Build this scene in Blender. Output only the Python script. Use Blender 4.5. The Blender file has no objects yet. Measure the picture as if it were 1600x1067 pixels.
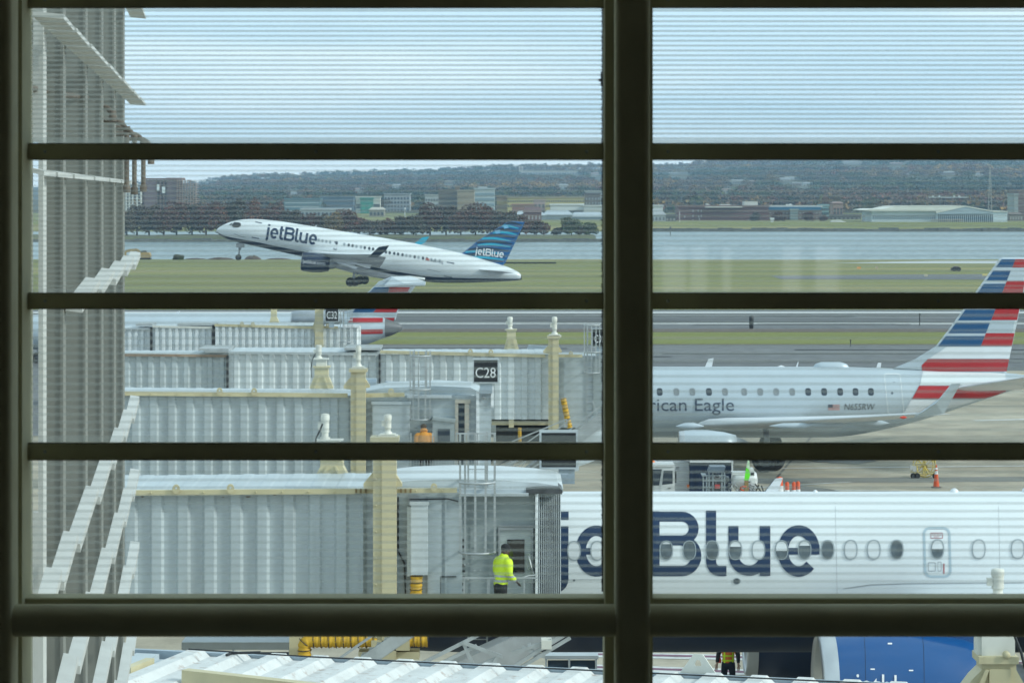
EXPOSURE = 0.35; SKYZ = 0.0; SUN = 2.2; HAZE = 1.6e-4; FRIT = .53
import bpy, bmesh, math, random
import numpy as np
from mathutils import Vector, Matrix
from mathutils.bvhtree import BVHTree
R = math.radians
random.seed(7); rng = np.random.default_rng(7)
scene = bpy.context.scene
col = scene.collection
F = 4444.4; H = 12.8; YH = 302.0; CX = 800.0
CAM = Vector((0, 0, H))

def P(px, py, D):
    return Vector(((px-CX)*D/F, D, H-(py-YH)*D/F))
def XX(px, D): return (px-CX)*D/F
def ZZ(py, D): return H-(py-YH)*D/F
def GD(py, z=0.0): return (H-z)*F/(py-YH)      # distance at which height z shows at row py

# ------------------------------------------------------------------ materials
MATS = {}
def mat(name, c, rough=.6, metal=0.0, var=.12, scale=2.0, stretch=(1,1,1), bump=0.0, c2=None, spec=.5, dirt=0.0, dirtc=(.16,.12,.08), coat=0.0, detail=6):
    if name in MATS: return MATS[name]
    m = bpy.data.materials.new(name); m.use_nodes = True
    nt = m.node_tree; N = nt.nodes; L = nt.links
    b = N['Principled BSDF']
    b.inputs['Roughness'].default_value = rough
    b.inputs['Metallic'].default_value = metal
    b.inputs['Specular IOR Level'].default_value = spec
    b.inputs['Coat Weight'].default_value = coat
    tc = N.new('ShaderNodeTexCoord'); mp = N.new('ShaderNodeMapping'); mp.inputs['Scale'].default_value = stretch
    L.new(tc.outputs['Object'], mp.inputs['Vector'])
    nz = N.new('ShaderNodeTexNoise'); nz.inputs['Scale'].default_value = scale; nz.inputs['Detail'].default_value = detail; nz.inputs['Roughness'].default_value = .6
    L.new(mp.outputs[0], nz.inputs['Vector'])
    cr = N.new('ShaderNodeValToRGB')
    a = c2 if c2 else tuple(x*(1-var) for x in c); bb = c if c2 else tuple(min(1, x*(1+var)) for x in c)
    cr.color_ramp.elements[0].position = .33; cr.color_ramp.elements[1].position = .67
    cr.color_ramp.elements[0].color = (*a, 1); cr.color_ramp.elements[1].color = (*bb, 1)
    L.new(nz.outputs['Fac'], cr.inputs[0])
    out = cr.outputs[0]
    if dirt > 0:
        n2 = N.new('ShaderNodeTexNoise'); n2.inputs['Scale'].default_value = scale*2.3; n2.inputs['Detail'].default_value = 8; n2.inputs['Roughness'].default_value = .7
        m2 = N.new('ShaderNodeMapping'); m2.inputs['Scale'].default_value = tuple(s*.8 for s in stretch); m2.inputs['Location'].default_value = (3.1, 7.7, 1.3)
        L.new(tc.outputs['Object'], m2.inputs['Vector']); L.new(m2.outputs[0], n2.inputs['Vector'])
        r2 = N.new('ShaderNodeValToRGB'); r2.color_ramp.elements[0].position = .55; r2.color_ramp.elements[1].position = .75
        r2.color_ramp.elements[1].color = (dirt, dirt, dirt, 1)
        L.new(n2.outputs['Fac'], r2.inputs[0])
        mx = N.new('ShaderNodeMix'); mx.data_type = 'RGBA'; mx.inputs['B'].default_value = (*dirtc, 1)
        L.new(r2.outputs[0], mx.inputs['Factor']); L.new(out, mx.inputs['A']); out = mx.outputs['Result']
    L.new(out, b.inputs['Base Color'])
    if bump:
        bp = N.new('ShaderNodeBump'); bp.inputs['Strength'].default_value = bump; bp.inputs['Distance'].default_value = .05
        L.new(nz.outputs['Fac'], bp.inputs['Height']); L.new(bp.outputs[0], b.inputs['Normal'])
    MATS[name] = m
    return m

# ------------------------------------------------------------------ mesh builder (world coordinates)
class MB:
    def __init__(s): s.v = []; s.f = []; s.sm = []; s.mi = []
    def add(s, vs, fs, smooth=False, mi=0):
        o = len(s.v); s.v += [Vector(p) for p in vs]
        for f in fs: s.f.append([i+o for i in f]); s.sm.append(smooth); s.mi.append(mi)
        return s
    def box(s, x0, x1, y0, y1, z0, z1, mi=0):
        return s.add([(x0,y0,z0),(x1,y0,z0),(x1,y1,z0),(x0,y1,z0),(x0,y0,z1),(x1,y0,z1),(x1,y1,z1),(x0,y1,z1)],
              [(0,3,2,1),(4,5,6,7),(0,1,5,4),(1,2,6,5),(2,3,7,6),(3,0,4,7)], mi=mi)
    def pbox(s, px0, py0, px1, py1, D, depth, mi=0):       # box whose front face shows at these pixels
        return s.box(XX(px0,D), XX(px1,D), D, D+depth, ZZ(py1,D), ZZ(py0,D), mi)
    def prism(s, pts, D, depth, mi=0):                     # polygon of pixels, extruded away from the viewer
        a = [P(x, y, D) for x, y in pts]; b = [p+Vector((0, depth, 0)) for p in a]; n = len(a)
        # orientation
        ar = sum(pts[i][0]*pts[(i+1)%n][1]-pts[(i+1)%n][0]*pts[i][1] for i in range(n))
        fs = [list(range(n)), [n+i for i in range(n)][::-1]]
        fs += [(i, n+i, n+(i+1)%n, (i+1)%n) for i in range(n)]
        if ar > 0: fs = [list(f)[::-1] for f in fs]
        return s.add(a+b, fs, mi=mi)
    def tube(s, pts, r, n=8, cap=True, mi=0):
        pts = [Vector(p) for p in pts]; k = len(pts); rs = r if isinstance(r, (list, tuple)) else [r]*k
        vs = []; up = None
        for i, p in enumerate(pts):
            t = (pts[min(i+1, k-1)]-pts[max(i-1, 0)]).normalized()
            if up is None:
                up = Vector((0,0,1)) if abs(t.z) < .9 else Vector((0,1,0))
            a = t.cross(up)
            if a.length < 1e-4: a = t.cross(Vector((1,0,0)))
            a.normalize(); b = t.cross(a).normalized(); up = -b if False else up
            for j in range(n):
                w = 2*math.pi*j/n; vs.append(p+a*math.cos(w)*rs[i]+b*math.sin(w)*rs[i])
        fs = []
        for i in range(k-1):
            for j in range(n): fs.append((i*n+j, (i+1)*n+j, (i+1)*n+(j+1)%n, i*n+(j+1)%n))
        s.add(vs, fs, smooth=n > 5, mi=mi)
        if cap:
            s.add(vs[:n], [list(range(n))], mi=mi); s.add(vs[-n:], [list(range(n))[::-1]], mi=mi)
        return s
    def bar(s, a, b, w, h=None, mi=0):                     # square bar from a to b
        h = h or w; j_ = Vector((random.uniform(-.2,.2)*w, random.uniform(-.5,.5)*w, random.uniform(-.2,.2)*w)) if w < .2 else Vector(); a = Vector(a)+j_; b = Vector(b)+j_; t = (b-a).normalized()
        up = Vector((0,0,1)) if abs(t.z) < .95 else Vector((0,1,0))
        x = t.cross(up).normalized()*w/2; y = t.cross(x).normalized()*h/2
        vs = [p+i*x+j*y for p in (a, b) for i, j in ((-1,-1),(1,-1),(1,1),(-1,1))]
        return s.add(vs, [(0,1,2,3),(7,6,5,4),(0,4,5,1),(1,5,6,2),(2,6,7,3),(3,7,4,0)], mi=mi)
    def lathe(s, prof, c, axis='Z', n=24, mi=0, smooth=True, tilt=None):   # prof: (along, radius)
        c = Vector(c); vs = []
        for t, r in prof:
            for j in range(n):
                w = 2*math.pi*j/n; q = Vector((r*math.cos(w), r*math.sin(w), t))
                if axis == 'X': q = Vector((q.z, q.x, q.y))
                elif axis == 'Y': q = Vector((q.x, q.z, q.y))
                if tilt: q = tilt @ q
                vs.append(c+q)
        fs = [(i*n+j, i*n+(j+1)%n, (i+1)*n+(j+1)%n, (i+1)*n+j) for i in range(len(prof)-1) for j in range(n)]
        return s.add(vs, fs, smooth=smooth, mi=mi)
    def build(s, name, m, parent=None, loc=None, smooth=None, fixn=True):
        me = bpy.data.meshes.new(name)
        base = None
        if parent is not None:
            base = Vector((0,0,0)); q = parent
            while q is not None: base += q.location; q = q.parent
        elif loc is not None: base = Vector(loc)
        else:
            a = np.array([tuple(v) for v in s.v]); lo = a.min(0); hi = a.max(0)
            base = Vector(((lo[0]+hi[0])/2, (lo[1]+hi[1])/2, lo[2]))
        me.from_pydata([tuple(v-base) for v in s.v], [], s.f)
        me.polygons.foreach_set('use_smooth', [bool(x) if smooth is None else smooth for x in s.sm])
        for x in (m if isinstance(m, (list, tuple)) else [m]): me.materials.append(x)
        if any(s.mi): me.polygons.foreach_set('material_index', s.mi)
        if fixn:
            bm = bmesh.new(); bm.from_mesh(me); bmesh.ops.recalc_face_normals(bm, faces=bm.faces); bm.to_mesh(me); bm.free()
        me.update()
        o = bpy.data.objects.new(name, me); col.objects.link(o)
        if parent is not None: o.parent = parent
        else: o.location = base
        return o

def tag(o, label=None, cat=None, group=None, kind=None):
    if label: o['label'] = label
    if cat: o['category'] = cat
    if group: o['group'] = group
    if kind: o['kind'] = kind
    return o
def thing(name, label, cat, loc, group=None):
    o = bpy.data.objects.new(name, None); o.empty_display_size = .3; col.objects.link(o); o.location = loc
    return tag(o, label, cat, group)
def struct(o): o['kind'] = 'structure'; return o

# ------------------------------------------------------------------ decals laid on a real surface
def bvh_of(*objs):
    vs = []; fs = []
    for o in objs:
        base = Vector((0,0,0)); q = o
        while q is not None: base += q.location; q = q.parent
        k = len(vs); vs += [v.co+base for v in o.data.vertices]; fs += [[i+k for i in p.vertices] for p in o.data.polygons]
    return BVHTree.FromPolygons(vs, fs)
def decal(name, polys, bvh, m, parent, off=.006, step=6, Dfall=60, xk=3):
    """polys: convex pixel polygons; each is laid on the surface that bvh holds, 'off' above it."""
    bm = bmesh.new()
    for k, poly in enumerate(polys):
        vs = [bm.verts.new((x, y, k*.00012)) for x, y in poly]
        try: bm.faces.new(vs)
        except ValueError: pass
    if step:
        ys = [v.co.y for v in bm.verts]; y = min(ys)+step
        while y < max(ys)-.3:
            bmesh.ops.bisect_plane(bm, geom=bm.verts[:]+bm.edges[:]+bm.faces[:], plane_co=(0,y,0), plane_no=(0,1,0)); y += step
        xs = [v.co.x for v in bm.verts]; x = min(xs)+step*xk
        while x < max(xs)-.3:
            bmesh.ops.bisect_plane(bm, geom=bm.verts[:]+bm.edges[:]+bm.faces[:], plane_co=(x,0,0), plane_no=(1,0,0)); x += step*xk
    mb = MB(); bm.verts.index_update()
    vs = []; missed = set()
    for v in bm.verts:
        d = (P(v.co.x, v.co.y, 100)-CAM).normalized()
        h, n, i, dist = bvh.ray_cast(CAM, d)
        if h is None: missed.add(v.index); h = P(v.co.x, v.co.y, Dfall); n = Vector((0,-1,0))
        if n.dot(d) > 0: n = -n
        vs.append(h+n*(off+v.co.z))
    mb.add(vs, [[v.index for v in f.verts] for f in bm.faces if not any(v.index in missed for v in f.verts)])
    bm.free()
    return mb.build(name, m, parent, fixn=False)
def ell(cx, cy, rx, ry, n=20, k=1.0): 
    out = []
    for i in range(n):
        a = 2*math.pi*i/n; c = math.cos(a); s_ = math.sin(a)
        out.append((cx+rx*math.copysign(abs(c)**k, c), cy+ry*math.copysign(abs(s_)**k, s_)))
    return out
def ring(a, b):                                            # quads between two outlines
    n = len(a); return [[a[i], a[(i+1)%n], b[(i+1)%n], b[i]] for i in range(n)]
def rrect(x0, y0, x1, y1, r, n=4, sk=0.0):
    out = []
    for cx, cy, a0 in ((x1-r, y0+r, -90), (x1-r, y1-r, 0), (x0+r, y1-r, 90), (x0+r, y0+r, 180)):
        for i in range(n+1):
            a = R(a0+90*i/n); x = cx+r*math.cos(a); y = cy+r*math.sin(a); out.append((x+sk*(y-(y0+y1)/2), y))
    return out
def stroke(pts, t, cut=None):                              # polyline -> quads of width t
    q = []; L = []; Rr = []
    n = len(pts)
    for i in range(n):
        a = pts[max(i-1, 0)]; b = pts[min(i+1, n-1)]
        dx, dy = b[0]-a[0], b[1]-a[1]; l = math.hypot(dx, dy) or 1; nx, ny = -dy/l*t/2, dx/l*t/2
        L.append((pts[i][0]+nx, pts[i][1]+ny)); Rr.append((pts[i][0]-nx, pts[i][1]-ny))
    return [[L[i], L[i+1], Rr[i+1], Rr[i]] for i in range(n-1)]
def arc(cx, cy, rx, ry, a0, a1, n=16):
    return [(cx+rx*math.cos(R(a0+(a1-a0)*i/n)), cy+ry*math.sin(R(a0+(a1-a0)*i/n))) for i in range(n+1)]

def wordmark(T=.165):
    """the seven letters of the wordmark as strokes; baseline y=0 up, unit = cap height"""
    h = T/2; S = []
    S.append([[(0,.87),(T,.87),(T,1.0),(0,1.0)]])                                   # j dot
    S.append(stroke([(.08,.77),(.08,-.05)]+arc(-.04,-.05,.12,.13,0,-80,5), T))
    def e(cx):
        c = arc(cx, .385, .33-h, .40-h, 0, 316, 26)
        return [stroke(c, T*.98), [[(cx-.25,.33),(cx+.325,.33),(cx+.325,.43),(cx-.25,.43)]]]
    S += e(.60)
    S.append(stroke([(1.13,.98),(1.13,.2)]+[(1.13+.12*(1-math.cos(R(a))), .2-.13*math.sin(R(a))) for a in (20,45,70,90)]+[(1.36,.07)], T))
    S.append([[(1.0,.66),(1.34,.66),(1.34,.79),(1.0,.79)]])
    S.append([[(1.42,0),(1.42+T,0),(1.42+T,1.0),(1.42,1.0)]])                       # B
    S.append(stroke([(1.5,.92),(1.93,.92)]+[(1.93+.19*math.sin(R(a)), .735+.185*math.cos(R(a))) for a in range(15,181,15)]+[(1.5,.55)], T*.92))
    S.append(stroke([(1.94,.545)]+[(1.94+.22*math.sin(R(a)), .31+.235*math.cos(R(a))) for a in range(15,181,15)]+[(1.5,.075)], T*.96))
    S.append(stroke([(2.39,1.01),(2.39,.22)]+[(2.39+.13*(1-math.cos(R(a))), .22-.145*math.sin(R(a))) for a in (20,45,70,90)]+[(2.63,.075)], T*.95))
    S.append(stroke([(2.74,.77),(2.74,.33)]+[(2.985-.245*math.cos(R(a)), .33-.25*math.sin(R(a))) for a in range(12,181,12)], T*.95))
    S.append([[(3.15,0),(3.15+T,0),(3.15+T,.77),(3.15,.77)]])
    S += e(3.76)
    return S
def wordmark_px(x0, ybase, s, sx=1.0, slant=0.0, pitch=0.0, T=.165):
    """strokes in pixels: s = cap height in px, pitch = fall of the baseline per px"""
    out = []
    for g in wordmark(T):
        for q in g:
            out.append([(x0+x*s*sx-slant*y*s, ybase-y*s+pitch*(x*s*sx)) for x, y in q])
    return out
def text_polys(body, shear=0.0, space=1.0):
    cu = bpy.data.curves.new('lettering', 'FONT'); cu.body = body; cu.shear = shear; cu.resolution_u = 3; cu.space_character = space
    o = bpy.data.objects.new('lettering', cu); col.objects.link(o)
    dg = bpy.context.evaluated_depsgraph_get(); dg.update()
    me = bpy.data.meshes.new_from_object(o.evaluated_get(dg))
    vs = [(v.co.x, v.co.y) for v in me.vertices]; fs = [[vs[i] for i in p.vertices] for p in me.polygons]
    bpy.data.objects.remove(o); bpy.data.curves.remove(cu); bpy.data.meshes.remove(me)
    return fs
def text_px(body, x0, x1, ytop, ybase, shear=0.0, pitch=0.0, fit=None):
    fs = text_polys(body, shear)
    ax = [p[0] for f in fs for p in f]; ay = [p[1] for f in fs for p in f if True]
    cap = .7 if fit is None else fit
    sx = (x1-x0)/(max(ax)-min(ax)); sy = (ybase-ytop)/cap
    return [[(x0+(x-min(ax))*sx, ybase-y*sy+pitch*(x-min(ax))*sx) for x, y in f] for f in fs]
# ------------------------------------------------------------------ camera, sky, sun
cam = bpy.data.cameras.new('camera'); co = bpy.data.objects.new('camera', cam); col.objects.link(co)
co.location = CAM; co.rotation_euler = (R(90), 0, 0)
cam.sensor_width = 36; cam.lens = F/1600*36; cam.shift_y = -(533.5-YH)/1600; cam.clip_start = .1; cam.clip_end = 30000
cam.dof.use_dof = True; cam.dof.focus_distance = 170; cam.dof.aperture_fstop = 21
scene.camera = co
scene.view_settings.view_transform = 'Standard'; scene.view_settings.look = 'None'; scene.view_settings.exposure = EXPOSURE
scene.view_settings.gamma = 1
scene.cycles.use_denoising = True
scene.cycles.max_bounces = 8; scene.cycles.transparent_max_bounces = 16; scene.cycles.volume_bounces = 0
scene.cycles.diffuse_bounces = 3; scene.cycles.glossy_bounces = 3
scene.render.film_transparent = False

SUN_AZ, SUN_EL = 108.0, 31.0
w = bpy.data.worlds.new('World'); scene.world = w; w.use_nodes = True
nt = w.node_tree; N = nt.nodes; L = nt.links
bg = N['Background']; bg.inputs['Strength'].default_value = .1
sky = N.new('ShaderNodeTexSky'); sky.sky_type = 'NISHITA'; sky.sun_disc = False
sky.sun_elevation = R(SUN_EL); sky.sun_rotation = R(SUN_AZ); sky.dust_density = 2.0
tc = N.new('ShaderNodeTexCoord')
mp = N.new('ShaderNodeMapping'); mp.inputs['Scale'].default_value = (2.2, 2.2, 30); mp.inputs['Location'].default_value = (.35, .2, SKYZ)
L.new(tc.outputs['Generated'], mp.inputs['Vector'])
n1 = N.new('ShaderNodeTexNoise'); n1.inputs['Scale'].default_value = 1.15; n1.inputs['Detail'].default_value = 5; n1.inputs['Roughness'].default_value = .5
L.new(mp.outputs[0], n1.inputs['Vector'])
rp = N.new('ShaderNodeValToRGB'); rp.color_ramp.elements[0].position = .40; rp.color_ramp.elements[1].position = .60
rp.color_ramp.elements[0].color = (7.3, 8.9, 10.1, 1); rp.color_ramp.elements[1].color = (10.4, 11.0, 11.5, 1)
L.new(n1.outputs['Fac'], rp.inputs[0])
# the bright break in the cloud along the horizon
sp = N.new('ShaderNodeSeparateXYZ'); L.new(tc.outputs['Generated'], sp.inputs[0])
mr = N.new('ShaderNodeMapRange'); mr.inputs['From Min'].default_value = .012; mr.inputs['From Max'].default_value = .030; mr.inputs['To Min'].default_value = .8; mr.inputs['To Max'].default_value = 0
L.new(sp.outputs['Z'], mr.inputs['Value'])
mx = N.new('ShaderNodeMix'); mx.data_type = 'RGBA'; mx.inputs['B'].default_value = (10.4, 10.8, 10.9, 1)
L.new(mr.outputs[0], mx.inputs['Factor']); L.new(rp.outputs[0], mx.inputs['A'])
# higher up: large soft clouds over the blue of the sky texture
n2 = N.new('ShaderNodeTexNoise'); n2.inputs['Scale'].default_value = 2.4; n2.inputs['Detail'].default_value = 4
L.new(tc.outputs['Generated'], n2.inputs['Vector'])
r2 = N.new('ShaderNodeValToRGB'); r2.color_ramp.elements[0].position = .35; r2.color_ramp.elements[1].position = .6
r2.color_ramp.elements[0].color = (.35,.35,.35,1); r2.color_ramp.elements[1].color = (1,1,1,1)
L.new(n2.outputs['Fac'], r2.inputs[0])
m2 = N.new('ShaderNodeMix'); m2.data_type = 'RGBA'; m2.inputs['B'].default_value = (7.6, 8.8, 9.2, 1)
L.new(r2.outputs[0], m2.inputs['Factor']); L.new(sky.outputs[0], m2.inputs['A'])
mh = N.new('ShaderNodeMapRange'); mh.inputs['From Min'].default_value = .08; mh.inputs['From Max'].default_value = .22
L.new(sp.outputs['Z'], mh.inputs['Value'])
m3 = N.new('ShaderNodeMix'); m3.data_type = 'RGBA'
L.new(mh.outputs[0], m3.inputs['Factor']); L.new(mx.outputs['Result'], m3.inputs['A']); L.new(m2.outputs['Result'], m3.inputs['B'])
L.new(m3.outputs['Result'], bg.inputs['Color'])

sl = bpy.data.lights.new('sun', 'SUN'); sl.energy = SUN; sl.angle = R(6); sl.color = (1, .95, .87)
so = bpy.data.objects.new('sun', sl); col.objects.link(so)
d = Vector((math.sin(R(SUN_AZ))*math.cos(R(SUN_EL)), math.cos(R(SUN_AZ))*math.cos(R(SUN_EL)), math.sin(R(SUN_EL))))
so.rotation_euler = (-d).to_track_quat('-Z', 'Y').to_euler(); so.location = (40, -10, 60)

# ------------------------------------------------------------------ ground sheet, water, pavement
def ground_mat(name, ca, cb, cc, s1, s2, rough=.95):
    m = bpy.data.materials.new(name); m.use_nodes = True; nt = m.node_tree; N = nt.nodes; L = nt.links
    b = N['Principled BSDF']; b.inputs['Roughness'].default_value = rough; b.inputs['Specular IOR Level'].default_value = .25
    tc = N.new('ShaderNodeTexCoord')
    a = N.new('ShaderNodeTexNoise'); a.inputs['Scale'].default_value = s1; a.inputs['Detail'].default_value = 8
    mp = N.new('ShaderNodeMapping'); mp.inputs['Scale'].default_value = (.10, 1, 1)
    c = N.new('ShaderNodeTexNoise'); c.inputs['Scale'].default_value = s2; c.inputs['Detail'].default_value = 6; c.inputs['Roughness'].default_value = .7
    L.new(tc.outputs['Object'], mp.inputs[0]); L.new(mp.outputs[0], a.inputs['Vector']); L.new(tc.outputs['Object'], c.inputs['Vector'])
    r = N.new('ShaderNodeValToRGB'); r.color_ramp.elements[0].position = .35; r.color_ramp.elements[1].position = .65
    r.color_ramp.elements[0].color = (*ca, 1); r.color_ramp.elements[1].color = (*cb, 1)
    e = r.color_ramp.elements.new(.5); e.color = (*cc, 1)
    L.new(a.outputs['Fac'], r.inputs[0])
    mm = N.new('ShaderNodeMix'); mm.data_type = 'RGBA'; mm.blend_type = 'MULTIPLY'; mm.inputs['Factor'].default_value = .55
    rr = N.new('ShaderNodeMapRange'); rr.inputs['From Min'].default_value = .3; rr.inputs['From Max'].default_value = .7; rr.inputs['To Min'].default_value = .45; rr.inputs['To Max'].default_value = 1.4
    L.new(c.outputs['Fac'], rr.inputs['Value']); L.new(r.outputs[0], mm.inputs['A']); L.new(rr.outputs[0], mm.inputs['B'])
    L.new(mm.outputs['Result'], b.inputs['Base Color'])
    return m
GRASS = ground_mat('airfield_grass', (.17,.165,.06), (.29,.255,.11), (.20,.21,.07), .045, 1.2)
GRASS2 = ground_mat('verge_grass', (.17,.175,.05), (.24,.22,.085), (.19,.21,.06), .12, 2.0)
ASPH = ground_mat('taxiway_asphalt', (.13,.135,.14), (.19,.195,.20), (.155,.16,.165), .06, .7, .8)
CONC = ground_mat('apron_concrete', (.33,.295,.225), (.45,.41,.325), (.39,.35,.275), .07, .5, .85)
SOIL = ground_mat('bare_soil', (.10,.07,.055), (.17,.12,.10), (.13,.09,.075), .2, 2)
PAINT = mat('white_road_paint', (.55,.56,.55), .7, var=.25, scale=3)
PAINTY = mat('yellow_road_paint', (.55,.42,.14), .7, var=.25, scale=3)
PAINTP = mat('plum_road_paint', (.18,.08,.13), .7, var=.2, scale=3)

SH_N = 552.0                                               # near shore of the river
mb = MB()
xs = [-3000, -400, -200, -140, -110, -80, -50, -20, 10, 40, 70, 100, 130, 160, 200, 400, 3000]
prof = [(-60, 0), (0, 0), (300, 0), (548, 0), (SH_N, -.4), (560, -3), (1005, -3), (1022, -1.3), (1035, .6), (1046, 2.0), (1300, 2.0), (1600, 2.5), (4700, 4)]
nx = len(xs)
vs = []
for j, (y, z) in enumerate(prof):
    for i, x in enumerate(xs):
        yy = y+(math.sin(x*.21)*1.6+math.sin(x*.07+1)*2.0 if 548 <= y <= 560 else 0)+(math.sin(x*.11)*2 if 1005 <= y <= 1046 else 0)
        vs.append((x, yy, z))
fs = [(j*nx+i, j*nx+i+1, (j+1)*nx+i+1, (j+1)*nx+i) for j in range(len(prof)-1) for i in range(nx-1)]
mb.add(vs, fs)
g = struct(mb.build('ground', GRASS, loc=(0,0,0)))

# river
wm = bpy.data.materials.new('river_water'); wm.use_nodes = True; nt = wm.node_tree; N = nt.nodes; L = nt.links
b = N['Principled BSDF']; b.inputs['Base Color'].default_value = (.17,.24,.25,1); b.inputs['Roughness'].default_value = .12; b.inputs['IOR'].default_value = 1.33
tc = N.new('ShaderNodeTexCoord'); mp = N.new('ShaderNodeMapping'); mp.inputs['Scale'].default_value = (.45, .06, 1)
nz = N.new('ShaderNodeTexNoise'); nz.inputs['Scale'].default_value = 1.6; nz.inputs['Detail'].default_value = 7; nz.inputs['Roughness'].default_value = .65
L.new(tc.outputs['Object'], mp.inputs[0]); L.new(mp.outputs[0], nz.inputs['Vector'])
bp = N.new('ShaderNodeBump'); bp.inputs['Strength'].default_value = 1; bp.inputs['Distance'].default_value = .55
L.new(nz.outputs['Fac'], bp.inputs['Height']); L.new(bp.outputs[0], b.inputs['Normal'])
wr = N.new('ShaderNodeValToRGB'); wr.color_ramp.elements[0].position = .36; wr.color_ramp.elements[1].position = .64; wr.color_ramp.elements[0].color = (.09,.14,.15,1); wr.color_ramp.elements[1].color = (.30,.38,.39,1)  # light and dark of the ripples painted into the base colour
L.new(nz.outputs['Fac'], wr.inputs[0]); L.new(wr.outputs[0], b.inputs['Base Color']); b.inputs['Roughness'].default_value = .3
mb = MB(); mb.add([(-3000, 550, -1), (3000, 550, -1), (3000, 1030, -1), (-3000, 1030, -1)], [(0,1,2,3)])
struct(mb.build('river', wm, loc=(0,780,-1)))

# far bank with the row of trees (a low island before the hills)
mb = MB(); xs = list(range(-420, 33, 12))
prof = [(803, -2), (808, -1.1), (813, 0), (818, .5), (846, .5), (850, -2)]
vs = [(x, y+math.sin(x*.13)*1.2, z+(.15*math.sin(x*.3) if z > -1 else 0)) for (y, z) in prof for x in xs]; nx = len(xs)
mb.add(vs, [(j*nx+i, j*nx+i+1, (j+1)*nx+i+1, (j+1)*nx+i) for j in range(len(prof)-1) for i in range(nx-1)])
struct(mb.build('far_bank', ground_mat('bank_grass', (.10,.11,.06), (.17,.16,.09), (.13,.14,.07), .1, 1.2), loc=(-190, 850, -2)))
# stone edging of both banks
ROCK = mat('bank_stone', (.12,.12,.11), .9, var=.4, scale=.8, bump=.6)
mb = MB()
for (y, x0, x1, z) in ((804.6, -420, 30, -.15), (1021, 34, 700, .15)):
    x = x0
    while x < x1:
        l = random.uniform(3, 7); mb.box(x, x+l, y+random.uniform(-.5, .5), y+3, -1.6, z+random.uniform(-.25, .25)); x += l
struct(mb.build('bank_stones', ROCK, loc=(0, 800, -1)))

def sheet(name, m, pts, z): 
    mb = MB(); mb.add([(x, y, z) for x, y in pts], [list(range(len(pts)))]); o = mb.build(name, m, loc=(0, pts[0][1], z)); return struct(o)
def band(name, m, d0, d1, z, x0=-600, x1=600): return sheet(name, m, [(x0,d0),(x1,d0),(x1,d1),(x0,d1)], z)
band('apron', CONC, -60, 205, .012)
band('taxiway', ASPH, 205, 240, .016)
sheet('taxiway_apron_joint', ASPH, [(-600,150),(-4,150),(-4,206),(-600,206)], .020)
band('verge', GRASS2, 240.0, 264, .012)
band('soil_strip', SOIL, 262, 270, .020)
band('runway', ASPH, 268, 312, .024)
band('runway_line', PAINT, 277.5, 280.2, .032)
band('runway_line', PAINT, 303, 306.5, .032)
band('soil_strip', SOIL, 240.0, 240.9, .024)
band('runway', ASPH, 318, 366, .016)
band('runway_line', PAINT, 361, 362.5, .024)
# far taxiway, curving in on the right of the field
pts = [(-10, 436), (60, 420), (300, 420), (300, 446), (80, 446), (50, 452), (20, 470), (-10, 462), (-40, 448)]
sheet('taxiway', ASPH, [(40, 424), (100, 418), (300, 418), (300, 452), (90, 452), (60, 447), (40, 440)], .02)
sheet('perimeter_road', mat('pale_concrete', (.50,.52,.52), .8, var=.06, scale=.05), [(58, 520), (400, 486), (400, 548), (120, 545), (80, 538)], .02)
# apron markings
def ln(name, m, a, b, w, z=.024):
    a = Vector((*a, z)); b = Vector((*b, z)); n = (b-a).normalized().cross(Vector((0,0,1)))*w/2
    mb = MB(); mb.add([a-n, b-n, b+n, a+n], [(0,1,2,3)]); return struct(mb.build(name, m, loc=a))
ln('apron_line', PAINT, (5, 131.5), (60, 137), .35)
ln('apron_line', PAINT, (26, 160), (60, 170), .6)
ln('apron_line', PAINTY, (30, 201), (60, 201), .5)
ln('apron_line', PAINT, (11, 123), (18, 122), .2); ln('apron_line', PAINT, (6, 121), (15, 126), .2, .028)
ln('apron_line', PAINTY, (7, 118), (16, 119.5), .2, .032)
ln('apron_line', PAINTY, (3.6, 79.5), (7.5, 83.6), .22)
ln('apron_line', PAINT, (2, 78.9), (22, 76.4), .9); ln('apron_line', PAINTP, (2, 78.95), (22, 76.45), .3, .03)
ln('apron_line', PAINT, (2, 76.8), (22, 72.8), .9, .028); ln('apron_line', PAINTP, (2, 76.8), (22, 72.8), .3, .034)
JOINT = mat('joint_tar', (.10,.10,.095), .9)
for k in range(7): ln('slab_joint', JOINT, (-20+k*13.3, 98), (-3+k*14.2, 204), .10, .020)
for yy in (101, 119, 143, 168): ln('slab_joint', JOINT, (-60, yy), (60, yy+4), .08, .022)
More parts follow.
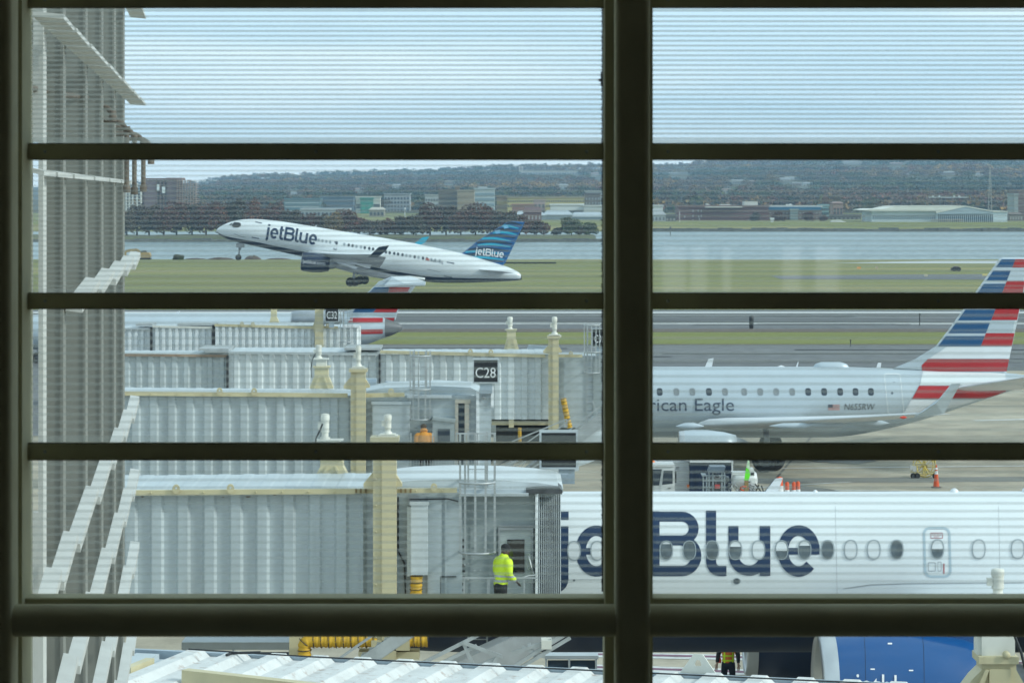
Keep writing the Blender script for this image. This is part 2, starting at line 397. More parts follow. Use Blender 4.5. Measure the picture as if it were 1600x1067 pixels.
# skid marks and stains as darker worn lanes
WORN = mat('worn_asphalt', (.10,.103,.105), .8, var=.2, scale=.2)
band('tyre_marks', WORN, 284, 291, .030); band('tyre_marks', WORN, 214, 217, .026); 
random.seed(3)
for k in range(26):
    y = random.choice((random.uniform(270,300), random.uniform(270,300), random.uniform(207,238), random.uniform(322,358))); x = random.uniform(-30, 60); l = random.uniform(12, 60)
    ln('tyre_marks', WORN if k%3 else mat('patched_asphalt', (.21,.215,.22), .85, var=.15, scale=.3), (x, y), (x+l, y+random.uniform(-.6,.6)), random.uniform(.25, .9), .034+.002*k)
STAIN = mat('oil_stain', (.15,.145,.13), .6, var=.3, scale=.8)
for k in range(12):
    c = Vector((random.uniform(6,40), random.uniform(108,190), .03+.001*k)); a_ = random.uniform(.5,2.2); mb = MB(); n_ = 14
    mb.add([c+Vector((a_*random.uniform(.7,1.2)*math.cos(6.283*i/n_), a_*2.0*random.uniform(.7,1.2)*math.sin(6.283*i/n_), 0)) for i in range(n_)], [list(range(n_))]); struct(mb.build('oil_stain', STAIN))
ln('tyre_marks', mat('worn_concrete', (.19,.185,.165), .8, var=.2, scale=.3), (4, 126), (60, 130), 2.2, .018)

# ------------------------------------------------------------------ air: one closed box of thin haze
hm = bpy.data.materials.new('haze'); hm.use_nodes = True; nt = hm.node_tree; nt.nodes.remove(nt.nodes['Principled BSDF'])
pv = nt.nodes.new('ShaderNodeVolumePrincipled'); pv.inputs['Color'].default_value = (.46,.74,1.0,1); pv.inputs['Density'].default_value = HAZE; pv.inputs['Anisotropy'].default_value = 0
nt.links.new(pv.outputs[0], nt.nodes['Material Output'].inputs['Volume'])
mb = MB(); mb.box(-2600, 2600, -75, 4750, -5, 132)
hz = mb.build('haze', hm, loc=(0, 3000, -5)); hz['kind'] = 'stuff'
# ================================================================== aircraft
WHITE = mat('white_aircraft_paint', (.70,.745,.765), .28, var=.03, scale=.6, coat=.3)
PLW = mat('pale_aircraft_paint', (.72,.75,.78), .35, var=.05, scale=.6)
SILV = mat('silver_aircraft_paint', (.47,.545,.60), .40, metal=.15, var=.05, scale=.6)
NAVY = mat('navy_paint', (.004,.018,.055), .5, var=.08, scale=1)
LOGO = mat('navy_lettering', (.002,.024,.075), .4, var=.04, scale=1)
BLUEE = mat('blue_nacelle_paint', (.003,.075,.25), .3, var=.06, scale=1, coat=.4)
LIP = mat('polished_lip', (.62,.64,.66), .3, metal=.8, var=.05)
DARK = mat('dark_rubber', (.018,.018,.02), .8, var=.2)
BLACK = mat('black_metal', (.02,.022,.025), .5, var=.2)
GREYM = mat('grey_metal', (.30,.32,.34), .5, metal=.3, var=.15, scale=4)
FRAMEG = mat('window_surround', (.28,.33,.36), .4, var=.05)
GLASSD = mat('dark_cabin_glass', (.035,.05,.07), .12, var=.3, scale=2)
SHADE = mat('lowered_window_shade', (.62,.66,.68), .5, var=.05)
SEAM = mat('panel_seam', (.33,.36,.38), .6, var=.1)
RED = mat('red_livery', (.40,.012,.018), .35, var=.06)
LBLUE = mat('blue_livery', (.002,.07,.19), .35, var=.06)
DGREY = mat('grey_lettering', (.045,.07,.11), .5, var=.05)
WLET = mat('white_lettering', (.78,.80,.82), .5, var=.03)

def cat_rom(st, k=5):
    out = []
    n = len(st)
    for i in range(n-1):
        p0 = st[max(i-1,0)]; p1 = st[i]; p2 = st[i+1]; p3 = st[min(i+2,n-1)]
        for j in range(k):
            t = j/k
            o = [p1[0]+(p2[0]-p1[0])*t]
            for c in range(1, len(p1)):
                m1 = (p2[c]-p0[c])/max(1e-6, p2[0]-p0[0])*(p2[0]-p1[0]); m2 = (p3[c]-p1[c])/max(1e-6, p3[0]-p1[0])*(p2[0]-p1[0])
                o.append((2*t**3-3*t*t+1)*p1[c]+(t**3-2*t*t+t)*m1+(-2*t**3+3*t*t)*p2[c]+(t**3-t*t)*m2)
            out.append(o)
    out.append(list(st[-1])); return out
def fuselage(name, st, D, wr, m, parent, belly=None, n=48, k=5):
    """st: (px, ytop, ybot); wr: width over height; belly: fraction of height painted with the second material"""
    mb = MB(); rings = cat_rom(st, k); vs = []
    for px, yt, yb in rings:
        x = XX(px, D); zt, zb = ZZ(yt, D), ZZ(yb, D); zc = (zt+zb)/2; rz = max(.01, (zt-zb)/2); ry = rz*wr
        for j in range(n):
            a = 2*math.pi*(j+.5)/n; vs.append((x, D+ry*math.cos(a), zc+rz*math.sin(a)))
    fs = []; mi = []
    for i in range(len(rings)-1):
        for j in range(n):
            fs.append((i*n+j, (i+1)*n+j, (i+1)*n+(j+1)%n, i*n+(j+1)%n))
            a = 2*math.pi*(j+1)/n
            mi.append(1 if belly is not None and math.sin(a) < belly else 0)
    mb.add(vs, fs, smooth=True); mb.mi = mi
    k0 = len(mb.v); mb.add(vs[:n], [list(range(n))]); mb.add(vs[-n:], [list(range(n))[::-1]])
    return mb.build(name, m, parent)
def wing(name, root, rc, tip, tc_, th, m, parent, sec=8, rise=None, mid=None):
    """root/tip: leading edge points (world); rc/tc_: chord vectors; th: thickness ratio"""
    mb = MB(); prof = [(0,0),(.03,.35),(.12,.8),(.3,1),(.55,.8),(.8,.38),(1,.03)]
    outl = [(a, b) for a, b in prof]+[(a, -b*.6) for a, b in prof[::-1][:-1]]
    n = len(outl); vs = []; ks = 7
    for i in range(ks):
        t = i/(ks-1); le = Vector(root).lerp(Vector(tip), t); ch = Vector(rc).lerp(Vector(tc_), t)
        le.z += (rise or 0)*t*t
        T = ch.length*th*(1-.3*t)
        for a, b in outl: vs.append(le+ch*a+Vector((0,0,b*T*.5)))
    fs = [(i*n+j, i*n+(j+1)%n, (i+1)*n+(j+1)%n, (i+1)*n+j) for i in range(ks-1) for j in range(n)]
    mb.add(vs, fs, smooth=True); mb.add(vs[:n], [list(range(n))]); mb.add(vs[-n:], [list(range(n))[::-1]])
    return mb.build(name, m, parent)
def fin_prism(name, pts, D, th, m, parent):                # upright fin: outline with a bevelled edge, real thickness
    mb = MB(); cx = sum(p[0] for p in pts)/len(pts); cy = sum(p[1] for p in pts)/len(pts)
    inn = [(x+(cx-x)*.05, y+(cy-y)*.03) for x, y in pts]; n = len(pts)
    f = [P(x,y,D-th/2) for x,y in inn]; e = [P(x,y,D) for x,y in pts]; b_ = [P(x,y,D+th/2) for x,y in inn]
    vs = f+e+b_
    fs = [list(range(n)), [2*n+i for i in range(n)][::-1]]
    for i in range(n):
        j = (i+1)%n; fs += [(i, n+i, n+j, j), (n+i, 2*n+i, 2*n+j, n+j)]
    mb.add(vs, fs); return mb.build(name, m, parent)
def wheel(parent, c, r, w, name='wheel'):
    mb = MB(); mb.lathe([(-w/2, r*.55), (-w/2, r*.9), (-w*.36, r), (w*.36, r), (w/2, r*.9), (w/2, r*.55), (w*.3, r*.5)], c, 'Y', 24)
    o = mb.build(name, DARK, parent)
    mh = MB(); mh.lathe([(-w*.42, .001), (-w*.44, r*.18), (-w*.35, r*.28), (-w*.30, r*.5), (-w*.48, r*.56)], c, 'Y', 16)
    mh.lathe([(w*.44, .001), (w*.44, r*.18), (w*.35, r*.28), (w*.3, r*.52)], c, 'Y', 16); mh.build('hub', mat('dark_hub', (.07,.075,.08), .5, metal=.3), o); return o

# ---------------------------------------------------------------- the near white jet at the gate
A1 = 66.0
near = thing('passenger_jet', 'large white jet parked at the gate, huge navy jetBlue lettering along its side, navy belly', 'airliner', (1, A1, 0))
st = [(462,908,915),(468,885,930),(485,858,950),(520,826,978),(570,797,1000),(630,779,1012),(720,769,1017),(800,768,1017),(1400,768,1017),(2200,766,1017),(2450,768,1005),(2700,780,960),(2900,800,900),(3000,815,850)]
fus = fuselage('fuselage', st, A1, .95, [WHITE, NAVY], near, belly=-.30, n=72)
bv = bvh_of(fus)
decal('lettering', wordmark_px(872, 899, 100), bv, LOGO, near, off=.006, step=5)
def window_px(parent, bv, cx, cy, rx, ry, shade, surround=True, k=.85, off=.022):
    o = decal('window', [ell(cx, cy, rx*.84, ry*.88, 20, k)], bv, SHADE if shade >= 1 else mat('cabin_pane', (.085,.11,.125), .15, var=.35, scale=3), parent, off=off, step=3, xk=1.5)
    if surround: decal('surround', ring(ell(cx, cy, rx, ry, 20, k), ell(cx, cy, rx*.86, ry*.90, 20, k)), bv, FRAMEG, o, off=off+.006, step=3, xk=1.5)
    if 0 < shade < 1:
        pts = [p for p in ell(cx, cy, rx*.80, ry*.85, 40, k)]
        cut = cy-ry*.85+2*ry*.85*shade
        poly = [(x, min(y, cut)) for x, y in pts]
        decal('blind', [poly], bv, SHADE, o, off=off+.003, step=3, xk=1.5)
    return o
wx = [(860,1),(897,1),(933,1),(969,.3),(1005,0),(1041,.12),(1077,0),(1113,0),(1149,.3),(1185,1),(1221,.55),(1257,.25),(1293,0),(1329,1),(1365,1),(1401,0)]
wx += [(1529,1),(1590,1),(1626,0),(1662,1),(1698,.4),(1734,0)]
for x, s_ in wx: window_px(near, bv, x, 860-(x-1040)*.004, 10.8, 15.4, s_)
# emergency door with its own small window
dr = decal('door_outline', ring(rrect(1443,823,1486,902,11,5,sk=.03), rrect(1446.5,826.5,1482.5,898.5,8,5,sk=.03)), bv, mat('door_outline_blue', (.40,.50,.56), .4, var=.05), near, off=.008)
window_px(near, bv, 1464.5, 858, 10.6, 15.4, .5)
decal('notice', ring(rrect(1454,832,1473,841,1), rrect(1454.8,832.8,1472.2,840.2,1)), bv, mat('red_notice', (.35,.10,.12), .5), near, off=.008)
decal('lettering', text_px('SALIDA', 1456, 1471, 834, 836.6)+text_px('EXIT', 1459, 1468, 837.6, 840), bv, mat('red_notice', (.3,.05,.06), .5), near, off=.012, step=0)
decal('handle_plate', ring(rrect(1450,878,1462,892,1.5), rrect(1451,879,1461,891,1.5)), bv, SEAM, near, off=.008)
decal('handle_plate', ring(rrect(1465,877,1471,892,1.5), rrect(1465.8,877.8,1470.2,891.2,1.5)), bv, SEAM, near, off=.008)
decal('handle', [[(1474,880),(1475.6,880),(1475.6,896),(1474,896)]], bv, RED, near, off=.010)
for cx, cy, r in ((1151,907.5,5.2),(897,906,1.8)):
    o = decal('port', [ell(cx, cy, r, r*.85, 16)], bv, GLASSD, near, off=.010, step=0)
    decal('rim', ring(ell(cx, cy, r*1.2, r, 16), ell(cx, cy, r*.9, r*.78, 16)), bv, FRAMEG, o, off=.014, step=0)
for q_ in ([(700,905),(940,905)], [(760,770),(762,1000)], [(1305,785),(1308,930)], [(1560,785),(1563,930)]): decal('panel_seam', stroke(q_, .6), bv, SEAM, near, off=.004, step=10)
# blade aerial and beacons on the roof
mb = MB(); mb.prism([(1196,769),(1212,748),(1223,747),(1215,770)], A1-.05, .1); mb.build('aerial', PLW, near)
for px, w_, h_ in ((1274,4,4),(1491,7,7),(1606,10,10)):
    mb = MB(); mb.lathe([(0,w_*A1/F),(h_*.5*A1/F,w_*.85*A1/F),(h_*.85*A1/F,w_*.45*A1/F),(h_*A1/F,.004)], P(px, 769, A1), 'Z', 14); mb.build('beacon', PLW, near)
# wings, fin
wing('wing', (8.6, 64.6, 3.35), (7.2, 0, -.25), (17.0, 49, 4.5), (2.0, 0, 0), .12, PLW, near)
wing('wing', (8.6, 67.4, 3.35), (7.2, 0, -.25), (17.0, 83, 4.5), (2.0, 0, 0), .12, PLW, near)
fin_prism('tail_fin', [(2560,770),(2760,440),(2860,440),(2880,800)], A1, .3, NAVY, near)
# wing root fairing ridge
decal('fairing_edge', stroke([(1318,919),(1360,913),(1420,911),(1500,910.5),(1600,910)], 1.4), bv, SEAM, near, off=.01)
def nacelle(parent, D, px0, px1, yc, rpx, m, text=None, lipw=26, pyl=True):
    ppm = F/D; x0 = XX(px0, D); x1 = XX(px1, D); zc = ZZ(yc, D); r = rpx/ppm; Lx = x1-x0
    mb = MB(); mb.lathe([(lipw/ppm, r*.985), (Lx*.25, r*1.03), (Lx*.5, r*1.02), (Lx*.8, r*.88), (Lx, r*.70), (Lx, r*.62)], (x0, D, zc), 'X', 48)
    o = mb.build('engine', m, parent)
    mb = MB(); mb.lathe([(lipw*1.6/ppm, r*.78), (.06*r, r*.84), (0, r*.90), (.05*r, r*.95), (lipw/ppm, r*.985)], (x0, D, zc), 'X', 48); mb.build('intake_lip', LIP, o)
    mb = MB(); mb.lathe([(lipw*1.6/ppm, .001), (lipw*1.6/ppm, r*.78)], (x0, D, zc), 'X', 32)
    for k in range(18):
        a = 2*math.pi*k/18; c = Vector((x0+lipw*1.45/ppm, D, zc)); mb.bar(c, c+Vector((-.05, math.cos(a)*r*.74, math.sin(a)*r*.74)), .12, .02)
    mb.lathe([(lipw*.6/ppm, .01), (lipw*1.1/ppm, r*.18), (lipw*1.6/ppm, r*.26)], (x0, D, zc), 'X', 20); mb.build('fan', BLACK, o)
    mb = MB(); mb.lathe([(Lx, r*.60), (Lx+r*.5, r*.42), (Lx+r*1.0, r*.16), (Lx+r*1.3, .01)], (x0, D, zc), 'X', 24); mb.build('exhaust_cone', GREYM, o)
    if not pyl: return o
    mb = MB(); mb.box(x0+Lx*.35, x0+Lx*1.05, D-.16, D+.16, zc+r*.8, zc+r*1.25); mb.build('pylon', m, o)
    return o
e1 = nacelle(near, 60.8, 1276, 1560, 1084, 100, BLUEE)
be = bvh_of(e1)
decal('lettering', text_px('jetblue.com', 1336, 1514, 1050, 1084, pitch=.06), be, WLET, e1, off=.01, step=6)
for q_ in (rrect(1387,1004,1394,1006.5,.8), rrect(1360,1044,1367,1046,.8), rrect(1420,1046,1427,1048,.8)): decal('latch', [q_], be, WLET, e1, off=.008, step=0)
for q_ in ([(1440,984),(1443,1010),(1444,1050),(1444,1080)], [(1350,986),(1352,1020),(1353,1080)]): decal('nacelle_seam', stroke(q_, .6), be, NAVY, e1, off=.006)
nacelle(near, 71.5, 1163, 1400, 1000, 43*1.35, NAVY, lipw=18)
for c in ((13.5, 63.2, .55), (13.5, 63.9, .55)): wheel(near, c, .55, .35)
mb = MB(); mb.tube([(13.5, 63.55, .55), (13.5, 64, 2.6)], .12, 10); mb.build('gear_leg', GREYM, near)
for c in ((-4+1.2, 65.75, .36), (-4+1.2, 66.25, .36)): wheel(near, c, .36, .22)
mb = MB(); mb.tube([(-2.8, 66, .36), (-2.8, 66, 2.4)], .08, 10); mb.build('gear_leg', GREYM, near)

# ---------------------------------------------------------------- silver regional jet behind it
A2 = 135.0
reg = thing('regional_jet', 'silver regional jet with a red, white and blue striped tail and American Eagle lettering', 'airliner', (8, A2, 0))
st = [(640,640,646),(650,622,658),(680,596,673),(730,580,681),(790,574,683),(1000,573,683),(1290,573,683),(1330,573.5,680),(1380,575,671),(1440,578,656),(1500,580,637),(1560,582,617),(1600,585,605),(1650,588,597)]
fus2 = fuselage('fuselage', st, A2, .9, SILV, reg, n=56)
b2 = bvh_of(fus2)
for k, x in enumerate([905,931,956,981,1006,1031,1057,1082,1108,1133,1163,1188,1213,1238,1263,1288,1313,1337,1361]):
    dark = x in (1031,1108,1263,1288,1313,1337,1361,905)
    decal('window', [rrect(x-4.6,606.4,x+4.2,618,3.2,3,sk=.06)], b2, GLASSD if dark else mat('shaded_pane', (.22,.25,.27), .4), reg, off=.01, step=0)
decal('lettering', text_px('American Eagle', 952, 1147, 622, 641.5), b2, DGREY, reg, off=.012, step=4)
decal('registration', text_px('N655RW', 1319, 1367, 630.5, 640, shear=.15), b2, BLACK, reg, off=.012, step=0)
fl = decal('flag', [[(1294,632),(1312,632),(1312,641),(1294,641)]], b2, mat('flag_white', (.65,.62,.62), .5), reg, off=.010, step=0)
decal('flag_stripes', [[(1294,y),(1312,y),(1312,y+.75),(1294,y+.75)] for y in (632,633.5,635,636.5,638,639.5)], b2, mat('flag_red', (.42,.12,.10), .5), fl, off=.014, step=0)
decal('flag_canton', [[(1294,632),(1301,632),(1301,636.5),(1294,636.5)]], b2, NAVY, fl, off=.019, step=0)
decal('door_outline', ring(rrect(1384,583.5,1410,647,4,4,sk=.10), rrect(1385.3,585,1408.7,645.5,3.4,4,sk=.10)), b2, WHITE, reg, off=.012, step=6)
decal('door_port', [ell(1394,614,1.6,2.0,10), ell(1397,597,.8,.8,8)], b2, DGREY, reg, off=.014, step=0)
decal('tail_band', [[(1436,603),(1572,603),(1573,604),(1571,611),(1556,616.5),(1538,622),(1425,623)]], b2, RED, reg, off=.03, step=1.3, xk=4)
decal('tail_white', [[(1442,581),(1570,583),(1573,602),(1437,602)]], b2, WHITE, reg, off=.02, step=1.3, xk=4)
decal('grey_belly_panel', [[(1424,624),(1528,624),(1500,633),(1450,645),(1412,645)]], b2, PLW, reg, off=.02, step=1.3, xk=4)
TF = A2-.02
fin_prism('tail_fin', [(1392,577),(1430,561),(1462,541),(1486,510),(1562,404),(1568,402),(1611,402),(1572,584),(1500,584)], A2, .34, SILV, reg)
fy = A2-.17-.012
def flat(name, polys, D, m, parent, d=.004):
    mb = MB()
    for k, q in enumerate(polys): mb.prism(q, D-k*.0005, d)
    return mb.build(name, m, parent)
def le(y): return 1562-(y-404)*.718 if y < 510 else 1486-(y-510)*.78
def te(y): return 1609-(y-404)*.205
def mid(y): return 1587-(y-404)*.40
blue = []; redp = []
for a, b in ((405,417.5),(423,438.5),(443.5,458),(463,479),(484,500.5),(504.5,520.5),(525,541)):
    blue.append([(le(a)+4, a), (mid(a), a), (mid(b), b), (le(b)+4, b)])
for a, b in ((405,418),(439,459),(480,500),(520.5,540.5)):
    redp.append([(mid(a)+.3, a), (te(a), a), (te(b), b), (mid(b)+.3, b)])
redp.append([(1450,561),(te(561),561),(te(580),580),(1441,580),(1440,571)])
flat('blue_stripes', blue, fy, LBLUE, reg); flat('red_stripes', redp, fy, RED, reg)
flat('white_field', [[(1480,541.6),(te(542),542),(te(560),560),(1452,560)]], fy+.001, PLW, reg)
# near wing with winglet, engine, stabiliser
wing('wing', P(1088,664,133.2), (4.9, .3, -.1), P(1428,651,122), (1.6, .2, 0), .15, PLW, reg, rise=.1)
wing('wing', P(1088,664,136.8), (4.9, -.3, -.1), P(1440,640,148), (1.6, .2, 0), .11, SILV, reg)
mb = MB(); mb.add([P(1428,652,122), P(1474,648,122.2), P(1501,599,121.6), P(1487,600,121.6), P(1462,630,121.7)], [(0,1,2,3,4)]); 
me_v = [v+Vector((0,.1,0)) for v in mb.v]; mb.add(me_v, [(4,3,2,1,0)]); mb.add(mb.v[:5]+me_v, [(i,(i+1)%5,5+(i+1)%5,5+i) for i in range(5)]); mb.build('winglet', SILV, reg)
for px in (1302, 1368, 1250):
    mb = MB(); mb.lathe([(0,.01),(.6,.13),(1.6,.15),(2.0,.01)], P(px-48, 663.5-(px-1302)*.035, 127.5), 'X', 12); mb.build('flap_fairing', SILV, reg)
mb = MB(); mb.lathe([(0,.02),(.15,.07),(.3,.02)], P(1406, 652, 121.9), 'X', 8); mb.build('navigation_light', mat('red_lens', (.7,.08,.05), .3), reg)
nacelle(reg, 130.0, 1060, 1150, 697, 25, SILV, lipw=9, pyl=False)
wing('stabiliser', P(1490,607,134), (4.0, 0, 0), P(1630,585,128.5), (2.0, 0, .1), .10, PLW, reg)
wing('stabiliser', P(1490,607,136), (4.0, 0, 0), P(1630,590,141.5), (2.0, 0, .1), .10, PLW, reg)
mb = MB(); mb.lathe([(0,.02),(.4,.17),(.8,.19),(1.3,.03)], P(1056, 666, 132.4), 'X', 14); mb.build('root_fairing', SILV, reg)
mb = MB(); mb.prism([(1101,575),(1107,561),(1115,559.5),(1112,575)], A2-.04, .08); mb.build('aerial', PLW, reg)
mb = MB(); mb.prism([(1243,575),(1247,565),(1248,565),(1246,575)], A2-.03, .06); mb.build('aerial', PLW, reg)
mb = MB(); mb.prism([(1369,576),(1372,567),(1377,566.5),(1376,576)], A2-.04, .08); mb.build('aerial', PLW, reg)
mb = MB(); mb.lathe([(0,.01),(.12,.18),(.4,.28),(1.3,.28),(1.6,.18),(1.75,.01)], P(1270, 574.5, A2), 'X', 16); mb.build('radome', SILV, reg)
mb = MB(); mb.lathe([(0,.01),(.2,.09),(.4,.01)], P(1214, 573.4, A2), 'X', 10); mb.build('beacon', PLW, reg)
for c in ((XX(1193,131), 130.6, .56), (XX(1208,131), 131.1, .56)): wheel(reg, c, .56, .42)
mb = MB(); mb.tube([(XX(1201,131), 131.1, .56), (XX(1201,131), 132.6, 2.0)], .14, 10); mb.build('gear_leg', GREYM, reg)
for c in ((XX(760,A2), 134.8, .35), (XX(760,A2), 135.2, .35)): wheel(reg, c, .35, .2)
mb = MB(); mb.tube([(XX(760,A2), 135, .35), (XX(760,A2), 135, 1.7)], .08, 8); mb.build('gear_leg', GREYM, reg)
wheel(reg, (XX(1204,139), 139, .56), .56, .42)

# ---------------------------------------------------------------- distant T-tail jet
A3 = 215.0
crj = thing('commuter_jet', 'slim pale jet with a high T-shaped striped tail, parked beyond the farthest jet bridge', 'airliner', (-16, A3, 0))
st = [(-10,516,522),(0,506,533),(30,495,543),(80,490,547),(195,489,547),(455,489,546),(535,489,545),(570,491.5,539),(600,496,528),(602,496.5,527.5)]
f3 = fuselage('fuselage', st, A3, .98, SILV, crj, n=40); b3 = bvh_of(f3)
mb = MB(); x0 = XX(602,A3); mb.lathe([(0,15.5/20.67),(.5,12/20.67),(1.0,7/20.67),(1.28,4/20.67),(1.3,.01)], P(602,512,A3), 'X', 24); mb.build('tail_cone', mat('cone_grey', (.13,.14,.15), .5), crj)
fin_prism('tail_fin', [(528,490),(550,484),(563,468),(592,440),(612,432),(640,434),(650,446),(622,486),(618,500),(600,503),(560,498)], A3, .3, SILV, crj)
fy = A3-.163
flat('blue_stripes', [[(585,449),(608,449),(606,457),(577,457)],[(572,461),(604,461),(598,469),(566,469)],[(561,473),(596,473),(590,479),(557,480)],[(556,482),(588,482),(583,488),(551,488)]], fy, LBLUE, crj)
flat('red_stripes', [[(608.5,449),(641,449),(637,456),(606.5,457)],[(600,465),(632,465),(628,472),(596,472)],[(588.5,482),(622,482),(619,488),(583.5,488)]], fy, RED, crj)
decal('tail_band', [[(548,497),(598,497),(598,504),(544,504.5)]], b3, RED, crj, off=.03, step=1.5, xk=2)
decal('tail_band', [[(562,515),(598,514.4),(598,521),(561,522)]], b3, RED, crj, off=.03, step=1.5, xk=2)
flat('tail_band', [[(546,497),(617,496.5),(614,503.5),(543,504.5)]], A3-.19, RED, crj)
mb = MB(); 
up = [P(600,446,A3-.3), P(613,433,A3-.3), P(640,431,A3-.2), P(665,440,A3-4.2), P(664,443.5,A3-4.3), P(632,443,A3-3.0)]
mb.add(up+[v+Vector((0,0,-.14)) for v in up], [(0,1,2,3,4,5),(11,10,9,8,7,6)]+[(i,(i+1)%6,6+(i+1)%6,6+i) for i in range(6)])
mb.build('stabiliser', WHITE, crj)
mb = MB(); up = [P(600,444,A3+.3), P(613,432,A3+.3), P(640,431,A3+.3), P(664,434,A3+4.2), P(660,436,A3+4.3)]
mb.add(up+[v+Vector((0,0,-.14)) for v in up], [(0,1,2,3,4),(9,8,7,6,5)]+[(i,(i+1)%5,5+(i+1)%5,5+i) for i in range(5)]); mb.build('stabiliser', WHITE, crj)
mb = MB(); mb.lathe([(0,.45),(.1,.55),(.8,.62),(2.4,.6),(3.4,.45),(3.8,.3)], P(455,498,A3-2.1), 'X', 24); en = mb.build('engine', mat('nacelle_grey', (.33,.37,.41), .4, metal=.3), crj)
mb = MB(); mb.lathe([(.25,.01),(.02,.44),(0,.5),(.1,.55)], P(455,498,A3-2.1), 'X', 20); mb.build('intake_lip', LIP, en)
mb = MB(); mb.prism([(273,490),(280,486),(281,486),(278,491)], A3-.03, .06); mb.build('aerial', PLW, crj)
wing('wing', P(250,540,A3-1.2), (4.5,0,0), P(330,538,A3-10), (1.3,0,0), .1, SILV, crj)
for x in (60, 300): 
    wheel(crj, (XX(x,A3), A3-.6, .4), .4, .3)
    mb = MB(); mb.tube([(XX(x,A3), A3-.3, .4), (XX(x,A3), A3-.2, 1.5)], .09, 8); mb.build('gear_leg', GREYM, crj)

# ---------------------------------------------------------------- the jet taking off
A4 = 355.0
fly = thing('climbing_jet', 'white jet with a patterned blue tail, nose up, lifting off the runway', 'airliner', (-18, A4, .6))
st = [(338,359.5,361.5),(341,356.5,365),(346,353.2,369),(354,349.2,373),(364,345.8,376.6),(376,343.4,379.6),(392,342.4,383.2),(412,343.2,387.6),(440,346.2,394),(480,352.4,402.5),(520,359,411),(560,365.5,421),(600,372,430),(640,379,437),(680,387,441.5),(720,395.5,442),(760,406.5,441),(790,416,439.6),(808,424,438.2),(814,429,437)]
f4 = fuselage('fuselage', st, A4, .94, [WHITE, NAVY], fly, belly=-.62, n=48, k=4); b4 = bvh_of(f4)
sl_ = .158
decal('lettering', wordmark_px(416, 371, 20.5, .93, -.16, .155, T=.185), b4, LOGO, fly, off=.03, step=3)
decal('cockpit_window', [[(362,352.5),(366,347.5),(374,348.2),(376.5,350),(376,353.5),(372,355.8),(365,355.6)]], b4, BLACK, fly, off=.04, step=1, xk=1)
decal('cockpit_window', [[(357.5,351.8),(363.5,348.3),(361.5,352)]], b4, BLACK, fly, off=.04, step=1, xk=1)
def along(x): return 374.5+(x-492)*.163
for x in [493,498,504,510,516,526,538,545,551,557,564,570,577,583,590,596,603,609,616,622,629,635,641,648,654,661,667,674,680,687]:
    o = decal('window', [ell(x, along(x)+ (1.5 if x>600 else 0), 1.9, 2.5, 10)], b4, FRAMEG if x in (493,498,504,510,516,538,557,564,635,641,654,674,680,687) else GLASSD, fly, off=.03, step=0)
decal('door_outline', ring([(399,346.5),(409.5,348.5),(405,373.5),(393,371.5)], [(400.3,347.9),(408,349.5),(403.6,372),(394.6,370.2)])+ring([(523,377),(528,378),(526,391),(521,390)],[(523.9,378),(526.9,378.9),(525.2,389.8),(522.1,389)])+ring([(698,409),(710,411),(706,434),(693.5,432)],[(699.3,410.3),(708.6,412.3),(704.8,432.6),(695,430.7)]), b4, DGREY, fly, off=.035, step=0)
decal('registration', text_px('N3142J', 674, 692, 405.5, 409.2, pitch=.16), b4, DGREY, fly, off=.03, step=0)
decal('flag', [[(665,403.5),(671,404.5),(671,408),(665,407)]], b4, mat('flag_red', (.42,.12,.10), .5), fly, off=.03, step=0)
for q_ in ([(366,365),(374,369),(384,371)], [(667,420.5),(688,425)]): decal('panel_seam', stroke(q_, .55), b4, DGREY, fly, off=.03, step=0)
# tail fin with its pattern of bands
finp = [(709,398),(722,396),(737,384),(748,375),(793,347),(800,345.5),(820,347),(816,356),(790,410),(782,419)]
fin_prism('tail_fin', finp, A4, .4, mat('mid_blue_paint', (.003,.095,.27), .35, var=.05), fly)
fy = A4-.215
def fin_span(y):                                            # fin edges at a row
    l = 793-(y-347)*1.62 if y < 375 else 748-(y-375)*1.22
    r = 819.5-(y-347)*.52
    return l+1.5, r-1
def wavy(y0, h, amp, ph, m, name, cut=None, lift=0):
    mb = MB(); n = 14
    pa = []; pb = []
    for i in range(n+1):
        t = i/n; l, r = fin_span(y0+h/2)
        if cut: l, r = l+(r-l)*cut[0], l+(r-l)*cut[1]
        x = l+(r-l)*t; yy = y0-amp*math.sin(math.pi*(t*1.1+ph))
        lw, rw = fin_span(yy); x = min(max(x, lw), rw); pa.append((x, yy))
        lw, rw = fin_span(yy+h); th = h*(.35+.65*math.sin(math.pi*min(1, t*.9+.1))); pb.append((min(max(x, lw), rw), yy+th))
    for i in range(n): mb.prism([pa[i], pa[i+1], pb[i+1], pb[i]], fy-lift, .02)
    return mb.build(name, m, fly)
TEAL = mat('light_blue_paint', (.02,.38,.55), .35, var=.05); NVY2 = mat('slate_navy_paint', (.01,.035,.07), .4, var=.05); SKY_ = mat('pale_blue_paint', (.18,.48,.72), .35)
for k, y in enumerate((350,360,369.5,379,390,399,407)):
    wavy(y, 3.9, 3.6, .05, NVY2, 'dark_band', lift=.002*k)
    wavy(y+4.4, 3.6, 3.4, .10, TEAL, 'light_band', cut=(.15,1) if k%2 else (0,.9), lift=.002*k+.001)
flat('pale_square', [[(786,353),(793,351),(795,356),(788,358)],[(773,361),(781,359),(782,364),(775,366)]], fy-.03, SKY_, fly)
flat('fin_lettering', [q for q in wordmark_px(743, 397.6, 11.2, .95, -.13, .13, T=.18)], fy-.04, WLET, fly)
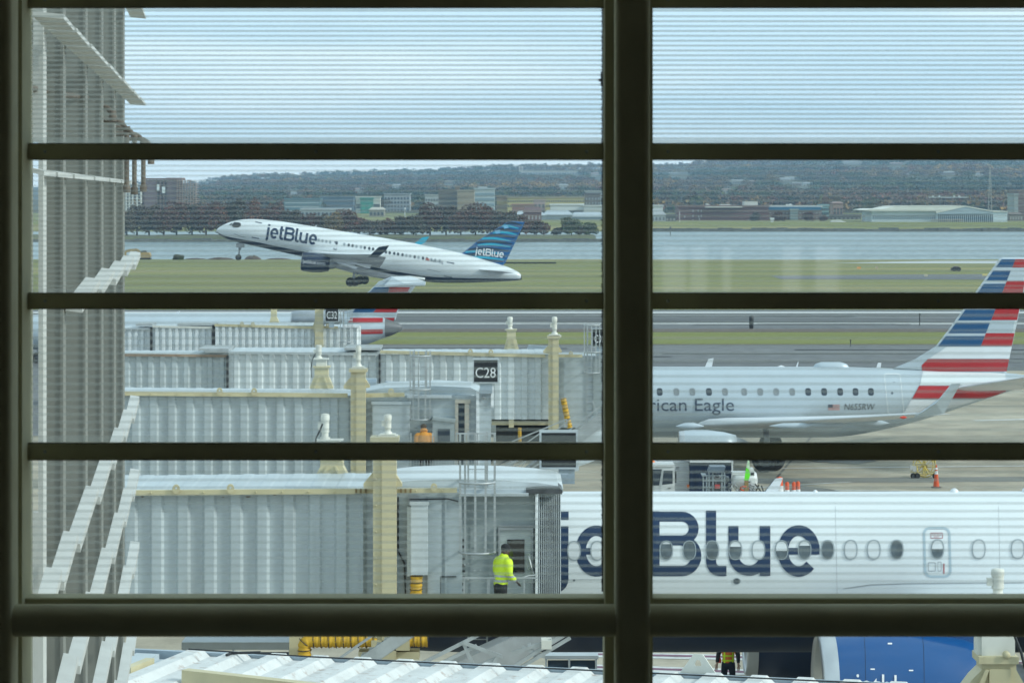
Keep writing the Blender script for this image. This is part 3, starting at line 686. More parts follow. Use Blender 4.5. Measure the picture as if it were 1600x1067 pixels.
# near wing, engine, winglet
wing('wing', P(480,394.5,353.5), (9.0, .4, -1.9), P(577,402,339.5), (2.0, 0, -.35), .13, PLW, fly, rise=.35)
mb = MB(); q = [P(575,402,339.5), P(592,386,338.6), P(608,383.5,338.4), P(603,392,338.7), P(590,402.5,339.4)]
mb.add(q+[v+Vector((0,.14,0)) for v in q], [(0,1,2,3,4),(9,8,7,6,5)]+[(i,(i+1)%5,5+(i+1)%5,5+i) for i in range(5)]); mb.build('winglet', NAVY, fly)
wing('wing', P(520,384,356.5), (7.5, .4, -1.2), P(628,386,371), (2.0, 0, -.35), .13, PLW, fly)
mb = MB(); q = [P(646,382,371), P(660,371,371), P(671,369.5,371), P(664,379,371), P(655,384,371)]
mb.add(q+[v+Vector((0,.14,0)) for v in q], [(0,1,2,3,4),(9,8,7,6,5)]+[(i,(i+1)%5,5+(i+1)%5,5+i) for i in range(5)]); mb.build('winglet', mat('light_blue_paint', (.02,.38,.55)), fly)
tl = Matrix.Rotation(R(6), 3, 'Y')
mb = MB(); mb.lathe([(0,.95),(.05,1.05),(.3,1.16),(1.4,1.2),(2.6,1.08),(3.4,.86),(3.5,.7)], P(471,408.5,349.5), 'X', 32, tilt=tl); en = mb.build('engine', NAVY, fly)
mb = MB(); mb.lathe([(.5,.9),(.1,.93),(0,1.0),(.1,1.08)], P(471,408.5,349.5), 'X', 32, tilt=tl); mb.build('intake_lip', LIP, en)
mb = MB(); mb.lathe([(3.4,.62),(4.0,.5),(4.6,.1)], P(471,408.5,349.5), 'X', 20, tilt=tl); mb.build('exhaust_cone', GREYM, en)
decal('lettering', text_px('jetblue.com', 473, 508, 405.5, 411, pitch=.10), bvh_of(en), WLET, en, off=.04, step=0)
mb = MB(); mb.prism([(505,401),(560,407),(552,417),(512,412)], 350.4, .5); mb.build('pylon', PLW, en)
for q in ([(528,410),(552,420),(556,421),(560,417)], [(546,410),(572,419),(578,420),(580,414)]): 
    mb = MB(); mb.prism(q[::-1], 346, .5); mb.build('flap_fairing', PLW, fly)
# belly fairing between the wings
mb = MB(); mb.lathe([(0,.1),(1.6,.8),(5,1.2),(10,1.2),(13,.8),(15,.1)], P(500,404,A4), 'X', 32, tilt=Matrix.Rotation(R(9.5),3,'Y')); mb.build('belly_fairing', PLW, fly)
wing('stabiliser', P(742,421,354.4), (3.6, 0, -.5), P(785,424,348.5), (1.4, 0, -.2), .1, PLW, fly)
wing('stabiliser', P(742,421,355.6), (3.6, 0, -.5), P(785,422,361.5), (1.4, 0, -.2), .1, PLW, fly)
mb = MB(); mb.lathe([(0,.32),(.12,.30)], P(813.5,433.5,A4), 'X', 14); mb.lathe([(.02,.001),(.02,.2)], P(813.5,433.5,A4), 'X', 14); mb.build('tail_exhaust', BLACK, fly)
mb = MB(); mb.prism([(489,356),(494,351.8),(495,352),(493,357)], A4-.05, .1); mb.build('aerial', PLW, fly)
# landing gear hanging down
gear = [((373,380),(373,400),(372,402.3),.36,A4)]
mb = MB(); mb.tube([P(374.5,379,A4), P(373,401,A4)], .11, 8); mb.pbox(369,380,382,387,A4-.4,.05); mb.tube([P(378,385,A4), P(373.5,394,A4)], .06, 6); mb.build('gear_leg', GREYM, fly)
for dy in (-.22, .22): wheel(fly, P(372.5,402.2,A4)+Vector((0,dy,0)), .36, .2)
for px, py, D in ((551,440.5,351.8),(566,437.5,358)):
    mb = MB(); mb.tube([P(px+3,py-16,D), P(px,py,D)], .16, 8); mb.tube([P(px+9,py-14,D), P(px+1,py-4,D)], .08, 6); mb.build('gear_leg', GREYM, fly)
    for dy in (-.35, .35): wheel(fly, P(px,py,D)+Vector((dy*.8,dy,0)), .56, .38)
# ================================================================== jet bridges
JW = mat('bridge_wall_paint', (.41,.465,.49), .6, var=.10, scale=.9, stretch=(1.4,1,.22), dirt=.4, dirtc=(.20,.22,.22))
JW2 = mat('bridge_pale_paint', (.56,.61,.63), .55, var=.12, scale=.9, stretch=(1.2,1,.25), dirt=.2, dirtc=(.30,.30,.28))
JROOF = mat('bridge_roof_paint', (.46,.52,.55), .45, var=.08, scale=1.2, dirt=.3, dirtc=(.42,.42,.40))
JROOFR = mat('worn_roof_paint', (.62,.635,.63), .55, var=.10, scale=2.6, dirt=.95, dirtc=(.22,.10,.045))
CREAM = mat('cream_paint', (.55,.49,.31), .5, var=.08, scale=1.5, stretch=(1,1,.4), dirt=.35, dirtc=(.30,.24,.14))
CREAMW = mat('off_white_casing', (.66,.66,.60), .45, var=.06, scale=3, dirt=.2, dirtc=(.35,.33,.28))
RUST = mat('rusty_rail', (.30,.22,.16), .7, var=.3, scale=1.5, stretch=(.5,1,1), dirt=.5, dirtc=(.22,.09,.03))
JGREY = mat('bridge_grey_steel', (.32,.39,.45), .5, var=.12, scale=1.5, dirt=.2)
STEEL = mat('galvanised_steel', (.42,.45,.46), .45, metal=.35, var=.15, scale=3)
GASK = mat('dark_gasket', (.03,.032,.035), .8)
HOSE = mat('yellow_hose', (.62,.36,.02), .55, var=.12, scale=4)
BELL = mat('bellows_fabric', (.33,.37,.39), .6, var=.2, scale=2)
SIGNB = mat('sign_black', (.012,.014,.018), .35, var=.3)
FRAMEW = mat('sign_frame_grey', (.45,.50,.53), .45, var=.08)

def tunnel(root, x0, x1, yt, yb, D, depth, period, m, name='tunnel_section', duty=.55, rib=.075, slope=.10, tilt=0.0, first=0.0, roofm=None):
    """a corrugated box section: trapezoid ribs on the near wall, ribbed roof"""
    X0, X1 = XX(x0, D), XX(x1, D); zt, zb = ZZ(yt, D), ZZ(yb, D); p = period*D/F
    def tz(x): return -(x-X0)*tilt
    prof = [(X0, 0)]; x = X0+first*p; a = p*duty; e = p*slope
    while x < X1:
        for q, d in ((x, 0), (x+e, -rib), (x+a-e, -rib), (x+a, 0)):
            if X0 < q < X1: prof.append((q, d))
        x += p
    prof.append((X1, 0))
    mb = MB(); n = len(prof)
    vs = [(x, D+d, zb+tz(x)) for x, d in prof]+[(x, D+d, zt+tz(x)) for x, d in prof]
    mb.add(vs, [(i, i+1, n+i+1, n+i) for i in range(n-1)])
    mb.add([(X0,D,zb+tz(X0)),(X1,D,zb+tz(X1)),(X1,D+depth,zb+tz(X1)),(X0,D+depth,zb+tz(X0)),(X0,D,zt+tz(X0)),(X1,D,zt+tz(X1)),(X1,D+depth,zt+tz(X1)),(X0,D+depth,zt+tz(X0))],
           [(0,3,2,1),(1,2,6,5),(2,3,7,6),(3,0,4,7)])
    o = mb.build(name, m, root, fixn=False)
    mb = MB(); x = X0; 
    rp = [(X0, 0)]; x = X0+first*p
    while x < X1:
        for q, d in ((x, 0), (x+e, .012), (x+a-e, .012), (x+a, 0)):
            if X0 < q < X1: rp.append((q, d))
        x += p
    rp.append((X1, 0)); n = len(rp); T = .02
    vs = [(x, D-.10, zt+d+T+tz(x)) for x, d in rp]+[(x, D+depth+.05, zt+d+T+.04+tz(x)) for x, d in rp]
    mb.add(vs, [(i, i+1, n+i+1, n+i) for i in range(n-1)])
    vs = [(x, D-.10, zt+tz(x)+.001) for x, d in rp]+[(x, D-.10, zt+d+T+tz(x)) for x, d in rp]
    mb.add(vs, [(i, i+1, n+i+1, n+i) for i in range(n-1)])
    mb.build('roof', roofm or JROOF, o, fixn=False)
    return o
def rail(root, x0, x1, y0, y1, hpx, D, m=None, name='roof_rail', lugs=(), proud=.16):
    mb = MB(); h = hpx*D/F
    a = P(x0, y0, D-proud); b = P(x1, y1, D-proud)
    mb.add([a, b, b-Vector((0,0,h)), a-Vector((0,0,h))]+[q+Vector((0,proud-.10,0)) for q in (a, b, b-Vector((0,0,h)), a-Vector((0,0,h)))],
           [(0,1,2,3),(7,6,5,4),(0,4,5,1),(1,5,6,2),(2,6,7,3),(3,7,4,0)])
    for x in np.arange(x0+12, x1-3, 41):
        t = (x-x0)/(x1-x0); c = P(x, y0+(y1-y0)*t+hpx*.5, D-proud-.012); mb.lathe([(-.02,.001),(-.02,.02),(.02,.02)], c, 'Y', 6)
    for lx in lugs:
        t = (lx-x0)/(x1-x0); y = y0+(y1-y0)*t; k = hpx/8.0
        o_ = ell(lx, y-1.5*k, 6*k, 7.5*k, 14)
        i_ = ell(lx, y-3*k, 1.4*k, 1.7*k, 14)
        for q in ring(o_, i_): mb.prism(q, D-proud-.05, .04)
    return mb.build(name, m or CREAM, root)
def motor(parent, cx, ytop, ybot, w, D, flange=True, zmin=None):
    """drive motor standing on a column head: finned body, domed cap, terminal box"""
    s = D/F; c = P(cx, ybot, D)+Vector((0,0,.004)); c.z = max(c.z, zmin or -9); h = (ybot-ytop)*s; r = w*s/2
    mb = MB()
    if flange: mb.box(c.x-r*2.0, c.x+r*2.0, D-r*1.6, D+r*1.6, c.z, c.z+h*.05)
    mb.lathe([(0,r*1.15),(h*.12,r*1.15),(h*.16,r*.75),(h*.30,r*.75),(h*.33,r*.95)]+[(h*(.33+.03*k), r*(.95 if k%2 else .86)) for k in range(1,14)]+[(h*.75,r*.95),(h*.78,r*1.0),(h*.92,r*1.0),(h*.98,r*.85),(h,r*.3),(h,.001)], c, 'Z', 18)
    mb.box(c.x-r*1.6, c.x-r*.8, D-r*.5, D+r*.5, c.z+h*.42, c.z+h*.68)
    return mb.build('motor', CREAMW, parent)
def column(root, x0, x1, yt, yb, D, head=None, gusset=None, name='lift_column', split=.38):
    """square lift column of two steel plates; head = (x, ytop, ybot, w) of the motor"""
    mb = MB(); s = D/F; w = (x1-x0)*s
    X0, X1 = XX(x0, D), XX(x1, D); zt, zb = ZZ(yt, D), ZZ(yb, D)
    xm = X0+w*split
    mb.box(xm, X1, D-.05, D+w*.8, zb, zt); mb.box(X0, xm-.004, D, D+w*.8-.01, zb, zt-.01)
    mb.box(X0-w*.12, X1+w*.12, D-.10, D+w*.9, zt, zt+.10)                     # cap plate
    for z in np.arange(zb+.4, zt-.2, .55):
        mb.lathe([(-.02,.001),(-.02,.022),(0,.022)], (X0+w*.12, D-.004, z), 'Y', 6)
    if gusset:
        yg, gw = gusset
        mb.prism([(x0, yg-gw*1.3), (x0, yg+gw*.5), (x0-gw, yg+gw*.35), (x0-gw, yg-gw*.1)], D+w*.1, w*.5)
        mb.prism([(x1, yg-gw*1.0), (x1, yg+gw*.3), (x1+gw*.6, yg+gw*.25), (x1+gw*.6, yg-gw*.1)], D+w*.1, w*.5)
        mb.pbox(x0-6*w/.5, yg-4, x0, yg+gw*1.9, D-.07, .05) if False else None
    o = mb.build(name, CREAM, root)
    if head:
        hx, a, b_, hw = head
        mb = MB(); mb.box(XX(hx-hw*1.25, D), XX(hx+hw*1.25, D), D+.02, D+w*.7, zt+.05, max(ZZ(b_, D), zt+.13)); mb.build('head_casing', CREAMW, o)
        motor(o, hx, a, b_, hw, D+w*.35, zmin=zt+.135)
    return o
def pedestal(root, cx, yt, yb, wt, wb, D, head=None, casing=None):
    """flared far column head standing above the roof"""
    mb = MB(); s = D/F; ym = yb-(yb-yt)*.62
    mb.prism([(cx-wt/2, yt), (cx+wt/2, yt), (cx+wt/2, ym), (cx+wb/2, yb-(yb-yt)*.08), (cx+wb/2, yb), (cx-wb/2, yb), (cx-wb/2, yb-(yb-yt)*.08), (cx-wt/2, ym)], D, wt*s)
    mb.prism([(cx-wt*.22, ym), (cx-wt*.12, ym), (cx-wb*.26, yb), (cx-wb*.34, yb)], D-.05, .05)
    mb.prism([(cx+wt*.12, ym), (cx+wt*.22, ym), (cx+wb*.34, yb), (cx+wb*.26, yb)], D-.05, .05)
    mb.pbox(cx-wt*.62, yt-2.5, cx+wt*.62, yt, D-.06, wt*s+.12)
    o = mb.build('lift_column', CREAM, root)
    if casing:
        mb = MB(); a, b_, w_ = casing; mb.pbox(cx-w_/2, a, cx+w_/2, b_, D+.05, wt*s*.8); mb.pbox(cx-w_*.7, a-1.5, cx+w_*.7, a, D, wt*s*.9); mb.build('head_casing', CREAMW, o)
    if head:
        hx, a, b_, hw = head; motor(o, hx, a, b_, hw, D+wt*s*.5)
    return o
def cable(parent, pts, D, r=.018, m=None, name='cable'):
    mb = MB(); mb.tube([P(x, y, D) for x, y in pts], r, 6); return mb.build(name, m or BLACK, parent)
def cage(root, xs, yt, yb, D, hoops, rails_=True):
    """safety cage of an access ladder: uprights and half-round hoops"""
    mb = MB(); x0, x1 = min(xs), max(xs); s = D/F; X0, X1 = XX(x0, D), XX(x1, D); r = (X1-X0)/2; c = (X0+X1)/2
    for i, x in enumerate(xs):
        X = XX(x, D); dy = -math.sqrt(max(0, r*r-(X-c)**2)); w = .045
        mb.box(X-w/2, X+w/2, D+dy-.012, D+dy+.012, ZZ(yb, D), ZZ(yt, D))
    for y in hoops:
        mb.tube([(c-r*math.cos(R(a)), D-r*math.sin(R(a)), ZZ(y, D)) for a in range(0,181,15)], .028, 6)
        mb.bar((X0, D, ZZ(y, D)), (X0, D+.6, ZZ(y, D)), .04); mb.bar((X1, D, ZZ(y, D)), (X1, D+.6, ZZ(y, D)), .04)
    o = mb.build('ladder_cage', STEEL, root)
    mb = MB(); 
    for x in (c-.2, c+.2): mb.box(x-.02, x+.02, D+.395, D+.43, ZZ(yb, D)-2.0, ZZ(yt, D))
    z = ZZ(yb, D)-1.9
    while z < ZZ(yt, D): mb.tube([(c-.2, D+.41, z), (c+.2, D+.41, z)], .014, 6); z += .3
    mb.build('ladder', STEEL, root); return o
def hose(parent, pts, D, r, m=HOSE, turns=None):
    """corrugated air hose with a black helix line"""
    q = [P(x, y, D) for x, y in pts]; P2 = []
    for i in range(len(q)-1):
        k = max(2, int((q[i+1]-q[i]).length/(r*.22)))
        for j in range(k): P2.append(q[i].lerp(q[i+1], j/k))
    P2.append(q[-1]); mb = MB(); mb.tube(P2, [r*(1.0 if i%3 else .86) for i in range(len(P2))], 12)
    o = mb.build('air_hose', m, parent)
    mb = MB(); hel = []
    for i, p in enumerate(P2):
        if i % 5 == 0:
            t = (P2[min(i+1, len(P2)-1)]-P2[max(i-1,0)]).normalized(); a = t.cross(Vector((0,1,0))).normalized(); b = Vector((0,-1,0))
            mb.tube([p+a*math.cos(R(w))*r*1.03+b*math.sin(R(w))*r*1.03+t*r*.15*(w/180) for w in range(0,181,20)], r*.07, 5)
    mb.build('hose_band', BLACK, o); return o
def gate_sign(text, x0, y0, x1, y1, D, label, tx0, tx1, ty0, ty1, post=None, frame=2.4, postm=None):
    root = thing('gate_sign', label, 'gate sign', (XX((x0+x1)/2, D), D+.15, ZZ(y1, D)), 'black gate number signs')
    mb = MB(); mb.pbox(x0, y0, x1, y1, D, .22); mb.build('sign_panel', SIGNB, root)
    mb = MB(); f = frame
    for q in ((x0-f, y0-f, x1+f, y0), (x0-f, y1, x1+f, y1+f), (x0-f, y0, x0, y1), (x1, y0, x1+f, y1)): mb.pbox(*q, D-.03, .27)
    mb.build('sign_frame', FRAMEW, root)
    fs = text_px(text, tx0, tx1, ty0, ty1, fit=.7)
    mb = MB()
    for k, q in enumerate(fs): mb.add([P(x, y, D-.008) for x, y in q], [list(range(len(q)))])
    mb.build('lettering', WLET, root, fixn=False)
    if post:
        mb = MB(); mb.pbox(post[0], y1+f, post[1], post[2], D+.02, .16); mb.build('post', postm or JGREY, root)
    return root

# ---------------------------------------------------------------- nearest full bridge (B)
DB = 60.0
jb = thing('jet_bridge', 'largest ribbed jet bridge, docked to the near white jet, worker in yellow at its door', 'jet bridge', (-3, DB, 0), 'jet bridges along the pier')
tunnel(jb, 60, 572, 770, 966, DB, 2.9, 41.2, JW, first=.22, tilt=-.010)
rail(jb, 60, 555, 767, 763.5, 8, DB, lugs=(275,360,157), proud=.22)
mb = MB(); mb.pbox(552, 768, 722, 968, DB+.03, 2.8); mb.build('tunnel_section', JW, jb)
rail(jb, 556, 714, 763.5, 762.5, 7, DB, lugs=(678,), proud=.22, name='cross_rail')
mb = MB()
for x in (555,562,570,625,632,640): mb.pbox(x, 763.5, x+3.0, 770, DB-.26, .03)
mb.build('rail_slot', mat('brown_slot', (.20,.14,.06), .7), jb)
# roof of the cab: a shallow white dome
mb = MB()
cabp = [(575,764),(590,757),(640,751),(700,748.5),(780,750),(840,754),(872,759),(880,764),(880,770),(575,770)]
mb.prism(cabp, DB+.35, 3.2); mb.build('cab_roof', mat('fresh_white_roof', (.56,.61,.63), .4, var=.08, scale=1, dirt=.3, dirtc=(.35,.37,.36)), jb)
mb = MB(); mb.pbox(718, 770.5, 826, 775, DB-.1, .3); mb.pbox(718, 764.5, 824, 770, DB+.05, .3); mb.build('eave', FRAMEW, jb)
CABW = mat('cab_wall_paint', (.30,.345,.355), .5, var=.08, scale=1.2, stretch=(1,1,.3), dirt=.35, dirtc=(.17,.19,.19))
mb = MB(); mb.pbox(720, 775, 838, 975, DB+.28, 2.6); 
for x in (735, 760, 775): mb.pbox(x, 776, x+1.6, 970, DB+.26, .03)
mb.build('cab_wall', CABW, jb)
mb = MB(); mb.pbox(620, 784, 622, 970, DB, .04); mb.pbox(668, 775, 690, 970, DB-.03, .07); mb.pbox(695, 772, 698, 968, DB-.02, .05); mb.build('wall_panel', JW, jb)
mb = MB(); mb.pbox(642, 789, 668, 898, DB-.35, .35); mb.pbox(640, 785.5, 670, 789, DB-.38, .4); mb.pbox(636, 792, 642, 900, DB-.2, .2); b_ = mb.build('equipment_box', JW2, jb)
mb = MB(); mb.pbox(638, 774, 654, 786, DB-.06, .08); mb.build('vent', GREYM, jb)
hose(jb, [(651,898),(650,930),(646,960)], DB-.2, .13)
mb = MB(); mb.pbox(688, 900, 713, 901.3, DB-.03, .04); mb.pbox(688, 901, 689.2, 966, DB-.03, .04); mb.build('hatch_outline', DARK, jb)
# scratches and small marks on the wall
random.seed(11); mb = MB()
for k in range(26):
    x = random.uniform(715, 772); y = random.choice((random.uniform(850, 905), random.uniform(775, 860))); mb.pbox(x, y, x+random.uniform(.7,2.2), y+random.uniform(.8,2.4), DB+.24, .03)
mb.build('wall_marks', mat('scuff', (.55,.58,.58), .6), jb)
mb = MB(); 
for k in range(12): y = 842+k*9.7; mb.pbox(721.5, y, 726.5, y+random.uniform(3,6), DB+.25, .02)
mb.build('hinge_strip', DARK, jb)
mb = MB()
for x, y, w_, h_ in ((220,775,5,2.2),(259,773,3,1),(304,773,6,1.2),(341,773,2,1),(346,776,5,1),(383,775,9,2.2),(426,773,6,1.2),(470,772,4,1),(548,771,3,1)):
    mb.prism([(x,y),(x+w_,y-.4),(x+w_*.8,y+h_*.8),(x+w_*.3,y+h_)], DB-.085, .01)
mb.build('rust_chips', mat('rust_chip', (.10,.055,.03), .9), jb)
cable(jb, [(622,776),(622,860),(632,880),(634,940)], DB-.05, r=.018); cable(jb, [(700,776),(701,840),(706,870),(706,898)], DB+.2, r=.014)
cable(jb, [(640,780),(700,779),(716,783)], DB-.06, r=.015)
# door and its window
dr = MB(); dr.pbox(781, 828, 830, 972, DB+.20, .06); door = dr.build('door', mat('door_paint', (.36,.40,.41), .5, var=.08, scale=1), jb)
mb = MB(); mb.pbox(778.5, 824.5, 833, 828, DB+.16, .1); mb.pbox(778.5, 828, 781, 972, DB+.16, .1); mb.pbox(830, 828, 833, 972, DB+.16, .1); mb.pbox(780, 821, 833, 823, DB+.2, .1); mb.build('door_frame', GREYM, door)
mb = MB(); mb.pbox(792.5, 842.5, 819.5, 895.5, DB+.185, .02); mb.build('door_window', mat('door_glass', (.012,.014,.016), .04, var=.05, spec=.8), door)
mb = MB(); mb.tube([P(826,868,DB+.1), P(829,880,DB-.05), P(832,893,DB+.02), P(834,901,DB+.1)], .02, 6); mb.tube([P(817,902,DB-.1), P(826,899,DB-.05), P(838,898,DB)], .02, 6)
mb.tube([P(826+3*math.cos(a), 877+13*math.sin(a), DB+.1-.02*math.cos(a)) for a in np.linspace(0, 2*math.pi, 16)], .012, 5); mb.build('door_lever', STEEL, door)
mb = MB(); mb.pbox(836.5, 772, 840, 975, DB+.02, .2); mb.build('corner_trim', mat('bright_trim', (.75,.78,.8), .35), jb)
# bellows against the aeroplane
mb = MB(); n = 22; X0, X1 = XX(841, DB), XX(878, DB); zt, zb = ZZ(771, DB), ZZ(980, DB); vs = []
pr = []
for i in range(n+1):
    t = i/n; x = X0+(X1-X0)*t; pr.append((x, DB+.12+2.2*t*.5+(-.11 if i%2 else .0)))
m_ = len(pr); vs = [(x,y,zb) for x,y in pr]+[(x,y,zt-.03*(i%2)) for i,(x,y) in enumerate(pr)]+[(x,DB+4.0,zt) for x,y in pr]
mb.add(vs, [(i,i+1,m_+i+1,m_+i) for i in range(m_-1)]+[(m_+i,m_+i+1,2*m_+i+1,2*m_+i) for i in range(m_-1)]); mb.build('bellows', BELL, jb, fixn=False)
mb = MB(); mb.prism([(822,764.5),(840,762),(874,762),(879,766),(878,772),(822,771)], DB-.02, 1.0); mb.build('bellows_hood', mat('black_sheet', (.06,.065,.07), .45, var=.3, scale=5), jb)
# column, far column, ladder cage, handrail
column(jb, 583, 619, 690, 1066, DB-.55, head=(606,655,687,12), gusset=(757,15))
pedestal(jb, 518, 716, 749, 35, 53, DB+2.95, casing=(689,716,25))
motor(jb, 508, 646, 689, 14, DB+3.2)
cable(jb, [(504,662),(500,672),(494,684),(492,700),(494,716)], DB+2.7)
cage(jb, [719,727,743,759,773], 676, 862, DB-.1, (753,862))
mb = MB(); DR = DB-.55
for x in (724, 761, 818, 763): mb.pbox(x, 903, x+2.2, 972, DR, .03)
mb.pbox(722, 901.5, 840, 904, DR-.01, .04); mb.pbox(722, 935, 840, 937, DR, .03); mb.pbox(722, 968, 842, 978, DR-.05, .95); mb.build('handrail', STEEL, jb)
# blue-grey cross beam of the cab's back
mb = MB(); mb.prism([(630,738),(640,732),(888,741),(888,753),(640,749)], DB+3.7, .3); mb.pbox(624, 733, 634, 753, DB+3.65, .3); mb.build('cross_beam', JGREY, jb)
mb = MB()
for x in (650,690,742,760,812,860): mb.pbox(x, 742, x+2.4, 744.6, DB+3.66, .03)
mb.build('bolt_head', BLACK, jb)

# under the bridge
mb = MB(); mb.pbox(60, 967, 720, 975, DB+.1, 2.6); mb.pbox(580, 1000, 640, 1016, DB-.6, .8); mb.pbox(560, 1018, 655, 1030, DB-.5, .5); mb.pbox(452, 985, 471, 1055, DB-.2, .5); mb.build('underframe', CREAM, jb)
hose(jb, [(476,1040),(476,1004),(487,1001),(590,1001)], DB-.45, .14); hose(jb, [(625,1000),(668,1001)], DB-.45, .13)
wheel(jb, (XX(600,DB), DB+.4, .55), .55, .45); wheel(jb, (XX(600,DB), DB+1.6, .55), .55, .45)
# stairs down from the cab (grey stringers) and belt-loader like ramp
st_ = thing('service_stairs', 'grey service stairs slanting down below the largest ribbed jet bridge, beside the yellow hose', 'stairs', (-1, 57, 0))
mb = MB(); 
for dy in (0, .85): mb.bar(P(545,1050,58+dy), P(655,975,58+dy), .10, .26)
for k in range(9):
    t = k/9; a = P(548+107*t, 1046-72*t, 58); mb.box(a.x-.12, a.x+.12, 58.02, 58.83, a.z-.02, a.z+.02)
mb.build('flight', STEEL, st_)
mb = MB(); mb.bar(P(520,1035,58), P(585,990,58), .05); mb.bar(P(570,1035,58), P(635,985,58), .05); mb.build('handrail', STEEL, st_)
bl = thing('belt_loader', 'light grey ramp with a truss side, raised towards the navy aircraft belly', 'ramp', (0, 59, 0))
mb = MB(); mb.prism([(655,1062),(860,968),(905,968),(905,982),(770,1062)], 58.6, .9); mb.build('conveyor', mat('pale_sheet_steel', (.42,.44,.45), .4, metal=.2, var=.15, scale=2), bl)
mb = MB()
for a, b_ in (((640,1045),(760,985)),((640,1060),(745,1008)),((790,1048),(880,990)),((780,1062),(890,996)),((723,1003),(740,1042)),((723,1003),(784,1025)),((740,1042),(784,1025)),((815,1010),(850,1025)),((800,1020),(862,1000)),((825,1004),(838,1030)),((760,1060),(780,1022))):
    mb.bar(P(*a, 57.9), P(*b_, 57.9), .07)
mb.build('side_truss', STEEL, bl)
mb = MB(); mb.pbox(846, 1000, 862, 1014, 57.8, .4); mb.build('roller_end', CREAMW, bl)
for x in (700, 845): wheel(bl, (XX(x,59), 59.9, .4), .4, .3)
mb = MB(); mb.pbox(690,1052,850,1075, 58.7, .8); mb.build('chassis', GREYM, bl)
# dark equipment beyond
def tug(label, x0, x1, yt, D, c):
    r_ = thing('baggage_tug', label, 'airport vehicle', (XX((x0+x1)/2, D), D, 0)); w_ = x1-x0; g_ = YH+H*F/D
    hh = g_-yt
    mb = MB(); mb.prism([(x0,g_-hh*.15),(x0,yt+hh*.45),(x0+w_*.3,yt+hh*.40),(x0+w_*.3,yt+hh*.4),(x1,yt+hh*.4),(x1,g_-hh*.15)], D, 1.5); mb.build('body', c, r_)
    mb = MB(); mb.pbox(x0+w_*.3, yt, x1, yt+hh*.06, D+.05, 1.4)
    for a in (.32,.62,.97): mb.pbox(x0+w_*a-1.5, yt+hh*.06, x0+w_*a+1.5, yt+hh*.42, D+.06, .06)
    mb.build('canopy', FRAMEW, r_)
    mb = MB(); mb.pbox(x0+w_*.34, yt+hh*.08, x1-3, yt+hh*.38, D+.12, .05); mb.build('windscreen', mat('tinted_glass', (.02,.05,.09), .1), r_)
    for a in (.18,.8): wheel(r_, (XX(x0+w_*a, D), D+.1, .35), .35, .25)
    return r_
tug('dark blue-windowed service vehicle left of the yellow hose, glimpsed under the big jet bridge', 208, 460, 1003, 63.5, mat('tug_grey', (.25,.29,.32), .5))
tug('dark service vehicle beneath the aircraft belly right of the grey ramp', 815, 935, 1024, 70, mat('tug_dark', (.03,.035,.04), .5, var=.2))

# ---------------------------------------------------------------- second bridge (C) with the C28 sign
DC = 93.0
jc = thing('jet_bridge', 'pale blue ribbed jet bridge carrying the C28 sign, one row behind the largest one', 'jet bridge', (-6, DC, 0), 'jet bridges along the pier')
tunnel(jc, 60, 545, 617, 752, DC, 2.9, 28.2, JW, first=.12, tilt=.008)
rail(jc, 60, 543, 610.5, 614.5, 6.4, DC, lugs=(343,397), proud=.2)
mb = MB(); mb.pbox(543, 618, 735, 755, DC+.03, 2.8); mb.build('tunnel_section', JW, jc)
rail(jc, 569, 632, 614.5, 613.5, 6.4, DC, proud=.2, lugs=(611,), name='cross_rail')
mb = MB(); mb.prism([(560,614),(600,606),(680,603),(735,605.5),(748,612),(748,617),(560,617)], DC+.3, 3.0); mb.build('cab_roof', JROOF, jc)
mb = MB(); mb.pbox(636, 617.5, 706, 622, DC-.15, .3); mb.build('eave', FRAMEW, jc)
mb = MB(); mb.prism([(600,602),(602,596),(750,605),(750,612),(604,606)], DC+3.4, .3); mb.pbox(570,592,588,609, DC+3.2,.4); mb.build('cross_beam', JGREY, jc)
mb = MB(); mb.pbox(582, 632, 640, 755, DC-.25, .28); mb.pbox(580, 628, 642, 632, DC-.28, .3); mb.build('equipment_box', JW, jc)
mb = MB(); mb.pbox(640, 640, 676, 760, DC+.0, .05); mb.build('wall_panel', CABW, jc)
mb = MB(); mb.pbox(676, 656, 710, 760, DC-.5, .5); mb.prism([(675,656),(676,652),(712,656),(711,660)], DC-.55, .6); b_ = mb.build('operator_booth', CABW, jc)
mb = MB(); mb.pbox(684, 670, 703, 690, DC-.52, .03); mb.pbox(684, 700, 703, 715, DC-.52, .03); mb.build('booth_window', GLASSD, b_)
mb = MB(); mb.pbox(711, 628, 716, 760, DC-.1, .12); mb.pbox(726, 630, 733, 760, DC-.1, .12); mb.pbox(711, 624, 735, 630, DC-.12, .14); fr = mb.build('door_frame', mat('beige_frame', (.42,.39,.33), .5), jc)
mb = MB(); mb.pbox(716, 630, 726, 760, DC+.0, .02); mb.build('door_glass', GLASSD, fr)
mb = MB(); mb.pbox(733, 619, 744, 760, DC+.0, .3); mb.build('bellows', BELL, jc)
mb = MB(); mb.pbox(744, 612, 749, 757, DC-.15, .2); mb.pbox(767, 604, 771.5, 636, DC-.18, .2); mb.build('corner_trim', MATS['bright_trim'], jc)
mb = MB(); mb.pbox(749, 614, 767, 757, DC-.1, .3); mb.build('cab_post', JW, jc)
mb = MB(); mb.lathe([(-.1,.001),(-.1,.05),(-.02,.07)], P(756,621,DC-.1), 'Y', 12); mb.tube([P(750+7.5+7*math.cos(R(a)), 621+10*math.sin(R(a)), DC-.14) for a in range(0,181,18)], .012, 5); mb.build('lamp', STEEL, jc)
column(jc, 548, 571, 581, 752, DC-.5, head=(560,543.5,578,9), gusset=(603,11))
pedestal(jc, 502, 575, 607, 21, 36, DC+2.95, casing=(562,573,16))
motor(jc, 498, 539, 561, 10, DC+3.2)
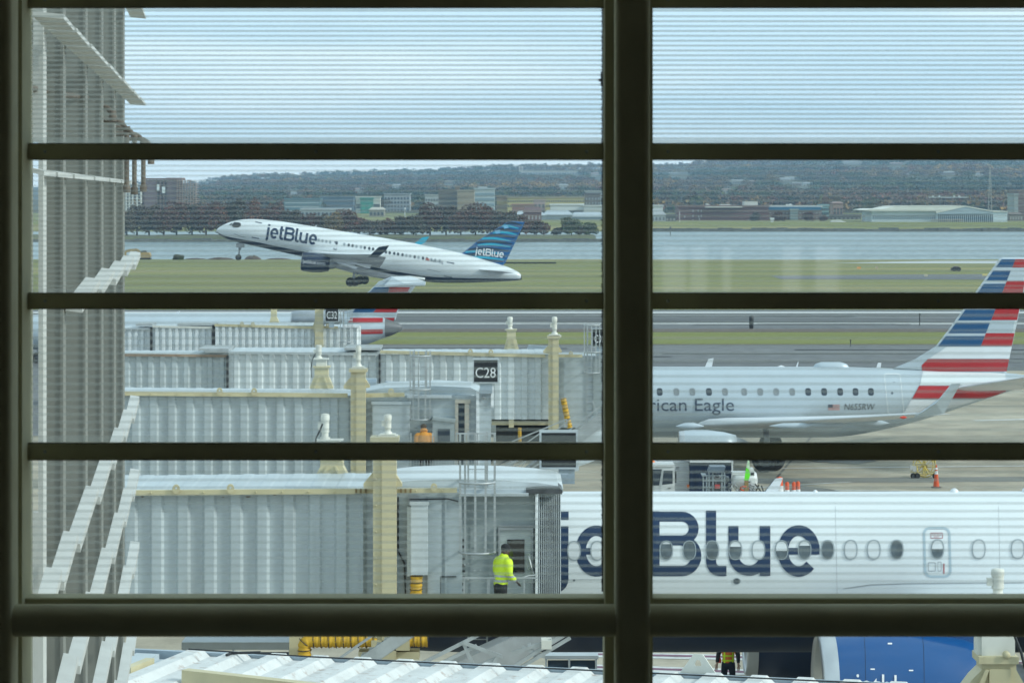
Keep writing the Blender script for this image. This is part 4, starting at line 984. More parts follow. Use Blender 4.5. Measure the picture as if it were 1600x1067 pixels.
cable(jc, [(493,552),(488,562),(486,575),(487,590)], DC+2.6)
cage(jc, [641,646,654.5,665,672], 548, 655, DC-.1, (556,608,655))
mb = MB()
for x in (641, 675, 712, 745, 757, 772): mb.pbox(x, 676, x+2, 742, DC-1.2, .04)
for y in (676, 712): mb.pbox(712, y, 775, y+2.5, DC-1.22, .05)
x = 646
while x < 745: mb.pbox(x, 716, x+.8, 742, DC-1.2, .02); x += 4.3
mb.pbox(636, 738.5, 776, 741, DC-1.25, 1.25); mb.build('handrail', STEEL, jc)

# ---------------------------------------------------------------- third bridge (D)
DD = 121.0
jd = thing('jet_bridge', 'pale grey-blue ribbed jet bridge behind the C28 sign with yellow air hose at its end', 'jet bridge', (-8, DD, 0), 'jet bridges along the pier')
tunnel(jd, 60, 356, 555, 640, DD+.55, 2.5, 18.6, JW, first=.15)
tunnel(jd, 357, 592, 551, 642, DD+.25, 2.8, 18.4, JW2, first=.4)
tunnel(jd, 594, 857, 554, 655, DD-.05, 3.1, 21.2, JW2, first=.35, duty=.58, rib=.11)
rail(jd, 60, 356, 551, 554, 4, DD+.5, m=RUST, name='rusty_rail')
rail(jd, 357, 592, 549, 552, 3.6, DD+.2, m=FRAMEW)
rail(jd, 594, 852, 547.5, 553.5, 5, DD-.1, lugs=(735,767), proud=.18)
mb = MB(); mb.pbox(310, 544.5, 357, 548, DD+.3, 2.6); mb.pbox(538, 543.5, 594, 547, DD, 2.6); mb.pbox(320,548.5,356,551,DD+.2,.2); mb.build('overlap_hood', STEEL, jd)
mb = MB(); mb.pbox(353.5, 556, 357, 606, DD+.15, .1); mb.pbox(591.5, 553, 594.5, 650, DD-.12, .1); mb.build('gasket', GASK, jd)
mb = MB(); mb.pbox(857, 556, 960, 668, DD+.05, 2.8); mb.build('tunnel_section', JW, jd)
rail(jd, 873, 910, 553.5, 554, 4.5, DD-.1, lugs=(892,), proud=.18, name='cross_rail')
mb = MB(); mb.pbox(768, 658, 870, 664, DD+.1, 2.4); mb.pbox(795, 656, 803, 668, DD-.15, .3); mb.build('underframe', CREAM, jd)
mb = MB(); mb.prism([(823,546),(826,539),(858,541),(856,549)], DD+3.3, .3); mb.build('cross_beam', JGREY, jd)
column(jd, 857, 873, 529, 672, DD-.6, head=(866.5,497,526,8.5), gusset=(549,8))
pedestal(jd, 799, 517, 548, 14, 23, DD+3.1, casing=None)
motor(jd, 797, 495, 516, 8.5, DD+3.3)
hose(jd, [(880,622),(884,642),(886,652),(890,668)], DD-.6, .13)
hose(jd, [(812,668),(812,690)], DD-.5, .08)
cage(jd, [913,918,924,931,937], 507, 582, DD-.4, (508,550,582))
mb = MB(); mb.pbox(873, 560, 881, 668, DD-.05, .08); mb.pbox(927,560,940,668,DD-.02,.05); mb.build('wall_panel', CABW, jd)
mb = MB(); mb.pbox(775, 667, 905, 690, DD+1, 1.5); mb.build('undercarriage', GASK, jd)
wheel(jd, (XX(845,DD), DD, .5), .5, .4)
st2 = thing('boarding_stairs', 'grey slanting steps and handrails descending left from the third jet bridge, beside its yellow hose', 'stairs', (2, 117, 0))
DS = 117.0
mb = MB(); mb.prism([(855,708),(860,700),(945,640),(950,640),(950,660),(880,712)], DS, 1.0); mb.build('flight', STEEL, st2)
mb = MB(); mb.prism([(866,716),(950,655),(950,712),(900,730)], DS+.05, .9); mb.build('side_panel', JW2, st2)
mb = MB()
for a, b_ in (((800,690),(886,655)),((870,672),(900,646)),((866,690),(940,633)),((810,700),(850,672)),((886,655),(886,668)),((908,640),(908,660)),((926,626),(934,648)),((778,742),(830,700))): mb.bar(P(*a, DS-.1), P(*b_, DS-.1), .05)
mb.build('handrail', STEEL, st2)
st3 = thing('boarding_stairs', 'grey slanting steps below the C28 jet bridge cab, rising behind the C26 sign', 'stairs', (1, 97, 0))
mb = MB(); mb.prism([(775,765),(845,716),(900,690),(905,698),(846,735),(800,765)], 98, .9); mb.build('flight', mat('stair_grey', (.16,.17,.17), .6, var=.15), st3)
mb = MB(); mb.prism([(795,765),(846,733),(905,698),(905,735),(850,745),(830,765)], 98.1, .8); mb.build('side_panel', JW2, st3)
mb = MB()
for a, b_ in (((775,735),(800,722)),((775,742),(810,718)),((826,728),(832,740)),((812,742),(848,722))): mb.bar(P(*a, 97.8), P(*b_, 97.8), .04)
for a, b_ in (((778,730),(812,716)),((784,738),(822,720)),((792,742),(806,718)),((806,740),(820,722))): mb.bar(P(*a, 97.9), P(*b_, 97.9), .03)
mb.build('handrail', STEEL, st3)

# ---------------------------------------------------------------- fourth bridge (E)
DE = 170.0
je = thing('jet_bridge', 'farthest white and grey striped-looking ribbed jet bridge, carrying the C32 sign', 'jet bridge', (-14, DE, 0), 'jet bridges along the pier')
JWH = mat('bridge_white_paint', (.70,.74,.75), .5, var=.06, scale=.6, dirt=.15, dirtc=(.4,.42,.42))
tunnel(je, 60, 236, 514, 590, DE+.6, 2.3, 9.8, JWH, first=.3, duty=.62, rib=.17, slope=.10)
tunnel(je, 238, 333, 511, 590, DE+.3, 2.6, 10.4, JWH, first=.4, duty=.62, rib=.17, slope=.10)
tunnel(je, 335, 492, 509, 590, DE, 2.9, 10.3, JWH, first=.1, duty=.62, rib=.17, slope=.10)
tunnel(je, 503, 560, 512, 590, DE, 2.9, 10.5, JWH, first=.1, duty=.62, rib=.17, slope=.10)
rail(je, 238, 333, 508.5, 510.5, 3.4, DE+.25, m=CREAMW); rail(je, 335, 492, 506, 510, 4, DE-.05, lugs=(378,395)); rail(je, 504, 528, 509, 510, 3.6, DE-.05, lugs=(512,)); rail(je, 60, 236, 511.5, 512.5, 2.6, DE+.5, m=FRAMEW)
mb = MB(); mb.pbox(212, 506, 238, 509.5, DE+.5, 2); mb.pbox(277, 506, 335, 509, DE+.3, 2); mb.build('overlap_hood', STEEL, je)
mb = MB(); mb.pbox(234.5, 511, 238, 552, DE+.1, .1); mb.pbox(331.5, 508, 335.5, 552, DE-.12, .1); mb.build('gasket', GASK, je)
mb = MB(); mb.pbox(560, 510, 562, 590, DE+.1, .3); mb.pbox(535,508,561,512,DE-.2,.3); mb.build('corner_trim', MATS['bright_trim'], je)
mb = MB(); mb.pbox(492, 480, 504.5, 600, DE-.6, .45); mb.prism([(488,512),(492,500),(492,522)][::1], DE-.4, .3); lc = mb.build('lift_column', CREAM, je)
mb = MB(); mb.prism([(423,478),(432,478),(432,495),(438,508),(420,508),(423,495)], DE+3, .4); mb.build('lift_column', CREAM, je)
cage(je, [532,538,544,550], 470, 535, DE-.5, (500,534))
gate_sign('C32', 508.5, 480, 528.5, 502, DE-.8, 'small black C32 gate sign above the farthest ribbed jet bridge', 510.5, 526.5, 486.5, 498, post=(514,522,512), frame=.8)
gate_sign('C28', 740.5, 562.5, 777.5, 597, DC-.3, 'black C28 gate sign on a post, in front of the ribbed bridge wall', 743, 774.5, 574, 590, post=(750,769,615), frame=2)
gate_sign('C26', 846, 676, 900, 730, DB+4.2, 'large black C26 gate sign above the jet bridge cab, crossed by a window bar', 850, 894, 692, 717, post=(873,898,756), frame=3)
gate_sign('C30', 926, 514.5, 946, 541, DD-.2, 'small black C30 gate sign behind a ladder cage, half hidden by the thick window post', 929, 944, 523, 535.5, post=(932,942,556), frame=1)

# ---------------------------------------------------------------- roof of the closest bridge (A), seen from above
z_r = 6.43
ja = thing('jet_bridge', 'closest jet bridge: white ribbed roof with rust stains along the bottom of the view', 'jet bridge', (0, 38, 0), 'jet bridges along the pier')
o0 = Vector((-3.24, 38.9, z_r)); ux = Vector((math.cos(R(-15.4)), math.sin(R(-15.4)), 0)); uy = Vector((math.sin(R(15.4))*-1, -math.cos(R(15.4)), 0))
def A_(s, t, z=0): return o0+ux*s+uy*t+Vector((0,0,z))
def slabA(mb, s0, s1, t0, t1, z0, z1): 
    q = [A_(s0,t0),A_(s1,t0),A_(s1,t1),A_(s0,t1)]
    mb.add([v+Vector((0,0,z0)) for v in q]+[v+Vector((0,0,z1)) for v in q], [(0,3,2,1),(4,5,6,7),(0,1,5,4),(1,2,6,5),(2,3,7,6),(3,0,4,7)])
mb = MB(); pr = []; s = -1.35; per = .605
while s < 13:
    for q, z in ((s,0),(s+.10,.09),(s+.30,.09),(s+.40,0)): pr.append((q, z))
    s += per
n = len(pr); T0, T1 = .0, 2.75
vs = [A_(q, T0, z) for q, z in pr]+[A_(q, T1, z) for q, z in pr]
mb.add(vs, [(i, n+i, n+i+1, i+1) for i in range(n-1)])
vs = [A_(q, T0, -.02) for q, z in pr]+[A_(q, T0, z) for q, z in pr]; mb.add(vs, [(i, i+1, n+i+1, n+i) for i in range(n-1)])
vs = [A_(q, T1, -.02) for q, z in pr]+[A_(q, T1, z) for q, z in pr]; mb.add(vs, [(i, i+1, n+i+1, n+i) for i in range(n-1)])
mb.build('roof', JROOFR, ja)
mb = MB(); slabA(mb, -1.5, 13, -.14, -.02, -.35, .045); slabA(mb, -3.5, -1.5, -.5, -.4, -.35, -.02); mb.build('roof_edge', JGREY, ja)
mb = MB(); mb.bar(P(288,1074,36.7), P(760,1128,34.8), .16, .42); slabA(mb, -1.52, -1.40, .9, 1.7, -.3, .10); mb.build('roof_rail', CREAM, ja)
mb = MB(); slabA(mb, -1.5, 13, 0, 2.75, -2.9, -.03); slabA(mb, -9, -1.55, -.3, 2.4, -3.0, -.2); mb.build('tunnel_section', JW, ja)
mb = MB(); slabA(mb, -9, -1.6, -.3, 2.4, -.2, -.12)
s = -8.8
while s < -1.7: slabA(mb, s, s+.34, -.25, 1.2, -.12, -.04); s += .605
mb.build('roof', JROOF, ja)
mb = MB(); mb.tube([A_(-1.1,.42,.16), A_(.6,.40,.13), A_(3.2,.40,.12), A_(12.5,.42,.12)], .011, 5); mb.build('lifeline_cable', BLACK, ja)
mb = MB()
for sx in np.arange(-1.2, 12, .605):
    mb.lathe([(0,.02),(.02,.02),(.03,.001)], A_(sx+.5,.12,.0), 'Z', 6)
mb.build('roof_bolt', BLACK, ja)
mb = MB(); c = A_(-1.45+.9, .3, .11); mb.tube([c, c+ux*.45+Vector((0,0,.03))], .02, 6); mb.tube([c+ux*.02, c+ux*.02+uy*.16], .02, 6); mb.build('cable_anchor', BLACK, ja)
# lug plate with a hole
mb = MB(); lc = A_(5.86, -.16, .0)
outer = [(-.24,0),(-.24,.05),(-.06,.30),(.06,.30),(.24,.05),(.24,0)]
hole = [(.045*math.cos(R(a)), .17+.06*math.sin(R(a))) for a in (210,180,120,60,0,-30)]
for i in range(6):
    j = (i+1)%6
    q = [outer[i], outer[j], hole[j], hole[i]]
    f_ = [lc+ux*a+Vector((0,0,b)) for a, b in q]; bk = [v-uy*.03 for v in f_]
    mb.add(f_+bk, [(0,1,2,3),(7,6,5,4)]+[(k,(k+1)%4,4+(k+1)%4,4+k) for k in range(4)])
mb.build('lug_plate', CREAMW, ja)
# column head at the right edge
DA = 38.6
mb = MB(); mb.prism([(1534,1037),(1588,1037),(1588,1046),(1604,1075),(1604,1090),(1498,1090),(1520,1060),(1534,1046)], DA, .45)
mb.prism([(1540,1046),(1546,1046),(1530,1090),(1520,1090)], DA-.06, .06); mb.pbox(1530, 1026, 1592, 1037, DA-.06, .6); mb.pbox(1546,1045,1580,1090,DA-.05,.05); lcA = mb.build('lift_column', CREAM, ja)
mb = MB(); mb.pbox(1534, 935, 1586, 1025, DA+.05, .42); mb.pbox(1527, 980, 1534, 1025, DA+.1, .3); mb.pbox(1529,988,1534,992,DA+.05,.05); mb.build('head_casing', CREAMW, lcA)
mb = MB(); c = P(1572, 1022, DA-.04); mb.lathe([(-.06,.001),(-.06,.05),(.02,.05)], c, 'Y', 14); mb.build('bearing', CREAM, lcA)
motor(lcA, 1559, 888, 934, 21, DA+.25)
cable(lcA, [(1583,985),(1588,1000),(1596,1020),(1602,1045)], DA-.1, r=.02)
# ================================================================== sun screen at the left of the view
FINM = mat('screen_fin_paint', (.20,.205,.185), .6, var=.08, scale=2, stretch=(1,1,.15), dirt=.3, dirtc=(.20,.19,.15))
LEDM = mat('screen_ledge_paint', (.52,.53,.51), .5, var=.08, scale=3, dirt=.35, dirtc=(.42,.39,.33))
KS = 4032.0
def SD(px): return KS/(360-px)
scr = thing('sun_screen', 'tall louvred sun screen of grey upright fins and white ledges outside the window', 'sun screen', (-2.9, 18, 0))
fins = [(98,63),(133,92),(158,126),(178,150),(192,172)]
for px, lx in fins:
    D = SD(px); mb = MB(); X1 = XX(px, D); X0 = XX(lx, D)
    mb.box(X0, X1, D, D+.04, 5.2, 16.4); mb.box(X1-.012, X1+.004, D-.01, D+.085, 5.2, 16.4); mb.build('fin', FINM, scr)
D = SD(70); mb = MB(); mb.box(XX(60,D), XX(67.5,D), D, D+.1, 5.2, 16.4); mb.build('fin', LEDM, scr)
D = 13.2; mb = MB(); mb.box(XX(20,D), XX(46,D), D, D+.1, 5.2, 16.4); mb.build('fin', FINM, scr)
# white panel seen between the fins near the top, darker slots lower down
mb = MB(); mb.pbox(30, -20, 62, 222, 14.6, .05); mb.pbox(30, 800, 62, 1080, 14.6, .05); mb.build('back_panel', LEDM, scr)
bays = [46, 70, 98, 133, 158, 178, 192, 203]
for y24, wd in ((-150,.16),(5,.14),(150,.14),(281,.05),(405,.09),(645,.08),(767,.08),(888,.08),(1008,.08),(1130,.08)):
    z = ZZ(y24, 24.0); mb = MB()
    for i in range(2 if y24 == 405 else 0, len(bays)-1):
        d0, d1 = SD(bays[i]), SD(bays[i+1]); x0 = XX(bays[i], d0); x1 = XX(bays[i+1], d1)
        dz = .035 if z < H-.2 else 0.0
        a0 = (x0+.012, d0+.02, z-dz); a1 = (x1+.012, d1-.05, z+dz)
        b1 = (x1+.012+wd, d1-.05, z+dz-.012); b0 = (x0+.012+wd, d0+.02, z-dz-.012)
        t = .045 if z < H-.2 else .022
        vs = [a0, a1, b1, b0]; vs += [(q[0], q[1], q[2]-t) for q in vs]
        mb.add(vs, [(0,3,2,1),(4,5,6,7),(0,1,5,4),(1,2,6,5),(2,3,7,6),(3,0,4,7)])
    mb.build('ledge', LEDM, scr)
# shadow soffit strips under the high ledges
for y24 in ():
    z = ZZ(y24, 24.0); mb = MB()
    for i in range(len(bays)-1):
        d0, d1 = SD(bays[i]), SD(bays[i+1]); x0 = XX(bays[i], d0); x1 = XX(bays[i+1], d1)
        mb.add([(x0-.10,d0,z-.10),(x1-.10,d1-.04,z-.10),(x1+.11,d1-.04,z-.10),(x0+.11,d0,z-.10),(x0-.10,d0,z-.13),(x1-.10,d1-.04,z-.13),(x1+.11,d1-.04,z-.13),(x0+.11,d0,z-.13)],
               [(0,3,2,1),(4,5,6,7),(0,1,5,4),(1,2,6,5),(2,3,7,6),(3,0,4,7)])
    mb.build('soffit', FINM, scr)
# thin cross wires in the lower screen bays
# goose-neck pipes sticking out of the screen
GOOSE = mat('weathered_pipe', (.12,.10,.08), .7, var=.4, scale=12)
for k, (px, py, d, dn) in enumerate(((181,164,20.2,188),(203,188,21.2,299),(215,200,22.3,302),(229,209,23.2,298),(241,217,24.2,255))):
    x = XX(px-5, d); z = ZZ(py, d); x0 = XX(max(100, px-72), d); r = .019
    pts = [(x0, d, z)]+[(x-.10, d, z)]+[(x-.10+.10*math.sin(R(a)), d, z-.10*(1-math.cos(R(a)))) for a in (22,45,67,90)]+[(x, d, ZZ(dn, d))]
    mb = MB(); mb.tube(pts, r, 8); mb.lathe([(0,r*1.5),(.05,r*1.5),(.06,r)], (x, d, ZZ(dn, d)-.01), 'Z', 10); mb.lathe([(0,r),(0,r*1.4),(.04,r*1.4),(.04,r)], (x, d, ZZ(py+18, d)), 'Z', 10)
    mb.build('gooseneck_pipe', GOOSE, scr)
mb = MB(); mb.tube([P(46,137,14.2), P(62,141,15), P(95,148,16.5), P(135,153,18.5)], .018, 8); mb.build('conduit', GOOSE, scr)

# ================================================================== the window and the room
WF = mat('window_frame_paint', (.50,.48,.33), .8, spec=.2, var=.08, scale=6)
DGL = 7.27
win = thing('curtain_wall_window', 'dark window grid with rounded posts, thin bars and finely striped glass', 'window', (0, DGL, 11.2))
GM = bpy.data.materials.new('window_glass'); GM.use_nodes = True; nt = GM.node_tree; N = nt.nodes; L = nt.links; N.remove(N['Principled BSDF'])
tr = N.new('ShaderNodeBsdfTransparent'); tr.inputs['Color'].default_value = (.865,.97,.985,1)
gl = N.new('ShaderNodeBsdfGlossy'); gl.inputs['Roughness'].default_value = .02
fr = N.new('ShaderNodeFresnel'); fr.inputs['IOR'].default_value = 1.62
ms = N.new('ShaderNodeMixShader'); L.new(fr.outputs[0], ms.inputs[0]); L.new(tr.outputs[0], ms.inputs[1]); L.new(gl.outputs[0], ms.inputs[2])
tcg = N.new('ShaderNodeTexCoord'); ng = N.new('ShaderNodeTexNoise'); ng.inputs['Scale'].default_value = 5; ng.inputs['Detail'].default_value = 7; ng.inputs['Roughness'].default_value = .65; L.new(tcg.outputs['Object'], ng.inputs['Vector'])
mg = N.new('ShaderNodeMapRange'); mg.inputs['From Min'].default_value = .52; mg.inputs['From Max'].default_value = .8; mg.inputs['To Min'].default_value = 0; mg.inputs['To Max'].default_value = .06; L.new(ng.outputs['Fac'], mg.inputs['Value'])
tg = N.new('ShaderNodeBsdfTranslucent'); tg.inputs['Color'].default_value = (.6,.6,.58,1)
m2g = N.new('ShaderNodeMixShader'); L.new(mg.outputs[0], m2g.inputs[0]); L.new(ms.outputs[0], m2g.inputs[1]); L.new(tg.outputs[0], m2g.inputs[2]); L.new(m2g.outputs[0], N['Material Output'].inputs[0])
FM = bpy.data.materials.new('ceramic_frit'); FM.use_nodes = True; nt = FM.node_tree; N = nt.nodes; L = nt.links; N.remove(N['Principled BSDF'])
tr = N.new('ShaderNodeBsdfTransparent'); tr.inputs['Color'].default_value = (1,1,1,1)
tl_ = N.new('ShaderNodeBsdfTranslucent'); tl_.inputs['Color'].default_value = (.42,.44,.41,1)
ms = N.new('ShaderNodeMixShader'); ms.inputs[0].default_value = FRIT; L.new(tr.outputs[0], ms.inputs[1]); L.new(tl_.outputs[0], ms.inputs[2]); L.new(ms.outputs[0], N['Material Output'].inputs[0])
FM2 = FM.copy(); FM2.name = 'ceramic_frit_light'; [setattr(n.inputs[0], 'default_value', FRIT*.62) for n in FM2.node_tree.nodes if n.type == 'MIX_SHADER']
s7 = DGL/F; zfl, zce = 11.2, 14.9
mull = [(-2*970+8), (-970+8), 8, 980, 1950, 2920]
rows = [(-242,-216),(-12,12.5),(225,249.5),(458,482),(692,717.5)]           # bars, at the glass
def GZ(y): return ZZ(y, DGL)
def GX(x): return XX(x, DGL)
# flanges and tubes of the posts
tubes = {-1932:-2000, -962:-990, 8:-6, 980:988, 1950:1976, 2920:2970}
for m_ in mull:
    mb = MB(); mb.box(GX(m_-37), GX(m_-20), DGL-.10, DGL+.05, zfl, zce); mb.box(GX(m_+20), GX(m_+37), DGL-.10, DGL+.05, zfl, zce); mb.box(GX(m_-20.2), GX(m_+20.2), DGL-.13, DGL+.03, zfl, zce)
    c = XX(tubes[m_], 7.0); w_ = 27*7/F
    # round-cornered hollow section, long axis towards the room
    pts = []
    for cx, cy, a0 in ((w_-.02,.035,0),(-w_+.02,.035,90),(-w_+.018,-.05,180),(w_-.018,-.05,270)):
        for i in range(6):
            a = R(a0+18*i); r_ = .02 if cy > 0 else .018; pts.append((c+cx+r_*math.cos(a), 7.0+.03+cy+r_*math.sin(a)))
    n = len(pts); vs = [(x,y,zfl) for x,y in pts]+[(x,y,zce) for x,y in pts]
    mb.add(vs, [(i,(i+1)%n,n+(i+1)%n,n+i) for i in range(n)], smooth=True)
    mb.build('mullion', WF, win)
for k in range(len(mull)-1):
    x0, x1 = GX(mull[k]+36.5), GX(mull[k+1]-36.5)
    for y0, y1 in rows:
        mb = MB(); mb.box(x0, x1, DGL-.012, DGL+.03, GZ(y1), GZ(y0))
        mb.box(x0, x1, DGL-.016, DGL-.012, GZ(y1)+.0015, GZ(y1)+.005); gb_ = mb.build('glazing_bar', WF, win)
        mb = MB(); mb.box(x0, x1, DGL-.013, DGL-.002, GZ(y0), GZ(y0)+.0016); mb.box(x0, x1, DGL-.013, DGL-.002, GZ(y1)-.0016, GZ(y1)); mb.build('gasket', mat('black_sealant', (.02,.02,.02), .8), gb_)
        mb = MB()
        for q_ in (.03, .5, .97):
            c_ = Vector((x0+(x1-x0)*q_, DGL-.0121, (GZ(y0)+GZ(y1))/2)); mb.lathe([(0,.0045),(-.0015,.004),(-.002,.001)], c_, 'Y', 10)
        mb.build('screw_heads', STEEL, gb_)
    for yt in (929.5,):                                        # transom: flange with a round tube in front
        mb = MB(); mb.box(x0, x1, DGL-.05, DGL+.03, GZ(yt+36), GZ(yt)); mb.box(x0, x1, DGL-.056, DGL-.05, GZ(yt+2.6), GZ(yt+.6))
        xa = XX(tubes[mull[k]]+27, 7.0); xb = XX(tubes[mull[k+1]]-27, 7.0); zc = ZZ(971.5, 7.0); r_ = 25.0*7/F
        pts = [(7.03+.055*math.cos(R(a)), zc+r_*math.copysign(abs(math.sin(R(a)))**.75, math.sin(R(a)))) for a in range(0,360,15)]
        n = len(pts); vs = [(xa,y,z) for y,z in pts]+[(xb,y,z) for y,z in pts]
        mb.add(vs, [(i,(i+1)%n,n+(i+1)%n,n+i) for i in range(n)], smooth=True); mb.build('transom', WF, win)
    mb = MB(); mb.box(x0, x1, DGL-.04, DGL+.03, zfl, zfl+.1); mb.build('sill', WF, win)
    # glass, one sheet per bay above and below the transom, frit lines fired on its outer face
    for (a, b_, fr_) in ((-400, 929.5, 1), (965, 1310, 0)):
        zb_, zt_ = max(zfl+.1, GZ(b_)), min(zce, GZ(a))
        mb = MB(); mb.add([(x0,DGL+.032,zb_),(x1,DGL+.032,zb_),(x1,DGL+.032,zt_),(x0,DGL+.032,zt_)], [(0,1,2,3)]); g_ = mb.build('glass_pane', GM, win, fixn=False)
        if fr_:
            mb = MB(); Y = DGL+.036
            def lin(ya, yb): mb.add([(x0,Y,GZ(yb)),(x1,Y,GZ(yb)),(x1,Y,GZ(ya)),(x0,Y,GZ(ya))], [(0,1,2,3)])
            def run(ya, yb, per, duty, ph=0.0):
                y = ya+per*ph
                while y+per*duty < yb: lin(y, y+per*duty); y += per
            run(-400, -240, 7.66, .45); run(-216, -12, 7.66, .45)
            lin(13, 17.6); run(17.6, 219, 7.66, .46, .70); lin(218.2, 225)
            lin(249, 252); run(252, 452, 7.85, .42, .7); lin(451.6, 458)
            lin(482, 484); run(484, 682, 11.95, .40, .6); lin(682, 692)
            run(718, 916, 12.25, .38, .55); lin(921, 922.2)
            mb.mi = [1 if sum(mb.v[i].z for i in f)/4 < GZ(245) else 0 for f in mb.f]; mb.build('frit_lines', [FM, FM2], g_, fixn=False)
    mb = MB(); x_ = GX(mull[k+1]-38.3)                          # dark ragged sealant bead
    y = -380
    while y < 925:
        w_ = random.uniform(.6, 1.8); mb.box(x_-w_*s7, x_+1.5*s7, DGL+.015, DGL+.031, GZ(y+3.2), GZ(y)); y += 4.2
    if k == 2: mb.box(x_-6*s7, x_, DGL+.02, DGL+.031, GZ(127), GZ(123)); mb.box(x_-2.6*s7, x_, DGL+.02, DGL+.031, GZ(134), GZ(112))
    mb.build('sealant_bead', mat('black_sealant', (.02,.02,.02), .8), win)
# room behind the glass
RW = mat('room_wall_paint', (.72,.71,.64), .8, var=.05)
def roombox(name, a): 
    mb = MB(); mb.box(*a); return struct(mb.build(name, RW if 'floor' not in name else mat('dark_carpet', (.16,.15,.13), .95, var=.2, scale=8)))
roombox('floor', (-9, 9, -5, DGL+.1, 11.0, 11.2)); roombox('ceiling', (-9, 9, -5, DGL+.1, 14.9, 15.15))

mb = MB(); DVr = 2*DGL+5.0
ops = [(a*1.0, b) for a, b in ((1036,1074),(1080,1108),(1130,1146),(1224,1256),(1276,1317))]  # added openings in the unseen wall, placed to reflect as pale bands in the glass
zt_, zb_ = ZZ(386, DVr), ZZ(480, DVr); xl = -9
mb.box(-9, 9, -5.2, -5.0, 11.2, zb_); mb.box(-9, 9, -5.2, -5.0, zt_, 14.9)
for a, b in ops: mb.box(xl, XX(a, DVr), -5.2, -5.0, zb_+.001, zt_-.001); xl = XX(b, DVr)
mb.box(xl, 9, -5.2, -5.0, zb_+.001, zt_-.001)
struct(mb.build('back_wall', RW)); roombox('side_wall', (-9.2, -9, -5.2, DGL+.1, 11.0, 15.15)); roombox('side_wall', (9, 9.2, -5.2, DGL+.1, 11.0, 15.15))
roombox('pier_wall', (GX(2957)+.0, 9, DGL-.05, DGL+.1, 11.2, 14.9)); roombox('pier_wall', (-9, GX(-1969), DGL-.05, DGL+.1, 11.2, 14.9))

# ================================================================== people
SKIN = mat('skin', (.32,.19,.13), .6, var=.06)
SKIND = mat('deep_skin', (.07,.04,.028), .6, var=.06)
HIVIS = mat('hi_vis_yellow', (.62,.82,.02), .6, var=.05, scale=5)
REFL = mat('reflective_tape', (.42,.46,.45), .3, metal=.3)
BLKC = mat('black_cloth', (.012,.013,.016), .9, var=.3)
NAVC = mat('navy_cloth', (.012,.018,.035), .9, var=.3)
ORNG = mat('ochre_hoodie', (.55,.24,.04), .9, var=.10, scale=6)
def skin(name, pts, edges, m, parent, sub=2, xf=None):
    me = bpy.data.meshes.new(name); me.from_pydata([xf@Vector(p[:3]) if xf else p[:3] for p in pts], edges, [])
    o = bpy.data.objects.new(name, me); col.objects.link(o)
    sk = o.modifiers.new('s', 'SKIN'); sk.use_smooth_shade = True; su = o.modifiers.new('u', 'SUBSURF'); su.levels = sub; su.render_levels = sub
    for i, p in enumerate(pts):
        sv = me.skin_vertices[0].data[i]; r = p[3]; sv.radius = (r, p[4] if len(p) > 4 else r)
    me.skin_vertices[0].data[0].use_root = True
    dg = bpy.context.evaluated_depsgraph_get(); dg.update()
    nm = bpy.data.meshes.new_from_object(o.evaluated_get(dg)); nm.name = name
    bpy.data.objects.remove(o); o = bpy.data.objects.new(name, nm); col.objects.link(o); nm.materials.clear(); nm.materials.append(m)
    o.parent = parent; return o
def skin_union(name, chains, m, parent, X, vox=.017):
    os_ = [skin('chain', p, e, m, parent, xf=X) for p, e in chains]
    bm = bmesh.new()
    for o in os_: bm.from_mesh(o.data); bpy.data.objects.remove(o)
    me = bpy.data.meshes.new(name); bm.to_mesh(me); bm.free(); o = bpy.data.objects.new(name, me); col.objects.link(o)
    rm = o.modifiers.new('r', 'REMESH'); rm.mode = 'VOXEL'; rm.voxel_size = vox; rm.use_smooth_shade = True
    sm = o.modifiers.new('s', 'SMOOTH'); sm.factor = .6; sm.iterations = 4
    dg = bpy.context.evaluated_depsgraph_get(); dg.update(); nm = bpy.data.meshes.new_from_object(o.evaluated_get(dg)); nm.name = name
    bpy.data.objects.remove(o); o = bpy.data.objects.new(name, nm); col.objects.link(o); nm.materials.clear(); nm.materials.append(m); o.parent = parent; return o
def shell_band(src, z0, z1, name, m, parent, off=.006, xr=None):
    bm = bmesh.new(); bm.from_mesh(src.data)
    for z in (z0, z1): bmesh.ops.bisect_plane(bm, geom=bm.verts[:]+bm.edges[:]+bm.faces[:], plane_co=(0,0,z), plane_no=(0,0,1))
    kill = [f for f in bm.faces if not (z0 < f.calc_center_median().z < z1) or (xr and not xr(f.calc_center_median()))]
    bmesh.ops.delete(bm, geom=kill, context='FACES')
    bm.normal_update()
    for v in bm.verts: v.co += v.normal*off
    me = bpy.data.meshes.new(name); bm.to_mesh(me); bm.free(); me.materials.append(m)
    o = bpy.data.objects.new(name, me); col.objects.link(o); o.parent = parent; return o
